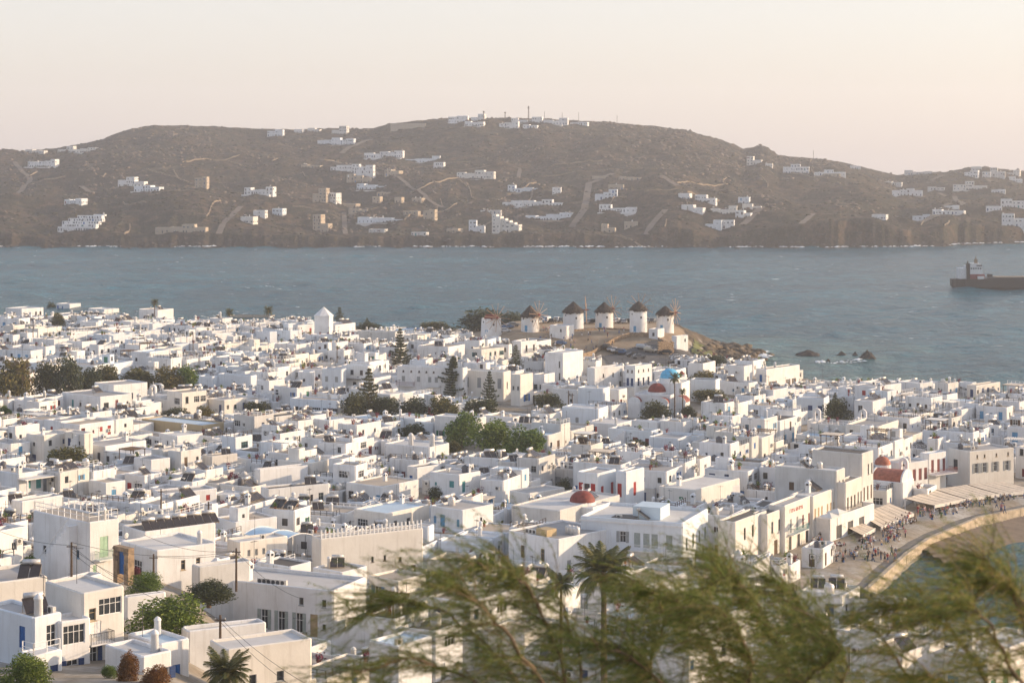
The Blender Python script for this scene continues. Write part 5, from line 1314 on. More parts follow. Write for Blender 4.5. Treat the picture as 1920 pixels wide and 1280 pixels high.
for sx, sy, w_ in ((-4.2, -3.6, 3.0), (2.8, -3.8, 3.0), (6.2, -1, 3.4)):
    mb = MB(); n = 10
    mb.box(sx - w_ / 2, sx + w_ / 2, sy - 2.2, sy + 2.2, -2, 3.2); mb.build('apse', MATS['white'], c)
    mb = MB(); vs = [(sx + (w_ / 2 + .05) * math.cos(math.pi * k / n), y_, 3.2 + w_ * .42 * math.sin(math.pi * k / n)) for y_ in (sy - 1.9, sy + 2.2) for k in range(n + 1)]
    mb.add(vs, [(k, k + 1, n + 2 + k, n + 1 + k) for k in range(n)]); mb.build('vault', MATS['dome_red'], c, smooth=True)
    mb = MB(); vs = [(sx + (w_ / 2 + .15) * math.cos(math.pi * k / n), sy - 2.05, 3.1 + w_ * .46 * math.sin(math.pi * k / n)) for k in range(n + 1)]
    mb.add(vs + [(v[0], sy - 1.88, v[2]) for v in vs], [tuple(range(n + 1))[::-1], tuple(range(n + 1, 2 * n + 2))] + [(k, k + 1, n + 2 + k, n + 1 + k) for k in range(n)]); mb.build('gable', MATS['white'], c)
c, d = church(1256, 714, 4.5, 8, 8, 7.0, R(-20), 'white church with a bright blue dome', [(2.4, 7.0, 'dome_blue', (0, 0), .8, 28, .95)])
p = at(1277, 745, 4.0); t = thing('bell_tower', (p.x, p.y - 2, 4.0), R(-20), 'slim square bell tower with arched openings right of the blue dome', 'tower')
mb, ring = block_mesh(-1.1, 1.1, -1.1, 1.1, -2, 6.2, {'F': [(-.75, -.15, 3.0, 4.8), (.15, .75, 3.0, 4.8)], 'R': [(-.75, -.15, 3.0, 4.8), (.15, .75, 3.0, 4.8)]}, .2); mb.build('wall', MATS['cream'], t)
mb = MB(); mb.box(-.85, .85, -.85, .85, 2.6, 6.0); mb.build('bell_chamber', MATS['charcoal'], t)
mb = MB(); mb.lathe([(.6, 6.0), (.6, 6.4), (.5, 6.7), (.28, 7.0), (.03, 7.1)], 12); mb.build('dome', MATS['dome_red'], t, smooth=True)
mb = MB(); mb.box(-1.3, 1.3, -1.3, 1.3, 5.1, 5.28); mb.build('cornice', MATS['white'], t)
c, d = church(1092, 942, 2.6, 7.5, 7, 4.6, R(-30), 'chapel with a wide brick-red dome below the red-shuttered mansion', [(2.15, 4.6, 'dome_red', (0, 0), .25, 32, .85)])
mb = MB(); mb.box(-.9, .9, -2.3, -2.2, 4.2, 4.6); mb.build('window', MATS['charcoal'], c)
c, d = church(1672, 897, 2.3, 6.4, 6.2, 4.6, R(-31), 'waterfront church with orange barrel roof and small orange dome', [], wall='white')
mb = MB(); n = 14
vs = [(y_, 2.9 * math.cos(math.pi * k / n), 4.4 + 2.0 * math.sin(math.pi * k / n)) for y_ in (-2.7, 2.7) for k in range(n + 1)]
vs = [(v[0], v[1], v[2]) for v in vs]
mb.add(vs, [(k, k + 1, n + 2 + k, n + 1 + k) for k in range(n)]); mb.build('barrel_roof', MATS['dome_orange'], c, smooth=True)
for xx in (-3.0, 2.7):
    mb = MB(); v = [(xx, 3.05 * math.cos(math.pi * k / n), 4.3 + 2.3 * math.sin(math.pi * k / n)) for k in range(n + 1)]
    mb.add(v + [(xx + .3, q[1], q[2]) for q in v], [tuple(range(n + 1)), tuple(range(n + 1, 2 * n + 2))[::-1]] + [(k + 1, k, n + 1 + k, n + 2 + k) for k in range(n)]); mb.build('gable', MATS['white'], c)
dome(c, 1.5, 5.6, 'dome_orange', (-3.4, 4.4), .8, 20, 1.0)
belfry(c, 1.0, 3.6, 5.4, 1.2)
for (px, py, zg, lab) in ((286, 742, 4.3, 'small white belfry with two bells beside a dark bush'), (1617, 790, 3.2, 'small white arched belfry right of the dark green tree'), (1531, 788, 3.0, 'small white chapel gable with arched belfry')):
    p = at(px, py, zg + 3.0); t = thing('chapel', (p.x, p.y, zg), R(-24), lab, 'chapel')
    mb, ring = block_mesh(-2.2, 2.2, 0, 5, -2, 3.0, {'F': [(-.45, .45, 0.1, 2.1)]}, .1); mb.build('wall', MATS['white'], t); q = MB(); q.add(ring, [tuple(range(8))]); q.build('roof', MATS['roof_white'], t)
    nm, fm, pm, sh = opening('door', 'blue', .9, 2.0, False); link('door', fm, t, (0, 0, .1))
    belfry(t, 0, .3, 3.0, 1.25)
    FOOT.append((p.x, p.y, R(-24), -2.4, 2.4, 0, 5)); k = F / p.y; PROTECT.append((px - 10, px + 10, py + 6, p.y - 1))
# pale blue curved polycarbonate roof on its own frame
p = at(560, 1012, 7.0); t = thing('curved_canopy', (p.x, p.y, 2.5), R(-40), 'pale blue curved canopy roof on white arches, left of the post railing', 'canopy')
n = 12; L_, Wd = 9.0, 6.0
mb = MB()
prof = [(-Wd / 2 + Wd * k / n, 4.4 + 1.0 * math.sin(math.pi * (.12 + .76 * k / n))) for k in range(n + 1)]
for k in range(n):
    (y0, z0), (y1, z1) = prof[k], prof[k + 1]
    mb.add([(-L_, y0, z0), (0, y0, z0), (0, y1, z1), (-L_, y1, z1), (-L_, y0, z0 - .05), (0, y0, z0 - .05), (0, y1, z1 - .05), (-L_, y1, z1 - .05)], [(0, 1, 2, 3), (4, 7, 6, 5), (0, 4, 5, 1), (2, 6, 7, 3), (1, 5, 6, 2), (3, 7, 4, 0)])
mb.build('roof_sheet', MATS['poly_blue'], t)
for xx in (-L_, -L_ * .5, .02):
    mb = MB(); mb.tube([(xx, y_, z_ + .06) for y_, z_ in prof], .09, 6); mb.build('arch', MATS['white_paint'], t)
    for yy, zz in (prof[0], prof[-1]): mb = MB(); mb.box(xx - .08, xx + .08, yy - .08, yy + .08, 0, zz); mb.build('post', MATS['white_paint'], t)
FOOT.append((p.x, p.y, R(-40), -L_, 0, -Wd / 2, Wd / 2)); PROTECT.append((478, 600, 1012, p.y - 6))
# long dark flat-roofed building on the left skyline, sheds behind
o = hand(428, 505, 516, 593, 4.2, 12, wall='beige', roof='roof_dark', label='long dark low building on the skyline left of the tower', clutter=0, vis=.6, rowsF=[((.2, .4, .6, .8), .5, 1.2, 2.0, 'glass', 'charcoal')])

# ------------------------------------------------------------------ awnings of the quay restaurants
def awning(q4, n, label, zin=3.9, zout=3.1, posts=4, mat='awning'):
    # q4: inner-a, outer-a, outer-b, inner-b as ground points
    ia, oa, ob, ib = [Vector(v) for v in q4]; c = (ia + oa + ob + ib) / 4
    root = thing('awning', (c.x, c.y, 2.2), 0, label, 'awning', 'restaurant awnings on the quay')
    Lc = lambda p, z: (p.x - c.x, p.y - c.y, z - 2.2)
    for k in range(n):
        t0, t1 = (k + .06) / n, (k + .94) / n
        a, b_, e, f = ia.lerp(ib, t0), oa.lerp(ob, t0), oa.lerp(ob, t1), ia.lerp(ib, t1); sg_ = .07
        m0, m1 = a.lerp(b_, .5), f.lerp(e, .5); zm = (zin + zout) / 2 - sg_
        q = MB(); q.add([Lc(a, zin), Lc(m0, zm), Lc(b_, zout), Lc(e, zout), Lc(m1, zm), Lc(f, zin), Lc(a, zin - .04), Lc(m0, zm - .04), Lc(b_, zout - .04), Lc(e, zout - .04), Lc(m1, zm - .04), Lc(f, zin - .04)],
                        [(0, 1, 4, 5), (1, 2, 3, 4), (6, 11, 10, 7), (7, 10, 9, 8), (2, 8, 9, 3), (0, 6, 7, 1), (1, 7, 8, 2), (3, 9, 10, 4), (4, 10, 11, 5)])
        q.build('fabric_strip', MATS[mat], root)
    q = MB(); dn = Vector((ob.y - oa.y, -(ob.x - oa.x))).normalized() * .06
    q.add([Lc(oa, zout + .08), Lc(ob, zout + .08), Lc(ob, zout - .5), Lc(oa, zout - .5), Lc(oa + dn, zout + .08), Lc(ob + dn, zout + .08), Lc(ob + dn, zout - .5), Lc(oa + dn, zout - .5)], [(0, 1, 2, 3), (4, 7, 6, 5), (0, 4, 5, 1), (3, 2, 6, 7)])
    q.build('valance', MATS['awning_white'], root)
    for k in range(posts):
        p0, p1 = oa.lerp(ob, k / (posts - 1)), ia.lerp(ib, k / (posts - 1))
        for pp, zz in ((p0, zout), (p1, zin)):
            q = MB(); x, y, z = Lc(pp, 2.2); q.box(x - .07, x + .07, y - .07, y + .07, -.6, zz - 2.2 - .06); q.build('post', MATS['white_paint'], root)
        q = MB(); q.tube([Lc(p1, zin - .08), Lc(p0, zout - .08)], .05, 5); q.build('beam', MATS['pole_wood'], root)
    return root
A2 = lambda px, py, z=3.6: at(px, py, z).xy
awning([A2(1612, 963, 3.9), A2(1652, 988, 3.1), A2(1716, 961, 3.1), A2(1668, 943, 3.9)], 8, 'striped cream awning in front of the orange-roofed church', posts=4)
awning([A2(1575, 980, 3.9), A2(1618, 1003, 3.1), A2(1641, 990, 3.1), A2(1600, 972, 3.9)], 5, 'small cream awning at the corner below the church awning', posts=3)
awning([A2(1697, 934, 4.4), A2(1752, 947, 3.4), A2(1812, 935, 3.4), A2(1752, 917, 4.4)], 6, 'first striped awning of the long row before the wine-red shutters', 4.4, 3.4, posts=4)
awning([A2(1754, 916.6, 4.4), A2(1814, 934.6, 3.4), A2(1874, 926, 3.4), A2(1812, 908, 4.4)], 6, 'second striped awning of the long row along the quay', 4.4, 3.4, posts=4)
awning([A2(1814, 907.6, 4.4), A2(1876, 925.6, 3.4), A2(1950, 918, 3.4), A2(1880, 902, 4.4)], 6, 'last striped awning of the long row at the right edge', 4.4, 3.4, posts=4)
for w_ in ((1612, 1716, 1000, 338), (1698, 1930, 940, 350), (1575, 1640, 1010, 320)): PROTECT.append(w_)
# upper restaurant terrace on its white balustrade
o = hand(1520, 1556, 1640, 972, 4.0, 34, wall='white', zb=2.3, near=True, auto=False, label='raised white restaurant terrace with balustrade and umbrellas', par=.95, roof='roof_tan', clutter=0, rowsR=[((.2, .45, .7), .2, 2.2, 2.2, 'dark', 'charcoal')], name='terrace', cat='terrace', L1=5.5)
l1, l2, h = DIM[o.name]
def leaf_quads(P, size, rg, nrm=None, asp=1.0):
    n = len(P); d = rg.normal(size=(n, 3)); d /= np.linalg.norm(d, axis=1, keepdims=True)
    e = rg.normal(size=(n, 3)); e -= d * (e * d).sum(1, keepdims=True); e /= np.linalg.norm(e, axis=1, keepdims=True)
    s = np.asarray(size).reshape(-1, 1) * (0.6 + .8 * rg.rand(n, 1))
    a, b_ = d * s * asp, e * s * .55
    V = np.stack([P - a, P - b_ * 1.0 + a * .1, P + a, P + b_ * 1.0 + a * .1], 1).reshape(-1, 3)
    return V, np.arange(n * 4).reshape(-1, 4)
# ------------------------------------------------------------------ vegetation spots (needed before the fill, so that gardens stay open)
# (px, y of the foot, width px, height px, leaf, depth or None, label)
TREES = [
    (22, 754, 90, 90, 'leaf_olive', 0, 'bushy olive-green tree at the left end of the garden row'), (88, 746, 60, 76, 'leaf_olive', 0, 'bushy tree right of the dry palm'), (128, 746, 66, 86, 'leaf_dark', 0, 'taller dark tree in the garden row'),
    (170, 742, 56, 60, 'leaf_dark', 0, 'low dark tree, fourth along the garden row'), (200, 736, 56, 60, 'leaf_olive', 0, 'round tree in the middle of the garden row'), (256, 734, 92, 50, 'leaf_olive', 0, 'broad low tree behind the small belfry'),
    (318, 737, 78, 54, 'leaf_olive', 0, 'wide round tree near the right of the garden row'), (352, 737, 54, 56, 'leaf_green', 0, 'greener tree ending the garden row'),
    (108, 618, 36, 36, 'leaf_olive', 0, 'single dark tree beside the skyline house, far left'), (98, 590, 26, 26, 'leaf_dark', 0, 'dark bush behind the skyline house, far left'),
    (127, 888, 96, 58, 'leaf_olive', 0, 'brownish tree among roofs above the teal shutters'), (330, 786, 64, 24, 'leaf_dark', 0, 'low wide bush before the cream house'), (384, 788, 44, 30, 'leaf_olive', 0, 'small tree right of the wide low bush'),
    (484, 782, 62, 34, 'leaf_dark', 0, 'dark tree left of the two-chimney house'), (10, 785, 30, 26, 'leaf_green', 0, 'green bush at the left edge above the flat roofs'),
    (664, 790, 64, 62, 'leaf_dark', 0, 'dark tree at the foot of the left pine'), (722, 788, 66, 52, 'leaf_dark', 0, 'dark hedge tree right of the left pine'), (776, 786, 66, 46, 'leaf_dark', 0, 'dark hedge tree below the mansion'), (832, 788, 70, 50, 'leaf_olive', 0, 'hedge tree at the foot of the middle pine'),
    (900, 784, 76, 42, 'leaf_dark', 0, 'dark hedge below the small pine'),
    (866, 840, 80, 70, 'leaf_green', 0, 'bright green tree, left one of three in the garden'), (925, 858, 92, 76, 'leaf_green', 0, 'large bright green tree, middle one of three'), (990, 864, 90, 68, 'leaf_green', 0, 'bright green tree, right one of three'),
    (850, 852, 40, 30, 'leaf_olive', 0, 'olive bush below the three green trees'), (772, 828, 68, 38, 'leaf_dark', 0, 'dark purple-brown tree left of the green trees'), (1027, 772, 64, 40, 'leaf_olive', 0, 'olive tree between the mansions and the white block'),
    (1230, 792, 66, 44, 'leaf_dark', 464, 'dark bush below the red dome church'), (1318, 722, 60, 30, 'leaf_olive', 0, 'tree right of the blue dome'), (1330, 756, 80, 30, 'leaf_olive', 0, 'low tree right of the church garden'), (1290, 790, 44, 34, 'leaf_olive', 468, 'small tree beside the church palm'),
    (1566, 792, 62, 50, 'leaf_dark', 0, 'dark green tree among the white houses on the right'), (1552, 796, 30, 16, 'leaf_green', 0, 'bright bush at the foot of the dark green tree'),
    (912, 623, 124, 48, 'leaf_dark', 692, 'dark grove behind the roofless windmill'), (966, 622, 54, 42, 'leaf_dark', 690, 'dark grove left of the second windmill'), (814, 622, 70, 22, 'leaf_olive', 697, 'low scrub on the skyline left of the windmills'), (692, 622, 62, 20, 'leaf_dark', 697, 'low dark bush on the skyline right of the tower'),
    (1056, 930, 36, 38, 'leaf_dark', 0, 'dark green tree behind the red-domed chapel'), (826, 950, 56, 46, 'leaf_dark', 0, 'small dark tree before the curved gable house'), (1196, 845, 52, 24, 'leaf_dark', 0, 'dark creeper bush above the red shutters'), (1345, 690, 60, 28, 'leaf_dark', 0, 'dark bush on the slope of the headland'),
    (70, 1104, 98, 76, 'leaf_green', 224, 'green tree below the outside stairs'), (272, 1124, 74, 54, 'leaf_green', 205, 'round green tree beside the stone arch'), (312, 1206, 172, 98, 'leaf_green', 184, 'big green tree in the lower-left courtyard'),
    (392, 1134, 122, 48, 'leaf_dark', 214, 'dark hedge above the lower-left courtyard'), (46, 1300, 124, 80, 'leaf_green', 156, 'bright green tree in the bottom left corner'), (240, 1300, 46, 86, 'leaf_brown', 158, 'rust-brown tree top at the bottom left'), (292, 1300, 62, 58, 'leaf_brown', 157, 'second rust-brown tree top beside the first'),
    (204, 1272, 36, 28, 'leaf_green', 160, 'green shrub below the iron balcony'), (256, 1082, 24, 22, 'leaf_pink', 232, 'pink bougainvillea beside the stone arch'),
]
PINES = [(750, 694, 44, 82, 'tall pine in front of the far white houses'), (692, 784, 54, 98, 'tallest pine left of the mansion'), (850, 752, 58, 88, 'dense dark pine in front of the mansion'), (918, 772, 40, 80, 'open slender pine right of the dense one'),
         (967, 698, 36, 54, 'pine in front of the cream house below the windmills'), (637, 620, 28, 46, 'thin pine on the skyline right of the pyramid tower'), (688, 621, 22, 26, 'tiny pine on the skyline'), (1566, 776, 24, 42, 'pine top rising from the dark green tree')]
PALMS = [(33, 752, 705, 62, 'leaf_dry', 0, 'dry palm with drooping straw-coloured fronds'), (290, 619, 569, 18, 'leaf_palm', 700, 'single palm on the far skyline'), (430, 618, 588, 20, 'leaf_palm', 702, 'palm beside the long dark building'), (503, 618, 584, 22, 'leaf_palm', 702, 'palm left of the pyramid tower'),
         (1265, 790, 710, 26, 'leaf_palm', 465, 'slim tall palm before the blue dome'), (1280, 788, 735, 16, 'leaf_palm', 467, 'bare-topped palm right of the slim one'), (1132, 1262, 1082, 130, 'leaf_palm', 208, 'large palm rising behind the feathery branches'), (425, 1330, 1268, 104, 'leaf_palm', 150, 'palm crown at the bottom edge'), (1052, 1210, 1098, 58, 'leaf_dark', 212, 'small dark fan palm left of the large palm')]
def veg_place(px, py, d):
    if d: return Vector(((px - HX) / F * d, d, CH - (py - HY) / F * d))
    z = 4.0
    for _ in range(10):
        p = at(px, py, z); z = .5 * z + .5 * gz(p.x, p.y)
    p = at(px, py, z); return p
TP = []
for q in TREES:
    p = veg_place(q[0], q[1], q[5]); w = q[2] * p.y / F; h = q[3] * p.y / F; TP.append((p, w, h))
    FOOT.append((p.x, p.y + w * .15, 0, -w * .46, w * .46, -w * .42, w * .42)); PROTECT.append((q[0] - q[2] * .45, q[0] + q[2] * .45, q[1] - q[3] * .08, p.y - 2))
for px, py, w, h, lab in PINES:
    p = veg_place(px, py, 0); FOOT.append((p.x, p.y, 0, -1.5, 1.5, -1.5, 1.5)); PROTECT.append((px - w * .4, px + w * .4, py - h * .05, p.y - 2))
for px, py, cy, w, lf, d, lab in PALMS:
    p = veg_place(px, py, d); FOOT.append((p.x, p.y, 0, -.8, .8, -.8, .8)); PROTECT.append((px - w * .4, px + w * .4, cy + (py - cy) * .6, p.y - 2))

# ------------------------------------------------------------------ the rest of the town: lots cut from a warped plan
def obb_pts(f, s=0.0):
    x, y, rz, x0, x1, y0, y1 = f; ca, sa = math.cos(rz), math.sin(rz)
    return [(x + a * ca - b_ * sa, y + a * sa + b_ * ca) for a, b_ in ((x0 + s, y0 + s), (x1 - s, y0 + s), (x1 - s, y1 - s), (x0 + s, y1 - s))]
def overlap(A, B):
    for P in (A, B):
        for i in range(4):
            ex, ey = P[(i + 1) % 4][0] - P[i][0], P[(i + 1) % 4][1] - P[i][1]; nx, ny = ey, -ex
            a = [nx * p[0] + ny * p[1] for p in A]; b_ = [nx * p[0] + ny * p[1] for p in B]
            if max(a) <= min(b_) or max(b_) <= min(a): return False
    return True
HIDDEN = {(-193, 705), (-191, 724), (-183, 680), (-179, 654), (-179, 741), (-176, 630), (-166, 619), (-164, 596), (-160, 572), (-159, 840), (-153, 549), (-144, 531), (-139, 725), (-125, 568), (-125, 677), (-125, 717), (-92, 492), (-82, 677), (-80, 515), (-77, 300), (-76, 259), (-76, 687), (-74, 316), (-72, 277), (-68, 700), (-66, 293), (-61, 688), (-53, 249), (-49, 228), (-47, 641), (-43, 240), (-33, 502), (-29, 680), (-27, 463), (-23, 250), (-17, 288), (-15, 267), (-8, 508), (16, 249), (16, 322), (77, 554), (78, 373), (138, 496)}     # lots that other houses and the near trees hide altogether
LOTS = []
def bsp(x0, x1, y0, y1, depth):
    w, l = x1 - x0, y1 - y0; r = RND.random()
    if max(w, l) < 24 or (max(w, l) < 29 and min(w, l) < 16 and r < .4): LOTS.append((x0, x1, y0, y1)); return
    alley = RND.choice([.0, .0, 1.3, 1.8, 2.4]) if max(w, l) > 28 else RND.choice([0, 0, .0, .0, 1.2, 1.6])
    t = RND.uniform(.36, .64)
    if w > l * RND.uniform(.8, 1.25): m_ = x0 + w * t; bsp(x0, m_ - alley / 2, y0, y1, depth + 1); bsp(m_ + alley / 2, x1, y0, y1, depth + 1)
    else: m_ = y0 + l * t; bsp(x0, x1, y0, m_ - alley / 2, depth + 1); bsp(x0, x1, m_ + alley / 2, y1, depth + 1)
TH = R(29)
bsp(-420, 420, -420, 420, 0)
def warp(u, v):
    w = 26.0
    u2 = u + w * (float(vnoise(u / 110, v / 110, 31)) - .5); v2 = v + w * (float(vnoise(u / 110 + 7, v / 110, 32)) - .5)
    ca, sa = math.cos(-TH), math.sin(-TH)
    return u2 * ca - v2 * sa, 440 + u2 * sa + v2 * ca
NOBUILD = [inpoly(P) for P in (MOUND, PARK, HEAD, QUAY, BEACH, [(-16, 700), (-20, 640), (10, 690), (70, 690), (60, 720), (-20, 720)])]
FO = [obb_pts(f) for f in FOOT]
FC = np.array([[sum(p[0] for p in P) / 4, sum(p[1] for p in P) / 4, max(math.hypot(P[0][0] - P[2][0], P[0][1] - P[2][1]) / 2, .5)] for P in FO])
HANDN = len(FO)
def clear_of(P, skip=()):
    cx, cy = sum(p[0] for p in P) / 4, sum(p[1] for p in P) / 4; r = math.hypot(P[0][0] - P[2][0], P[0][1] - P[2][1]) / 2
    for i in np.nonzero(np.hypot(FC[:, 0] - cx, FC[:, 1] - cy) < FC[:, 2] + r)[0]:
        if overlap(P, FO[i]): return False
    return True
def h_limit(P, zg):
    """highest roof that keeps the read-off buildings, trees and quays in view"""
    xs = [pix(p[0], p[1], 0)[0] for p in P]; dn = min(p[1] for p in P); lim = 99.0
    a, b_ = min(xs), max(xs)
    for x0, x1, py, d in PROTECT:
        if dn < d and min(b_, x1) - max(a, x0) > 1.5:
            lim = min(lim, CH - (py - HY) / F * dn - zg)
    return lim
POTM = []
for k in range(2):
    q = MB(); q.lathe([(.16, 0), (.24, .4), (.26, .42), (.2, .42)], 9); rg_ = np.random.RandomState(k)
    P_ = rg_.normal(0, .2, (60, 3)) + np.array([0, 0, .75]); V_, F_ = leaf_quads(P_, .13, rg_)
    POTM.append((q.mesh('plant_pot', MATS['terracotta']), np_mesh('foliage', V_, F_, MATS['leaf_green' if k else 'leaf_pink'])))
nfill = 0
PROTECT += [(1012, 1100, 655, 605), (1092, 1240, 672, 600), (1150, 1290, 690, 565), (1010, 1300, 622, 640), (1640, 1720, 945, 352), (0, 372, 738, 478), (1520, 1700, 1060, 300), (1290, 1440, 668, 640), (1508, 1990, 717, 760), (1440, 1510, 694, 760), (1300, 1440, 674, 760), (-60, 340, 577, 760), (340, 590, 600, 760), (590, 790, 613, 760), (790, 1010, 622, 760)]
for (u0, u1, v0, v1) in LOTS:
    cu, cv = (u0 + u1) / 2, (v0 + v1) / 2; x, y = warp(cu, cv)
    if y < 196 or y > 742 or x > 190: continue
    px = pix(x, y, 3)[0]
    if px < -200 or px > 2100: continue
    if px < -22 - 9 * F / y or px > 1942 + 9 * F / y: continue
    if any(bool(f(np.array([x]), np.array([y]))[0]) for f in NOBUILD): continue
    zg = gz(x, y)
    if (px > 700 and pix(x, y, zg + 4)[1] > 1200) or pix(x, y, zg + 2)[1] > 1300: continue
    e = 2.0; xa, ya = warp(cu + e, cv); ang = math.atan2(ya - y, xa - x)
    w, l = u1 - u0, v1 - v0
    sd = float(coast_sd(np.array([x]), np.array([y]))[0])
    if sd < 3.5: continue
    rg = random.Random(int(x * 31 + y * 77))
    # cut the lot into blocks
    cells = [(-w / 2, w / 2, -l / 2, l / 2)]
    for _ in range(rg.choice([5, 6, 7])):
        cells.sort(key=lambda c: -(c[1] - c[0]) * (c[3] - c[2])); c = cells.pop(0); t = rg.uniform(.35, .65)
        if c[1] - c[0] > c[3] - c[2]: m_ = c[0] + (c[1] - c[0]) * t; cells += [(c[0], m_ - .01, c[2], c[3]), (m_ + .01, c[1], c[2], c[3])]
        else: m_ = c[2] + (c[3] - c[2]) * t; cells += [(c[0], c[1], c[2], m_ - .01), (c[0], c[1], m_ + .01, c[3])]
    blocks = []
    for c in cells:
        if min(c[1] - c[0], c[3] - c[2]) < 2.2: continue
        q = tuple(v + s_ * rg.choice([0, 0, .15, .6]) for v, s_ in zip(c, (1, -1, 1, -1)))
        P = obb_pts((x, y, ang, *q), .15)
        if not clear_of(P): continue
        px0 = min(pix(p[0], p[1], 0)[0] for p in P)
        mx = h_limit(P, zg)
        r_ = rg.random(); h = rg.uniform(3.0, 3.9) if r_ < .56 else rg.uniform(5.6, 6.9) if r_ < .92 else rg.uniform(2.2, 2.7)
        if h > mx:
            h = mx - rg.uniform(0, .3)
            if h < 2.1: continue
        blocks.append(dict(x0=q[0], x1=q[1], y0=q[2], y1=q[3], h=h, par=rg.uniform(.15, .6)))
        if h > 3 and q[1] - q[0] > 5 and q[3] - q[2] > 5 and rg.random() < .22 and h + 2.3 < mx:   # stair hut on the roof
            a, b_ = rg.uniform(q[0] + .6, q[1] - 3.4), rg.uniform(q[2] + .8, q[3] - 3.4)
            blocks.append(dict(x0=a, x1=a + rg.uniform(2.2, 2.8), y0=b_, y1=b_ + rg.uniform(2.0, 2.8), h=h + rg.uniform(1.7, 2.2), z0=h - .7, par=.1, clutter=False))
        if len(blocks) and rg.random() < .14 and h + 2.6 < mx and q[1] - q[0] > 4 and q[3] - q[2] > 4: blocks[-1]['perg'] = True
    if not blocks or (round(x), round(y)) in HIDDEN: continue
    o = make_house(x, y, ang, blocks, y < 330, dict(dens=.85, clutter=1.5), rnd=rg)
    for bk in blocks:
        if bk.get('perg') and bk['x1'] - bk['x0'] > 4: pergola(o, bk['x0'] + .6, min(bk['x1'] - .6, bk['x0'] + 4.5), bk['y0'] + .6, min(bk['y1'] - .6, bk['y0'] + 3.6), bk['h'] - bk['par'], 2.2, rg.choice(['slat', 'cloth']), rg.choice(['white_paint', 'pole_wood']), rg.choice(['awning', 'awning_white']))
    for bk in blocks:      # what clings to the walls: outside stairs, cooling units, cables, pots
        if bk.get('z0', -1) > 0: continue
        L_ = bk['x1'] - bk['x0']; r_ = rg.random()
        if r_ < .16 and L_ > 4 and bk['h'] > 2.6:
            q = MB(); n_ = 8; a0 = bk['x0'] + .3; ln = min(4.2, L_ - .6); hh = bk['h'] - .3
            for k in range(n_): q.box(a0 + ln * k / n_, a0 + ln * (k + 1) / n_, bk['y0'] - .95, bk['y0'] - .003, -1.5, hh * (k + 1) / n_)
            q.build('staircase', MATS['white'], o)
        for _ in range(rg.choice([0, 0, 1, 1, 2])):
            u_ = rg.uniform(.5, .95) * (bk['y1'] - bk['y0']) + bk['y0'] - .2; zz = rg.uniform(.55, .8) * bk['h']
            if rg.random() < .5: link('air_conditioner', RM['air_conditioner'][0], o, (bk['x1'] + .18, u_, zz - .4), math.pi / 2)
            else: link('air_conditioner', RM['air_conditioner'][0], o, (rg.uniform(bk['x0'] + .6, bk['x1'] - .6), bk['y0'] - .18, zz - .4), 0)
        if rg.random() < .45:
            q = MB(); u_ = rg.uniform(bk['x0'] + .4, bk['x1'] - .4); q.tube([(u_, bk['y0'] - .04, -1), (u_, bk['y0'] - .04, bk['h'] - .2)], .035, 4)
            if rg.random() < .6: v_ = rg.uniform(bk['y0'] + .4, bk['y1'] - .4); q.tube([(bk['x1'] + .04, v_, -1), (bk['x1'] + .04, v_, bk['h'] - .15)], .03, 4)
            q.build('drainpipe', MATS[rg.choice(['grey', 'charcoal', 'white_paint'])], o)['kind'] = 'stuff'
        if rg.random() < .22 and L_ > 3.5: railing(o, [(bk['x0'] + .2, bk['y0'] + .14), (bk['x1'] - .14, bk['y0'] + .14), (bk['x1'] - .14, bk['y1'] - .2)], bk['h'] - .04, .85, rg.choice(['white_paint', 'white_paint', 'charcoal', 'pole_wood']))
        for _ in range(rg.choice([0, 0, 0, 1, 3])):
            _pt = POTM[rg.randrange(2)]; _po = link('plant_pot', _pt[0], o, (rg.uniform(bk['x0'] + .5, bk['x1'] - .5), rg.uniform(bk['y0'] + .5, bk['y1'] - .5), bk['h'] - bk['par'] - .01), 0, rg.uniform(.7, 1.3)); link('foliage', _pt[1], _po)
    nfill += 1
print('HOUSES', len(HOUSES), 'fill', nfill)
# ------------------------------------------------------------------ labels that single the houses out
MARKS = [('the roofless windmill', 921, 612), ('the slender windmill', 1197, 600), ('the pyramid-roofed tower', 607, 592), ('the blue dome', 1256, 700), ('the red-domed chapel', 1090, 928), ('the orange-roofed church', 1660, 905),
         ('the ochre building', 350, 800), ('the dry palm', 33, 710), ('the garden tree row', 256, 712), ('the dense pine', 850, 700), ('the tallest pine', 692, 735), ('the three green trees', 925, 825), ('the dark green tree', 1566, 770),
         ('the skyline palm', 290, 575), ('the two red windows', 360, 920), ('the post railing', 700, 990), ('the stair house', 165, 1030), ('the courtyard tree', 312, 1165), ('the large palm', 1132, 1080), ('the sea-edge house', 1450, 700),
         ('the tallest waterfront house', 1600, 870), ('the cream quay house', 1860, 880), ('the brownish tree', 127, 860), ('the red-shuttered mansion', 1140, 900), ('the two-chimney house', 780, 850), ('the long dark building', 470, 597),
         ('the right skyline house', 1840, 735), ('the peaked sea rock', 1626, 672), ('the green-shuttered house', 1300, 940), ('the wide white block', 1095, 780), ('the white belfry', 1617, 780), ('the small double belfry', 286, 735), ('the car park', 1230, 675)]
ORD = 'nearest second third fourth fifth sixth seventh eighth ninth tenth eleventh twelfth thirteenth fourteenth fifteenth sixteenth seventeenth eighteenth nineteenth twentieth'.split()
def ordw(k):
    if k < 20: return ORD[k] + ('' if k == 0 else ' nearest')
    tens = 'twenty thirty forty fifty sixty seventy'.split()[(k + 1) // 10 - 2]; u = (k + 1) % 10
    return (tens[:-1] + 'ieth' if u == 0 else tens + '-' + ['', 'first', 'second', 'third', 'fourth', 'fifth', 'sixth', 'seventh', 'eighth', 'ninth'][u]) + ' nearest'
by = {}
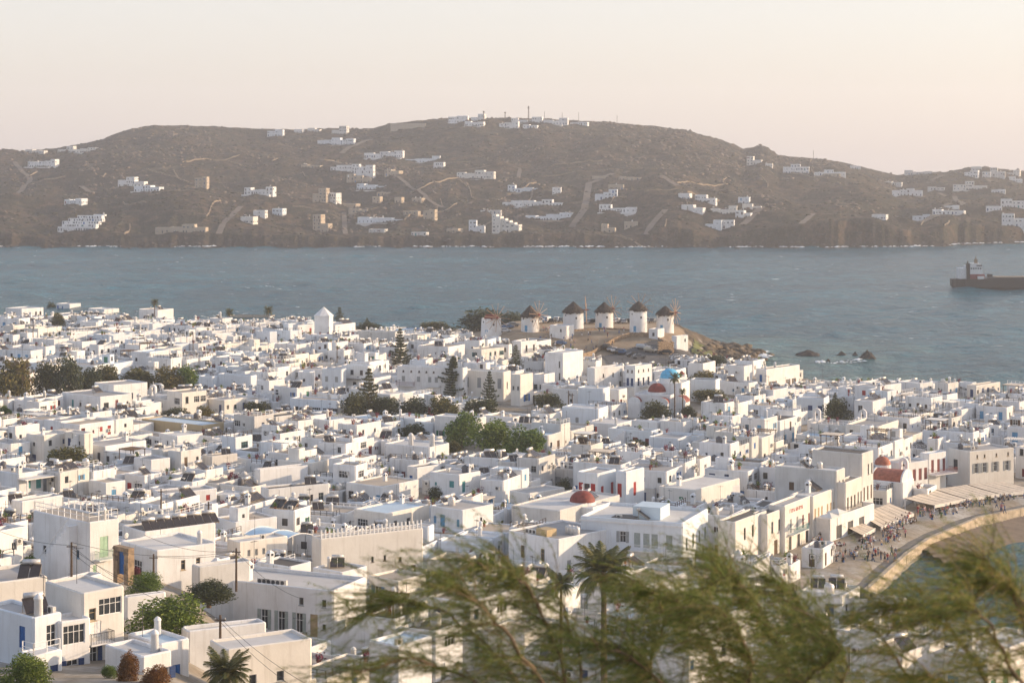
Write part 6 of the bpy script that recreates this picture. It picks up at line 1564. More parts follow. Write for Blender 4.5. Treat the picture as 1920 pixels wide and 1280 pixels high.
for hs in HOUSES:
    if hs['lab']: continue
    k = min(range(len(MARKS)), key=lambda i: math.hypot((hs['px'][0] - MARKS[i][1]) * .7, hs['px'][1] - MARKS[i][2]))
    by.setdefault(k, []).append((math.hypot((hs['px'][0] - MARKS[k][1]) * .7, hs['px'][1] - MARKS[k][2]), hs))
WN = dict(white='white', cream='cream', grey_white='grey-white', blue_white='bluish white', beige='beige', ochre='ochre')
for k, L in by.items():
    L.sort(key=lambda t: t[0])
    for i, (_, hs) in enumerate(L):
        f = sorted(((n, key) for key, n in hs['feats'].items() if key[0]), reverse=True); g = [key[1] for key in hs['feats'] if not key[0]]
        st = 'two-storey' if hs['h'] > 5.2 else 'low'
        a = f"{st} {WN.get(hs['wall'], 'white')} house"
        if f: c_, wd = f[0][1]; a += f" with {c_} {wd}" if c_ not in WN.get(hs['wall'], '') or wd != 'window openings' else f" with {wd}"
        elif g: a += f" with rooftop {g[0]}"
        hs['lab'] = f"{a}, {ordw(i)} {MARKS[k][0]}"
for hs in HOUSES: tag(hs['o'], hs['lab'], hs['cat'], {'house': 'white houses of the harbour town', 'shop house': 'facades along the quay'}.get(hs['cat']))
# ------------------------------------------------------------------ foliage
def crown_points(rg, n, lobes):
    out = []
    wts = np.array([l[3] * l[4] * l[5] for l in lobes]); wts = wts / wts.sum()
    for l, w in zip(lobes, wts):
        k = max(8, int(n * w)); d = rg.normal(size=(k, 3)); d /= np.linalg.norm(d, axis=1, keepdims=True)
        r = (0.35 + .65 * rg.rand(k, 1) ** .45); r *= 0.82 + .36 * vnoise(d[:, :1] * 3 + 5, d[:, 1:2] * 3 + d[:, 2:] * 2 + 5, int(rg.randint(99)))
        out.append(d * r * np.array(l[3:6]) + np.array(l[:3]))
    return np.concatenate(out)
def bush_mesh(seed, n, leaf, mat, lob=7):
    """crown in a unit box: width 1, depth .8, height 1, foot at z = 0"""
    rg = np.random.RandomState(seed); lobes = []
    for k in range(lob):
        a = rg.rand() * 6.28; r = rg.rand() ** .6 * .26
        lobes.append((r * math.cos(a), r * .8 * math.sin(a), .45 + .28 * rg.rand() - .15 * r, .16 + .11 * rg.rand(), .14 + .1 * rg.rand(), .17 + .12 * rg.rand()))
    lobes += [(0, 0, .42, .40, .33, .30), (rg.uniform(-.2, .2), 0, .28, .42, .34, .22)]
    P = crown_points(rg, n, lobes); P[:, 2] = np.clip(P[:, 2], .04, 1.05)
    V, Fc = leaf_quads(P, leaf, rg)
    return np_mesh('crown', V, Fc, mat)
def trunk_mesh(seed, mat):
    rg = random.Random(seed); mb = MB()
    top = Vector((rg.uniform(-.05, .05), rg.uniform(-.05, .05), .42)); mb.tube([(0, 0, -.1), (top.x * .4, top.y * .4, .2), top], [.05, .042, .034], 7)
    for k in range(5):
        a = k * 1.26 + rg.random(); e = Vector((.26 * math.cos(a), .22 * math.sin(a), rg.uniform(.55, .78))); mb.tube([top * .9, (top + e) / 2 + Vector((0, 0, .03)), e], [.026, .018, .008], 5)
    return mb.mesh('trunk', mat)
CROWNS = {}; TRK = [trunk_mesh(k, MATS['bark']) for k in range(3)]
for i, (q, (p, w, h)) in enumerate(zip(TREES, TP)):
    near = p.y < 260; v = (q[4], i % 3, near, i if near else 0)
    if v not in CROWNS: CROWNS[v] = bush_mesh(i * 7 + 1, 9000 if near else 2600, .020 if near else .034, MATS[q[4]], 11 if near else 8)
    t = thing('bushy_tree' if h > 2.8 else 'shrub', (p.x, p.y, p.z), 0, q[6], 'tree' if h > 2.8 else 'shrub', 'trees and shrubs among the houses')
    r_ = RND.choice([-1, 1]); c = link('crown', CROWNS[v], t, (0, 0, -.02 * h), RND.uniform(-.4, .4), (w * 1.06 * r_, w, h * 1.06)); link('trunk', TRK[i % 3], t, None, 0, (w * .8, w * .8, h))
# Norfolk pines: whorled tiers
def pine_mesh(seed, tiers, mat, sparse=1.0):
    rg = np.random.RandomState(seed); PS = []; mb = MB(); SZ = []
    for k in range(tiers):
        t = (k + .3) / tiers; z = .10 + .88 * t; R_ = .5 * (1 - t) ** .8 * (.72 + .5 * rg.rand()) + .02
        nb = 6 + rg.randint(2); a0 = rg.rand() * 6.28
        for j in range(nb):
            a = a0 + 6.2832 * j / nb + rg.normal(0, .12); L = R_ * rg.uniform(.6, 1.2); n = int(46 * (L / .5 + .25) * sparse)
            s = rg.rand(n) ** .7; dr = np.array([math.cos(a), math.sin(a)]); pe = np.array([-math.sin(a), math.cos(a)])
            lat = rg.normal(0, .030, n) * (1.2 - .6 * s)
            x = dr[0] * s * L + pe[0] * lat; y = dr[1] * s * L + pe[1] * lat
            zz = z + .06 * L * np.sin(s * 3.0) + .09 * (s ** 3) * L / .5 - .02 * s + rg.normal(0, .004, n)
            PS.append(np.stack([x, y, zz], 1)); SZ.append(np.full(n, .024))
            mb.tube([(0, 0, z), (dr[0] * L * .95, dr[1] * L * .95, z + .03 * L)], [.007, .002], 3)
    P = np.concatenate(PS); V, Fc = leaf_quads(P, np.concatenate(SZ), rg, asp=1.3)
    mb.tube([(0, 0, -.03), (0, 0, .5), (0, 0, 1.0)], [.022, .013, .003], 6)
    return np_mesh('crown', V, Fc, mat), mb.mesh('trunk', MATS['bark'])
for i, (px, py, w, h, lab) in enumerate(PINES):
    p = veg_place(px, py, 0); cm, tm = pine_mesh(40 + i, 13 if i not in (2,) else 16, MATS['leaf_dark'], 1.9 if i == 2 else .8 if i in (3, 4) else 1.3)
    t = thing('norfolk_pine', (p.x, p.y, p.z), RND.random() * 6, lab, 'pine tree', 'tiered pines'); k = p.y / F; sc = (w * k, w * k, h * k)
    link('crown', cm, t, None, 0, sc); link('trunk', tm, t, None, 0, sc)
# palms: each frond a rachis with leaflets
def frond_mesh(mat, seed, droop, nl=26, seg=9):
    rg = random.Random(seed); mb = MB(); pts = []
    for k in range(seg + 1):
        s = k / seg; pts.append(Vector((s * (1 - .25 * droop * s), 0, .42 * s * (1 - droop) + .12 * math.sin(s * 2.2) - .62 * droop * s * s)))
    mb.tube(pts, [.012 * (1 - .8 * k / seg) + .002 for k in range(seg + 1)], 4)
    for k in range(nl):
        s = .16 + .82 * k / nl; f = s * seg; i = min(int(f), seg - 1); p = pts[i].lerp(pts[i + 1], f - i); tg = (pts[i + 1] - pts[i]).normalized()
        L = .30 * math.sin(math.pi * (.12 + .84 * s)) * rg.uniform(.85, 1.1)
        for sd in (-1, 1):
            d = (tg * .75 + Vector((0, sd * .8, -.18 - .2 * rg.random()))).normalized(); wv = tg * .011
            e = p + d * L; e.z -= L * .2; mid = p + d * L * .5
            mb.add([p - wv, p + wv, mid + wv * 1.1, e, mid - wv * 1.1], [(0, 1, 2, 4), (4, 2, 3)])
    return mb.mesh('frond', mat)
for i, (px, py, cy, w, lf, d, lab) in enumerate(PALMS):
    p = veg_place(px, py, d); k = p.y / F; H = (py - cy) * k; Rf = w * k * .56
    t = thing('palm_tree', (p.x, p.y, p.z), 0, lab, 'palm tree', 'palms')
    mb = MB(); tr = max(.16, Rf * .075); n = 12; prof = []
    for j in range(n + 1):
        z = -1 + (H + 1) * j / n; prof += [(tr * (1.25 - .35 * j / n), z), (tr * (1.08 - .3 * j / n), z + (H + 1) / n * .55)]
    mb.lathe(prof[:-1], 9); mb.build('trunk', MATS['bark'], t)
    big = d > 0 or lf == 'leaf_dry'
    fr = [frond_mesh(MATS[lf], 10 * i + q, dr_, 34 if big else 16) for q, dr_ in enumerate((.15, .35, .6, .85, 1.05))]
    nf = 46 if d and w > 80 else 30 if big else 20
    for j in range(nf):
        q = j / nf; lv = min(4, int(q * 5)); a = j * 2.39996 + RND.uniform(-.2, .2)
        o = link('frond', fr[lv], t, (0, 0, H + Rf * .10 * (1 - q)), 0, Rf * RND.uniform(.85, 1.1)); o.rotation_euler = (0, R(-42 * (1 - q) + 10 + RND.uniform(-8, 8)), a)
    if big:
        mb = MB(); mb.lathe([(tr * 1.1, H - Rf * .25), (tr * 1.9, H - .05 * Rf), (tr * 1.5, H + .1 * Rf), (.02, H + .2 * Rf)], 9); mb.build('crown_base', MATS['leaf_dry'], t)
# ------------------------------------------------------------------ cars
def car_meshes(kind):
    L, Wd, H = {'car': (4.1, 1.7, 1.45), 'van': (4.9, 1.9, 2.0), 'suv': (4.3, 1.8, 1.7)}[kind]
    prof = {'car': [(-.5, .32), (-.5, .62), (-.47, .70), (-.40, .72), (-.28, 1.0), (.14, 1.0), (.27, .70), (.45, .62), (.5, .5), (.5, .32)],
            'van': [(-.5, .22), (-.5, .6), (-.49, .95), (-.46, 1.0), (.22, 1.0), (.34, .66), (.46, .56), (.5, .45), (.5, .22)],
            'suv': [(-.5, .3), (-.5, .62), (-.48, .95), (-.44, 1.0), (.12, 1.0), (.24, .68), (.45, .6), (.5, .48), (.5, .3)]}[kind]
    mb = MB(); n = len(prof); vs = []
    for sy in (-1, 1):
        for inset in (0,):
            for x, z in prof: vs.append((x * L, sy * Wd / 2 * (1 if z < .72 else .84), z * H))
    fs = [tuple(range(n)), tuple(range(2 * n - 1, n - 1, -1))] + [((k + 1) % n, k, n + k, n + (k + 1) % n) for k in range(n)]
    mb.add(vs, fs)
    g = MB()
    top = [(x, z) for x, z in prof if z > .9]; x0, x1 = min(t[0] for t in top), max(t[0] for t in top)
    for sy in (-1, 1):
        yy = sy * (Wd / 2 * .93 + .012); yt = sy * (Wd / 2 * .85 + .012)
        g.add([((x0 - .06) * L, yy, .74 * H), ((x1 + .09) * L, yy, .74 * H), ((x1 + .0) * L, yt, .95 * H), ((x0 + .02) * L, yt, .95 * H)], [(0, 1, 2, 3) if sy < 0 else (3, 2, 1, 0)])
    a = [(x, z) for x, z in prof if x > x1]; fx, fz = a[0]
    for e, (xa, za, xb, zb) in enumerate(((x1, 1.0, fx, fz), (x0, 1.0, [x for x, z in prof if z > .6 and x < x0][-1] if kind == 'car' else -.495, .72))):
        s = 1 if e == 0 else -1
        P = lambda t, sy: (((xa + (xb - xa) * t) * L + s * .02), sy * Wd / 2 * (.76 + .04 * t), (za + (zb - za) * t) * H + .015)
        q = [P(.08, -1), P(.92, -1), P(.92, 1), P(.08, 1)]; g.add(q, [(0, 1, 2, 3) if s > 0 else (3, 2, 1, 0)])
    w = MB(); nn = 12; r = .31
    vs = [(r * rr * math.cos(6.2832 * k / nn), yy, r * rr * math.sin(6.2832 * k / nn)) for yy, rr in ((-.1, .6), (-.1, 1), (.1, 1), (.1, .6)) for k in range(nn)]
    w.add(vs, [(j * nn + k, j * nn + (k + 1) % nn, (j + 1) * nn + (k + 1) % nn, (j + 1) * nn + k) for j in range(3) for k in range(nn)] + [tuple(range(nn))[::-1], tuple(range(3 * nn, 4 * nn))])
    hl = MB(); hl.box(-.03, .03, -.18, .18, -.07, .07)
    return mb, g.mesh('windows', MATS['pane']), w.mesh('wheel', MATS['black']), hl.mesh('headlight', MATS['foam_white']), (L, Wd, H)
CARC = dict(white=(.72, .72, .72), silver=(.42, .43, .44), grey=(.16, .165, .17), black=(.02, .02, .022), blue=(.04, .09, .2), red=(.3, .03, .03), beige=(.42, .36, .27))
CM = {}
for k in ('car', 'van', 'suv'):
    b_, g, w, hl, dm = car_meshes(k); CM[k] = ({}, g, w, hl, dm)
    for cn, c in CARC.items():
        if 'car_' + cn not in MATS: simple('car_' + cn, c, .25, .3, .05, spec=.6)
        CM[k][0][cn] = b_.mesh('body', MATS['car_' + cn])
NCAR = {}
def parked(px, py, zg, rz, kind, colr, where, z=None):
    p = at(px, py, zg); z = gz(p.x, p.y) + (.25 if z is None else z)
    lab = f"{colr} {'van' if kind == 'van' else 'car'} {where}"; NCAR[lab] = NCAR.get(lab, 0) + 1
    b_, g, w, hl, (L, Wd, H) = CM[kind]
    t = thing('parked_van' if kind == 'van' else 'parked_car', (p.x, p.y, z), rz, None, 'van' if kind == 'van' else 'car', 'cars parked by the windmills'); CARS.append((t, lab))
    link('body', b_[colr], t); link('windows', g, t)
    for sx in (-.31, .31):
        for sy in (-1, 1): link('wheel', w, t, (sx * L, sy * (Wd / 2 - .08), .31))
    for sy in (-1, 1): link('headlight', hl, t, (L * .495, sy * Wd * .33, .56 * H * .95))
CARS = []
for px, py, rz, k, c, wh in (
    (1138, 661, 70, 'suv', 'black', 'first of the row under the stone wall'), (1146, 662, 72, 'car', 'silver', 'second of the row under the stone wall'), (1153, 662.5, 74, 'car', 'white', 'third of the row under the stone wall'), (1160, 663, 74, 'car', 'grey', 'fourth of the row under the stone wall'), (1167, 664, 76, 'suv', 'blue', 'last of the row under the stone wall'),
    (1186, 668, -160, 'car', 'black', 'at the left of the open car park'), (1198, 671, 15, 'car', 'grey', 'standing across the open car park'), (1206, 661, -30, 'suv', 'silver', 'below the middle of the stone wall'), (1220, 663, -40, 'suv', 'beige', 'left of the stone abutment'), (1248, 664, 170, 'car', 'black', 'in front of the stone abutment'),
    (1268, 668, 20, 'car', 'silver', 'topmost of the right-hand row'), (1271, 673, 20, 'car', 'white', 'second of the right-hand row'), (1270, 678, 18, 'car', 'grey', 'third of the right-hand row'), (1267, 683, 18, 'suv', 'black', 'fourth of the right-hand row'), (1264, 688, 16, 'car', 'silver', 'fifth of the right-hand row'), (1284, 668, 10, 'car', 'white', 'beside the roof terrace right of the car park'), (1297, 666, 12, 'suv', 'silver', 'at the far right of the car park'), (1303, 672, 20, 'car', 'grey', 'below the far right car'), (1226, 690, 60, 'car', 'red', 'left of the blue dome')):
    parked(px, py, 5.4, R(rz), k, c, wh)
for px, py, rz, k, c, wh in ((1102, 612, 80, 'car', 'silver', 'just right of the widest windmill'), (1108, 611, 80, 'car', 'grey', 'second right of the widest windmill'), (1114, 612, 80, 'suv', 'black', 'left of the middle windmill'), (1152, 611, 75, 'car', 'white', 'just right of the middle windmill'), (1158, 610, 75, 'suv', 'white', 'between the middle and slender windmills'), (1165, 610, 75, 'car', 'grey', 'second between the middle and slender windmills'), (1172, 611, 75, 'car', 'silver', 'left of the slender windmill'),
                             (1178, 610, 75, 'suv', 'black', 'close beside the slender windmill'), (1012, 612, 60, 'car', 'silver', 'right of the second windmill'), (1019, 611, 60, 'suv', 'blue', 'second right of the second windmill'), (1026, 610, 70, 'van', 'white', 'behind the second windmill'), (1036, 610, 70, 'car', 'black', 'behind the low white shed'), (1044, 608, 80, 'suv', 'white', 'second behind the low white shed'), (1052, 608, 80, 'car', 'grey', 'left of the widest windmill'),
                             (952, 618, 30, 'car', 'blue', 'between the roofless and second windmills'), (962, 617, 20, 'car', 'grey', 'second between the roofless and second windmills'), (946, 624, 20, 'car', 'white', 'at the foot of the roofless windmill'), (1216, 609, 70, 'car', 'silver', 'right of the slender windmill'), (1224, 609, 70, 'car', 'grey', 'left of the last windmill')):
    parked(px, py, 9.6, R(rz), k, c, wh)
for px, py, c in ((1050, 655, 'blue'),): parked(px, py, 6.0, R(RND.uniform(0, 180)), 'car', c, 'below the crowd on the square')
for t, lab in CARS: t['label'] = lab
# lorry and blue bus on the skyline
for px, py, c, lab in ((760, 613, 'poly_blue', 'pale lorry on the skyline right of the small pine'), (758 + 18, 612, 'blue', 'blue bus on the skyline right of the small pine')):
    p = at(px, py, 9.0); t = thing('bus', (p.x, p.y, gz(p.x, p.y)), R(4), lab, 'bus')
    mb = MB(); mb.box(-3.4, 3.4, -1.2, 1.2, .5, 3.2); mb.box(-3.2, 3.2, -1.1, 1.1, 3.2, 3.32); mb.build('body', MATS[c], t)
    mb = MB()
    for k in range(5): mb.box(-3.0 + k * 1.25, -1.95 + k * 1.25, -1.23, -1.205, 1.7, 2.7)
    mb.build('windows', MATS['pane'], t)
    for xx in (-2.1, 2.1):
        for yy in (-1.1, 1.1): link('wheel', CM['van'][2], t, (xx, yy, .45), 0, 1.5)
# ------------------------------------------------------------------ people
CLO = dict(white=(.7, .7, .68), black=(.02, .02, .02), blue=(.05, .12, .3), red=(.35, .04, .04), grey=(.2, .2, .2), beige=(.45, .36, .26), pink=(.5, .2, .22), green=(.08, .16, .08), orange=(.5, .18, .05), denim=(.07, .1, .17))
for n, c in CLO.items(): simple('cloth_' + n, c, .85, var=.1)
def person(x, y, z, rz, where, seated=False, grp='crowd'):
    me = RND.choice(PS if seated else PM); a = RND.choice(['white', 'white', 'white', 'black', 'black', 'black', 'blue', 'blue', 'red', 'grey', 'grey', 'beige', 'pink', 'green']); b_ = RND.choice(['black', 'denim', 'denim', 'beige', 'white', 'grey', 'blue'])
    o = link('person', me, None, (x, y, z), rz, RND.uniform(.94, 1.06)); walk = (me in (PM[1], PM[3], PM[4]))
    for i, mm in ((2, 'cloth_' + a), (3, 'cloth_' + b_)): o.material_slots[i].link = 'OBJECT'; o.material_slots[i].material = MATS[mm]
    tag(o, f"person in {a} top and {'jeans' if b_ == 'denim' else b_ + ' trousers'} {'' if seated else 'walking ' if walk else 'standing '}{where}", 'person', grp)
zq = lambda x, y: 1.75 + .7 * float(sstep(coast_sd(np.array([x]), np.array([y])), 6, 20)[0]) + .005
def crowd(n, px0, px1, py0, py1, where, zf, z0, slope=0.0, spread=None):
    for _ in range(n):
        t = RND.random(); px = px0 + (px1 - px0) * t; py = py0 + (py1 - py0) * t + RND.uniform(-(spread or 4), spread or 4)
        p = at(px, py, z0); person(p.x, p.y, zf(p.x, p.y), RND.uniform(0, 6.28), where)
crowd(60, 1655, 1735, 1004, 962, 'on the quay before the church awning', zq, 2.0, spread=7)
crowd(52, 1740, 1850, 974, 944, 'on the quay before the long awning row', zq, 2.0, spread=6)
crowd(34, 1845, 1920, 946, 934, 'at the right end of the quay', zq, 2.0, spread=5)
crowd(34, 1555, 1680, 1052, 1042, 'in the small square beside the sea wall', zq, 2.0, spread=9)
crowd(14, 1520, 1570, 1030, 1010, 'under the raised restaurant terrace', zq, 2.0, spread=6)
crowd(30, 1600, 1700, 1036, 1004, 'beside the corner awning', zq, 2.0, spread=8)
crowd(8, 1868, 1890, 952, 966, 'in a small group by the beach', zq, 1.8, spread=3)
gm = lambda x, y: gz(x, y) + .12
crowd(24, 1010, 1046, 640, 652, 'at the left foot of the windmill square', gm, 7.0, spread=7)
crowd(16, 1050, 1080, 633, 648, 'on the left of the sandy square', gm, 8.0, spread=5)
crowd(22, 1090, 1150, 642, 640, 'in the middle of the sandy square', gm, 8.2, spread=6)
crowd(5, 1140, 1215, 628, 640, 'below the slender windmill', gm, 9.0, spread=3)
# tables with seated guests under the awnings
def cafe(px, py, lab, k):
    p = at(px, py, 2.2); z = zq(p.x, p.y)
    t = thing('cafe_table', (p.x, p.y, z), RND.random(), lab, 'table', 'restaurant tables under the awnings')
    link('tabletop', TABM[0], t); link('leg', TABM[1], t)
    for s in range(RND.choice([2, 3, 4])):
        a = s * 1.57 + RND.uniform(-.2, .2); cx, cy = p.x + .75 * math.cos(a), p.y + .75 * math.sin(a)
        c = thing('cafe_chair', (cx, cy, z), a - math.pi / 2 , f'dark cafe chair drawn up to a table {k}', 'chair', 'restaurant chairs under the awnings')
        link('seat', TABM[2], c); link('backrest', TABM[3], c)
        for lx in (-.19, .19):
            for ly in (-.19, .19): link('leg', TABM[4], c, (lx, ly, 0))
        if RND.random() < .75: person(cx, cy, z, a - math.pi / 2, 'at a table ' + k, True, 'guests under the awnings')
def _q(f, nm, m_): mb = MB(); f(mb); return mb.mesh(nm, MATS[m_])
TABM = [_q(lambda m_: m_.box(-.4, .4, -.4, .4, .70, .75), 'tabletop', 'white_paint'), _q(lambda m_: (m_.tube([(0, 0, 0), (0, 0, .7)], .04, 6), m_.box(-.25, .25, -.25, .25, 0, .04)), 'leg', 'charcoal'),
        _q(lambda m_: m_.box(-.22, .22, -.22, .22, .43, .47), 'seat', 'brown'), _q(lambda m_: m_.box(-.22, .22, .19, .23, .47, .92), 'backrest', 'brown'), _q(lambda m_: m_.tube([(0, 0, 0), (0, 0, .43)], .02, 5), 'leg', 'brown')]
for k in range(9): t = RND.random(); cafe(1658 + 60 * t + RND.uniform(-6, 6), 1002 - 26 * t + RND.uniform(-4, 4), 'square table with a white top under the church awning', 'under the church awning')
for k in range(10): t = RND.random(); cafe(1745 + 150 * t, 960 - 24 * t + RND.uniform(-4, 3), 'square table with a white top under the long awning row', 'under the long awning row')
for k in range(7): t = RND.random(); cafe(1570 + 75 * t, 1026 - 14 * t + RND.uniform(-4, 4), 'square table with a white top on the open quay below the terrace', 'on the open quay')
# umbrellas on the raised terrace
for k, (px, py) in enumerate(((1556, 965), (1570, 957))):
    p = at(px, py, 8.0); t = thing('parasol', (p.x, p.y, 5.4), 0, ['cream square parasol on the raised terrace, left one', 'cream square parasol on the raised terrace, right one'][k], 'parasol', 'terrace parasols')
    mb = MB(); mb.lathe([(1.9, 2.3), (1.85, 2.4), (.05, 3.0)], 4); mb.build('canopy', MATS['awning_white'], t); mb = MB(); mb.tube([(0, 0, 0), (0, 0, 2.9)], .04, 6); mb.build('pole', MATS['metal'], t)
# ------------------------------------------------------------------ the ship
p = at(1783, 541, 0); t = thing('cargo_ship', (p.x, p.y, 0), R(2), 'dark-hulled cargo ship with white deckhouse and red band, cut by the right edge', 'ship')
simple('hull_dark', (.014, .014, .016), .55, var=.3, scale=.4); simple('ship_white', (.62, .63, .63), .5); simple('ship_red', (.2, .04, .04), .55); simple('deck_tan', (.2, .15, .1), .7)
st = [(0, 2.2, 5.0, 1.5), (1.5, 4.0, 5.2, .4), (6, 5.6, 5.2, -.8), (14, 6.2, 5.1, -2), (19, 6.4, 5.9, -2), (60, 6.4, 5.9, -2), (80, 5.6, 6.6, -2), (92, 2.6, 7.6, -2), (97, .15, 8.2, -1)]
mb = MB(); vs = []
for x, w, zt, zb in st: vs += [(x, -w * .72, zb), (x, -w, 1.0 if zb < 1 else zb + .3), (x, -w, zt), (x, w, zt), (x, w, 1.0 if zb < 1 else zb + .3), (x, w * .72, zb)]
fs = []
for k in range(len(st) - 1):
    for j in range(6): fs.append((k * 6 + j, (k + 1) * 6 + j, (k + 1) * 6 + (j + 1) % 6, k * 6 + (j + 1) % 6))
mb.add(vs, fs + [(0, 1, 2, 3, 4, 5), tuple(range(len(vs) - 1, len(vs) - 7, -1))]); mb.build('hull', MATS['hull_dark'], t)
def sp(nm, mt, *boxes):
    q = MB()
    for b_ in boxes: q.box(*b_)
    return q.build(nm, MATS[mt], t)
dh = sp('deckhouse', 'ship_white', (3.6, 7.0, -4, 4, 5.0, 10.6), (7.6, 15.2, -4.6, 4.6, 7.6, 11.8)); sp('red_band', 'ship_red', (7.6, 16.2, -4.7, 4.7, 5.0, 7.598)); sp('bridge', 'ship_white', (9.8, 14.4, -3.6, 3.6, 11.81, 13.0)); sp('mast', 'deck_tan', (12.2, 13.6, -.7, .7, 13.01, 15.2), (12.7, 13.1, -.2, .2, 15.2, 16.6))
sp('funnel', 'hull_dark', (7.05, 8.6, -4.9, -2.5, 4.9, 13.2), (7.4, 7.9, -4.2, -3.6, 13.2, 14.4)); sp('deck_hatch', 'deck_tan', (22, 76, -5.2, 5.2, 5.85, 6.15)); sp('winch', 'hull_dark', (19.2, 21.0, -2, 2, 5.8, 7.4)); sp('lifeboat', 'ship_white', (12.4, 15.6, -6.1, -4.75, 5.2, 6.6))
sp('bridge_wing', 'charcoal', (12.2, 14.8, -5.0, 5.0, 11.82, 12.3))
for k in range(5): sp('window', 'pane', (9.0 + k * 1.2, 9.7 + k * 1.2, -4.64, -4.59, 10.2, 10.9))
# ------------------------------------------------------------------ power poles and wires
def pole(px, ytop, ybase, d, label):
    k = d / F; z0 = CH - (ybase - HY) * k; z1 = CH - (ytop - HY) * k; x = (px - HX) / F * d
    t = thing('power_pole', (x, d, z0), 0, label, 'power pole', 'timber power poles'); h = z1 - z0
    mb = MB(); mb.tube([(0, 0, -.5), (0, 0, h)], [.14, .10], 8); mb.build('pole', MATS['pole_wood'], t)
    mb = MB(); mb.box(-.5, .5, -.04, .04, h - .5, h - .4); mb.build('crossarm', MATS['pole_wood'], t)
    for s in (-.42, 0, .42): q = MB(); q.lathe([(.04, h - .4), (.06, h - .33), (.03, h - .25)], 6, c=(s, 0)); q.build('insulator', MATS['ac_white'], t)
    return Vector((x, d, z1 - .3))
W0 = pole(134, 1016, 1095, 200, 'power pole in front of the tall stair house'); W1 = pole(443, 1027, 1100, 222, 'power pole right of the shaded porch'); W2 = pole(413, 1152, 1245, 172, 'power pole before the low house, lower left'); W3 = pole(288, 1038, 1088, 228, 'thin power pole in the porch yard')
pole(391, 940, 972, 288, 'short dark pole above the solar panel house'); pole(302, 916, 948, 300, 'dark pole left of the two red windows'); pole(62, 602, 630, 600, 'dark pole among the far left houses'); pole(362, 622, 655, 560, 'dark pole among the far centre left houses'); pole(632, 648, 676, 540, 'dark pole left of the tall pines'); pole(1066, 732, 768, 470, 'dark pole below the plain bluish wall'); pole(1073, 737, 768, 468, 'second dark pole below the plain bluish wall')
WN_ = [0]
def wire(a, b_, sag, label):
    n = 18; pts = [a.lerp(b_, k / n) + Vector((0, 0, -sag * 4 * (k / n) * (1 - k / n))) for k in range(n + 1)]
    mb = MB(); mb.tube(pts, .022, 4); tag(mb.build('wire', MATS['black']), label, 'wire', 'overhead wires')
dz = Vector((0, 0, .3))
wire(W0, atd(-40, 978, 215), .6, 'upper wire running left from the pole at the stair house'); wire(W0, W2, 1.2, 'wire from the stair house pole down to the lower pole'); wire(W0 - dz, atd(300, 1110, 190), .5, 'wire from the stair house pole to the courtyard')
wire(W0 + dz, W1, 1.0, 'wire between the stair house pole and the porch pole'); wire(W1, atd(270, 1002, 236), .8, 'wire from the porch pole towards the solar panels'); wire(W1 - dz, W3, .3, 'short wire between the two porch poles'); wire(W2, atd(680, 1330, 150), .9, 'upper wire falling from the lower pole to the bottom edge'); wire(W2 - dz, atd(640, 1335, 150), .9, 'lower wire falling from the lower pole to the bottom edge')
wire(W1, atd(560, 1120, 215), .7, 'wire from the porch pole to the large white house'); wire(W0 - dz * 2, atd(232, 1095, 196), .4, 'thin wire from the stair house pole to its neighbour')
# stone arch with blue door in the lower left
p = at(232, 1072, 16); d = 214; t = thing('stone_gateway', ((232 - HX) / F * d, d, CH - (1076 - HY) / F * d), R(-44), 'rough stone gateway with an arched blue door', 'gateway')
mb = MB(); mb.box(-1.4, -.62, -.4, .4, -1, 3.0); mb.box(.62, 1.4, -.4, .4, -1, 3.0); mb.box(-.62, .62, -.4, .4, 2.55, 3.0); mb.build('stone_jamb', MATS['stone_warm'], t)
nm, fm, pm, sh = opening('door', 'blue', 1.2, 2.5, True); link('door', fm, t, (0, -.2, 0))
for k in range(26): q = MB(); x = RND.choice([-1, 1]) * RND.uniform(.7, 1.3); z = RND.uniform(-.3, 2.9); q.box(x - .17, x + .17, -.46, -.38, z - .11, z + .11); q.build('stone', MATS['stone'], t)
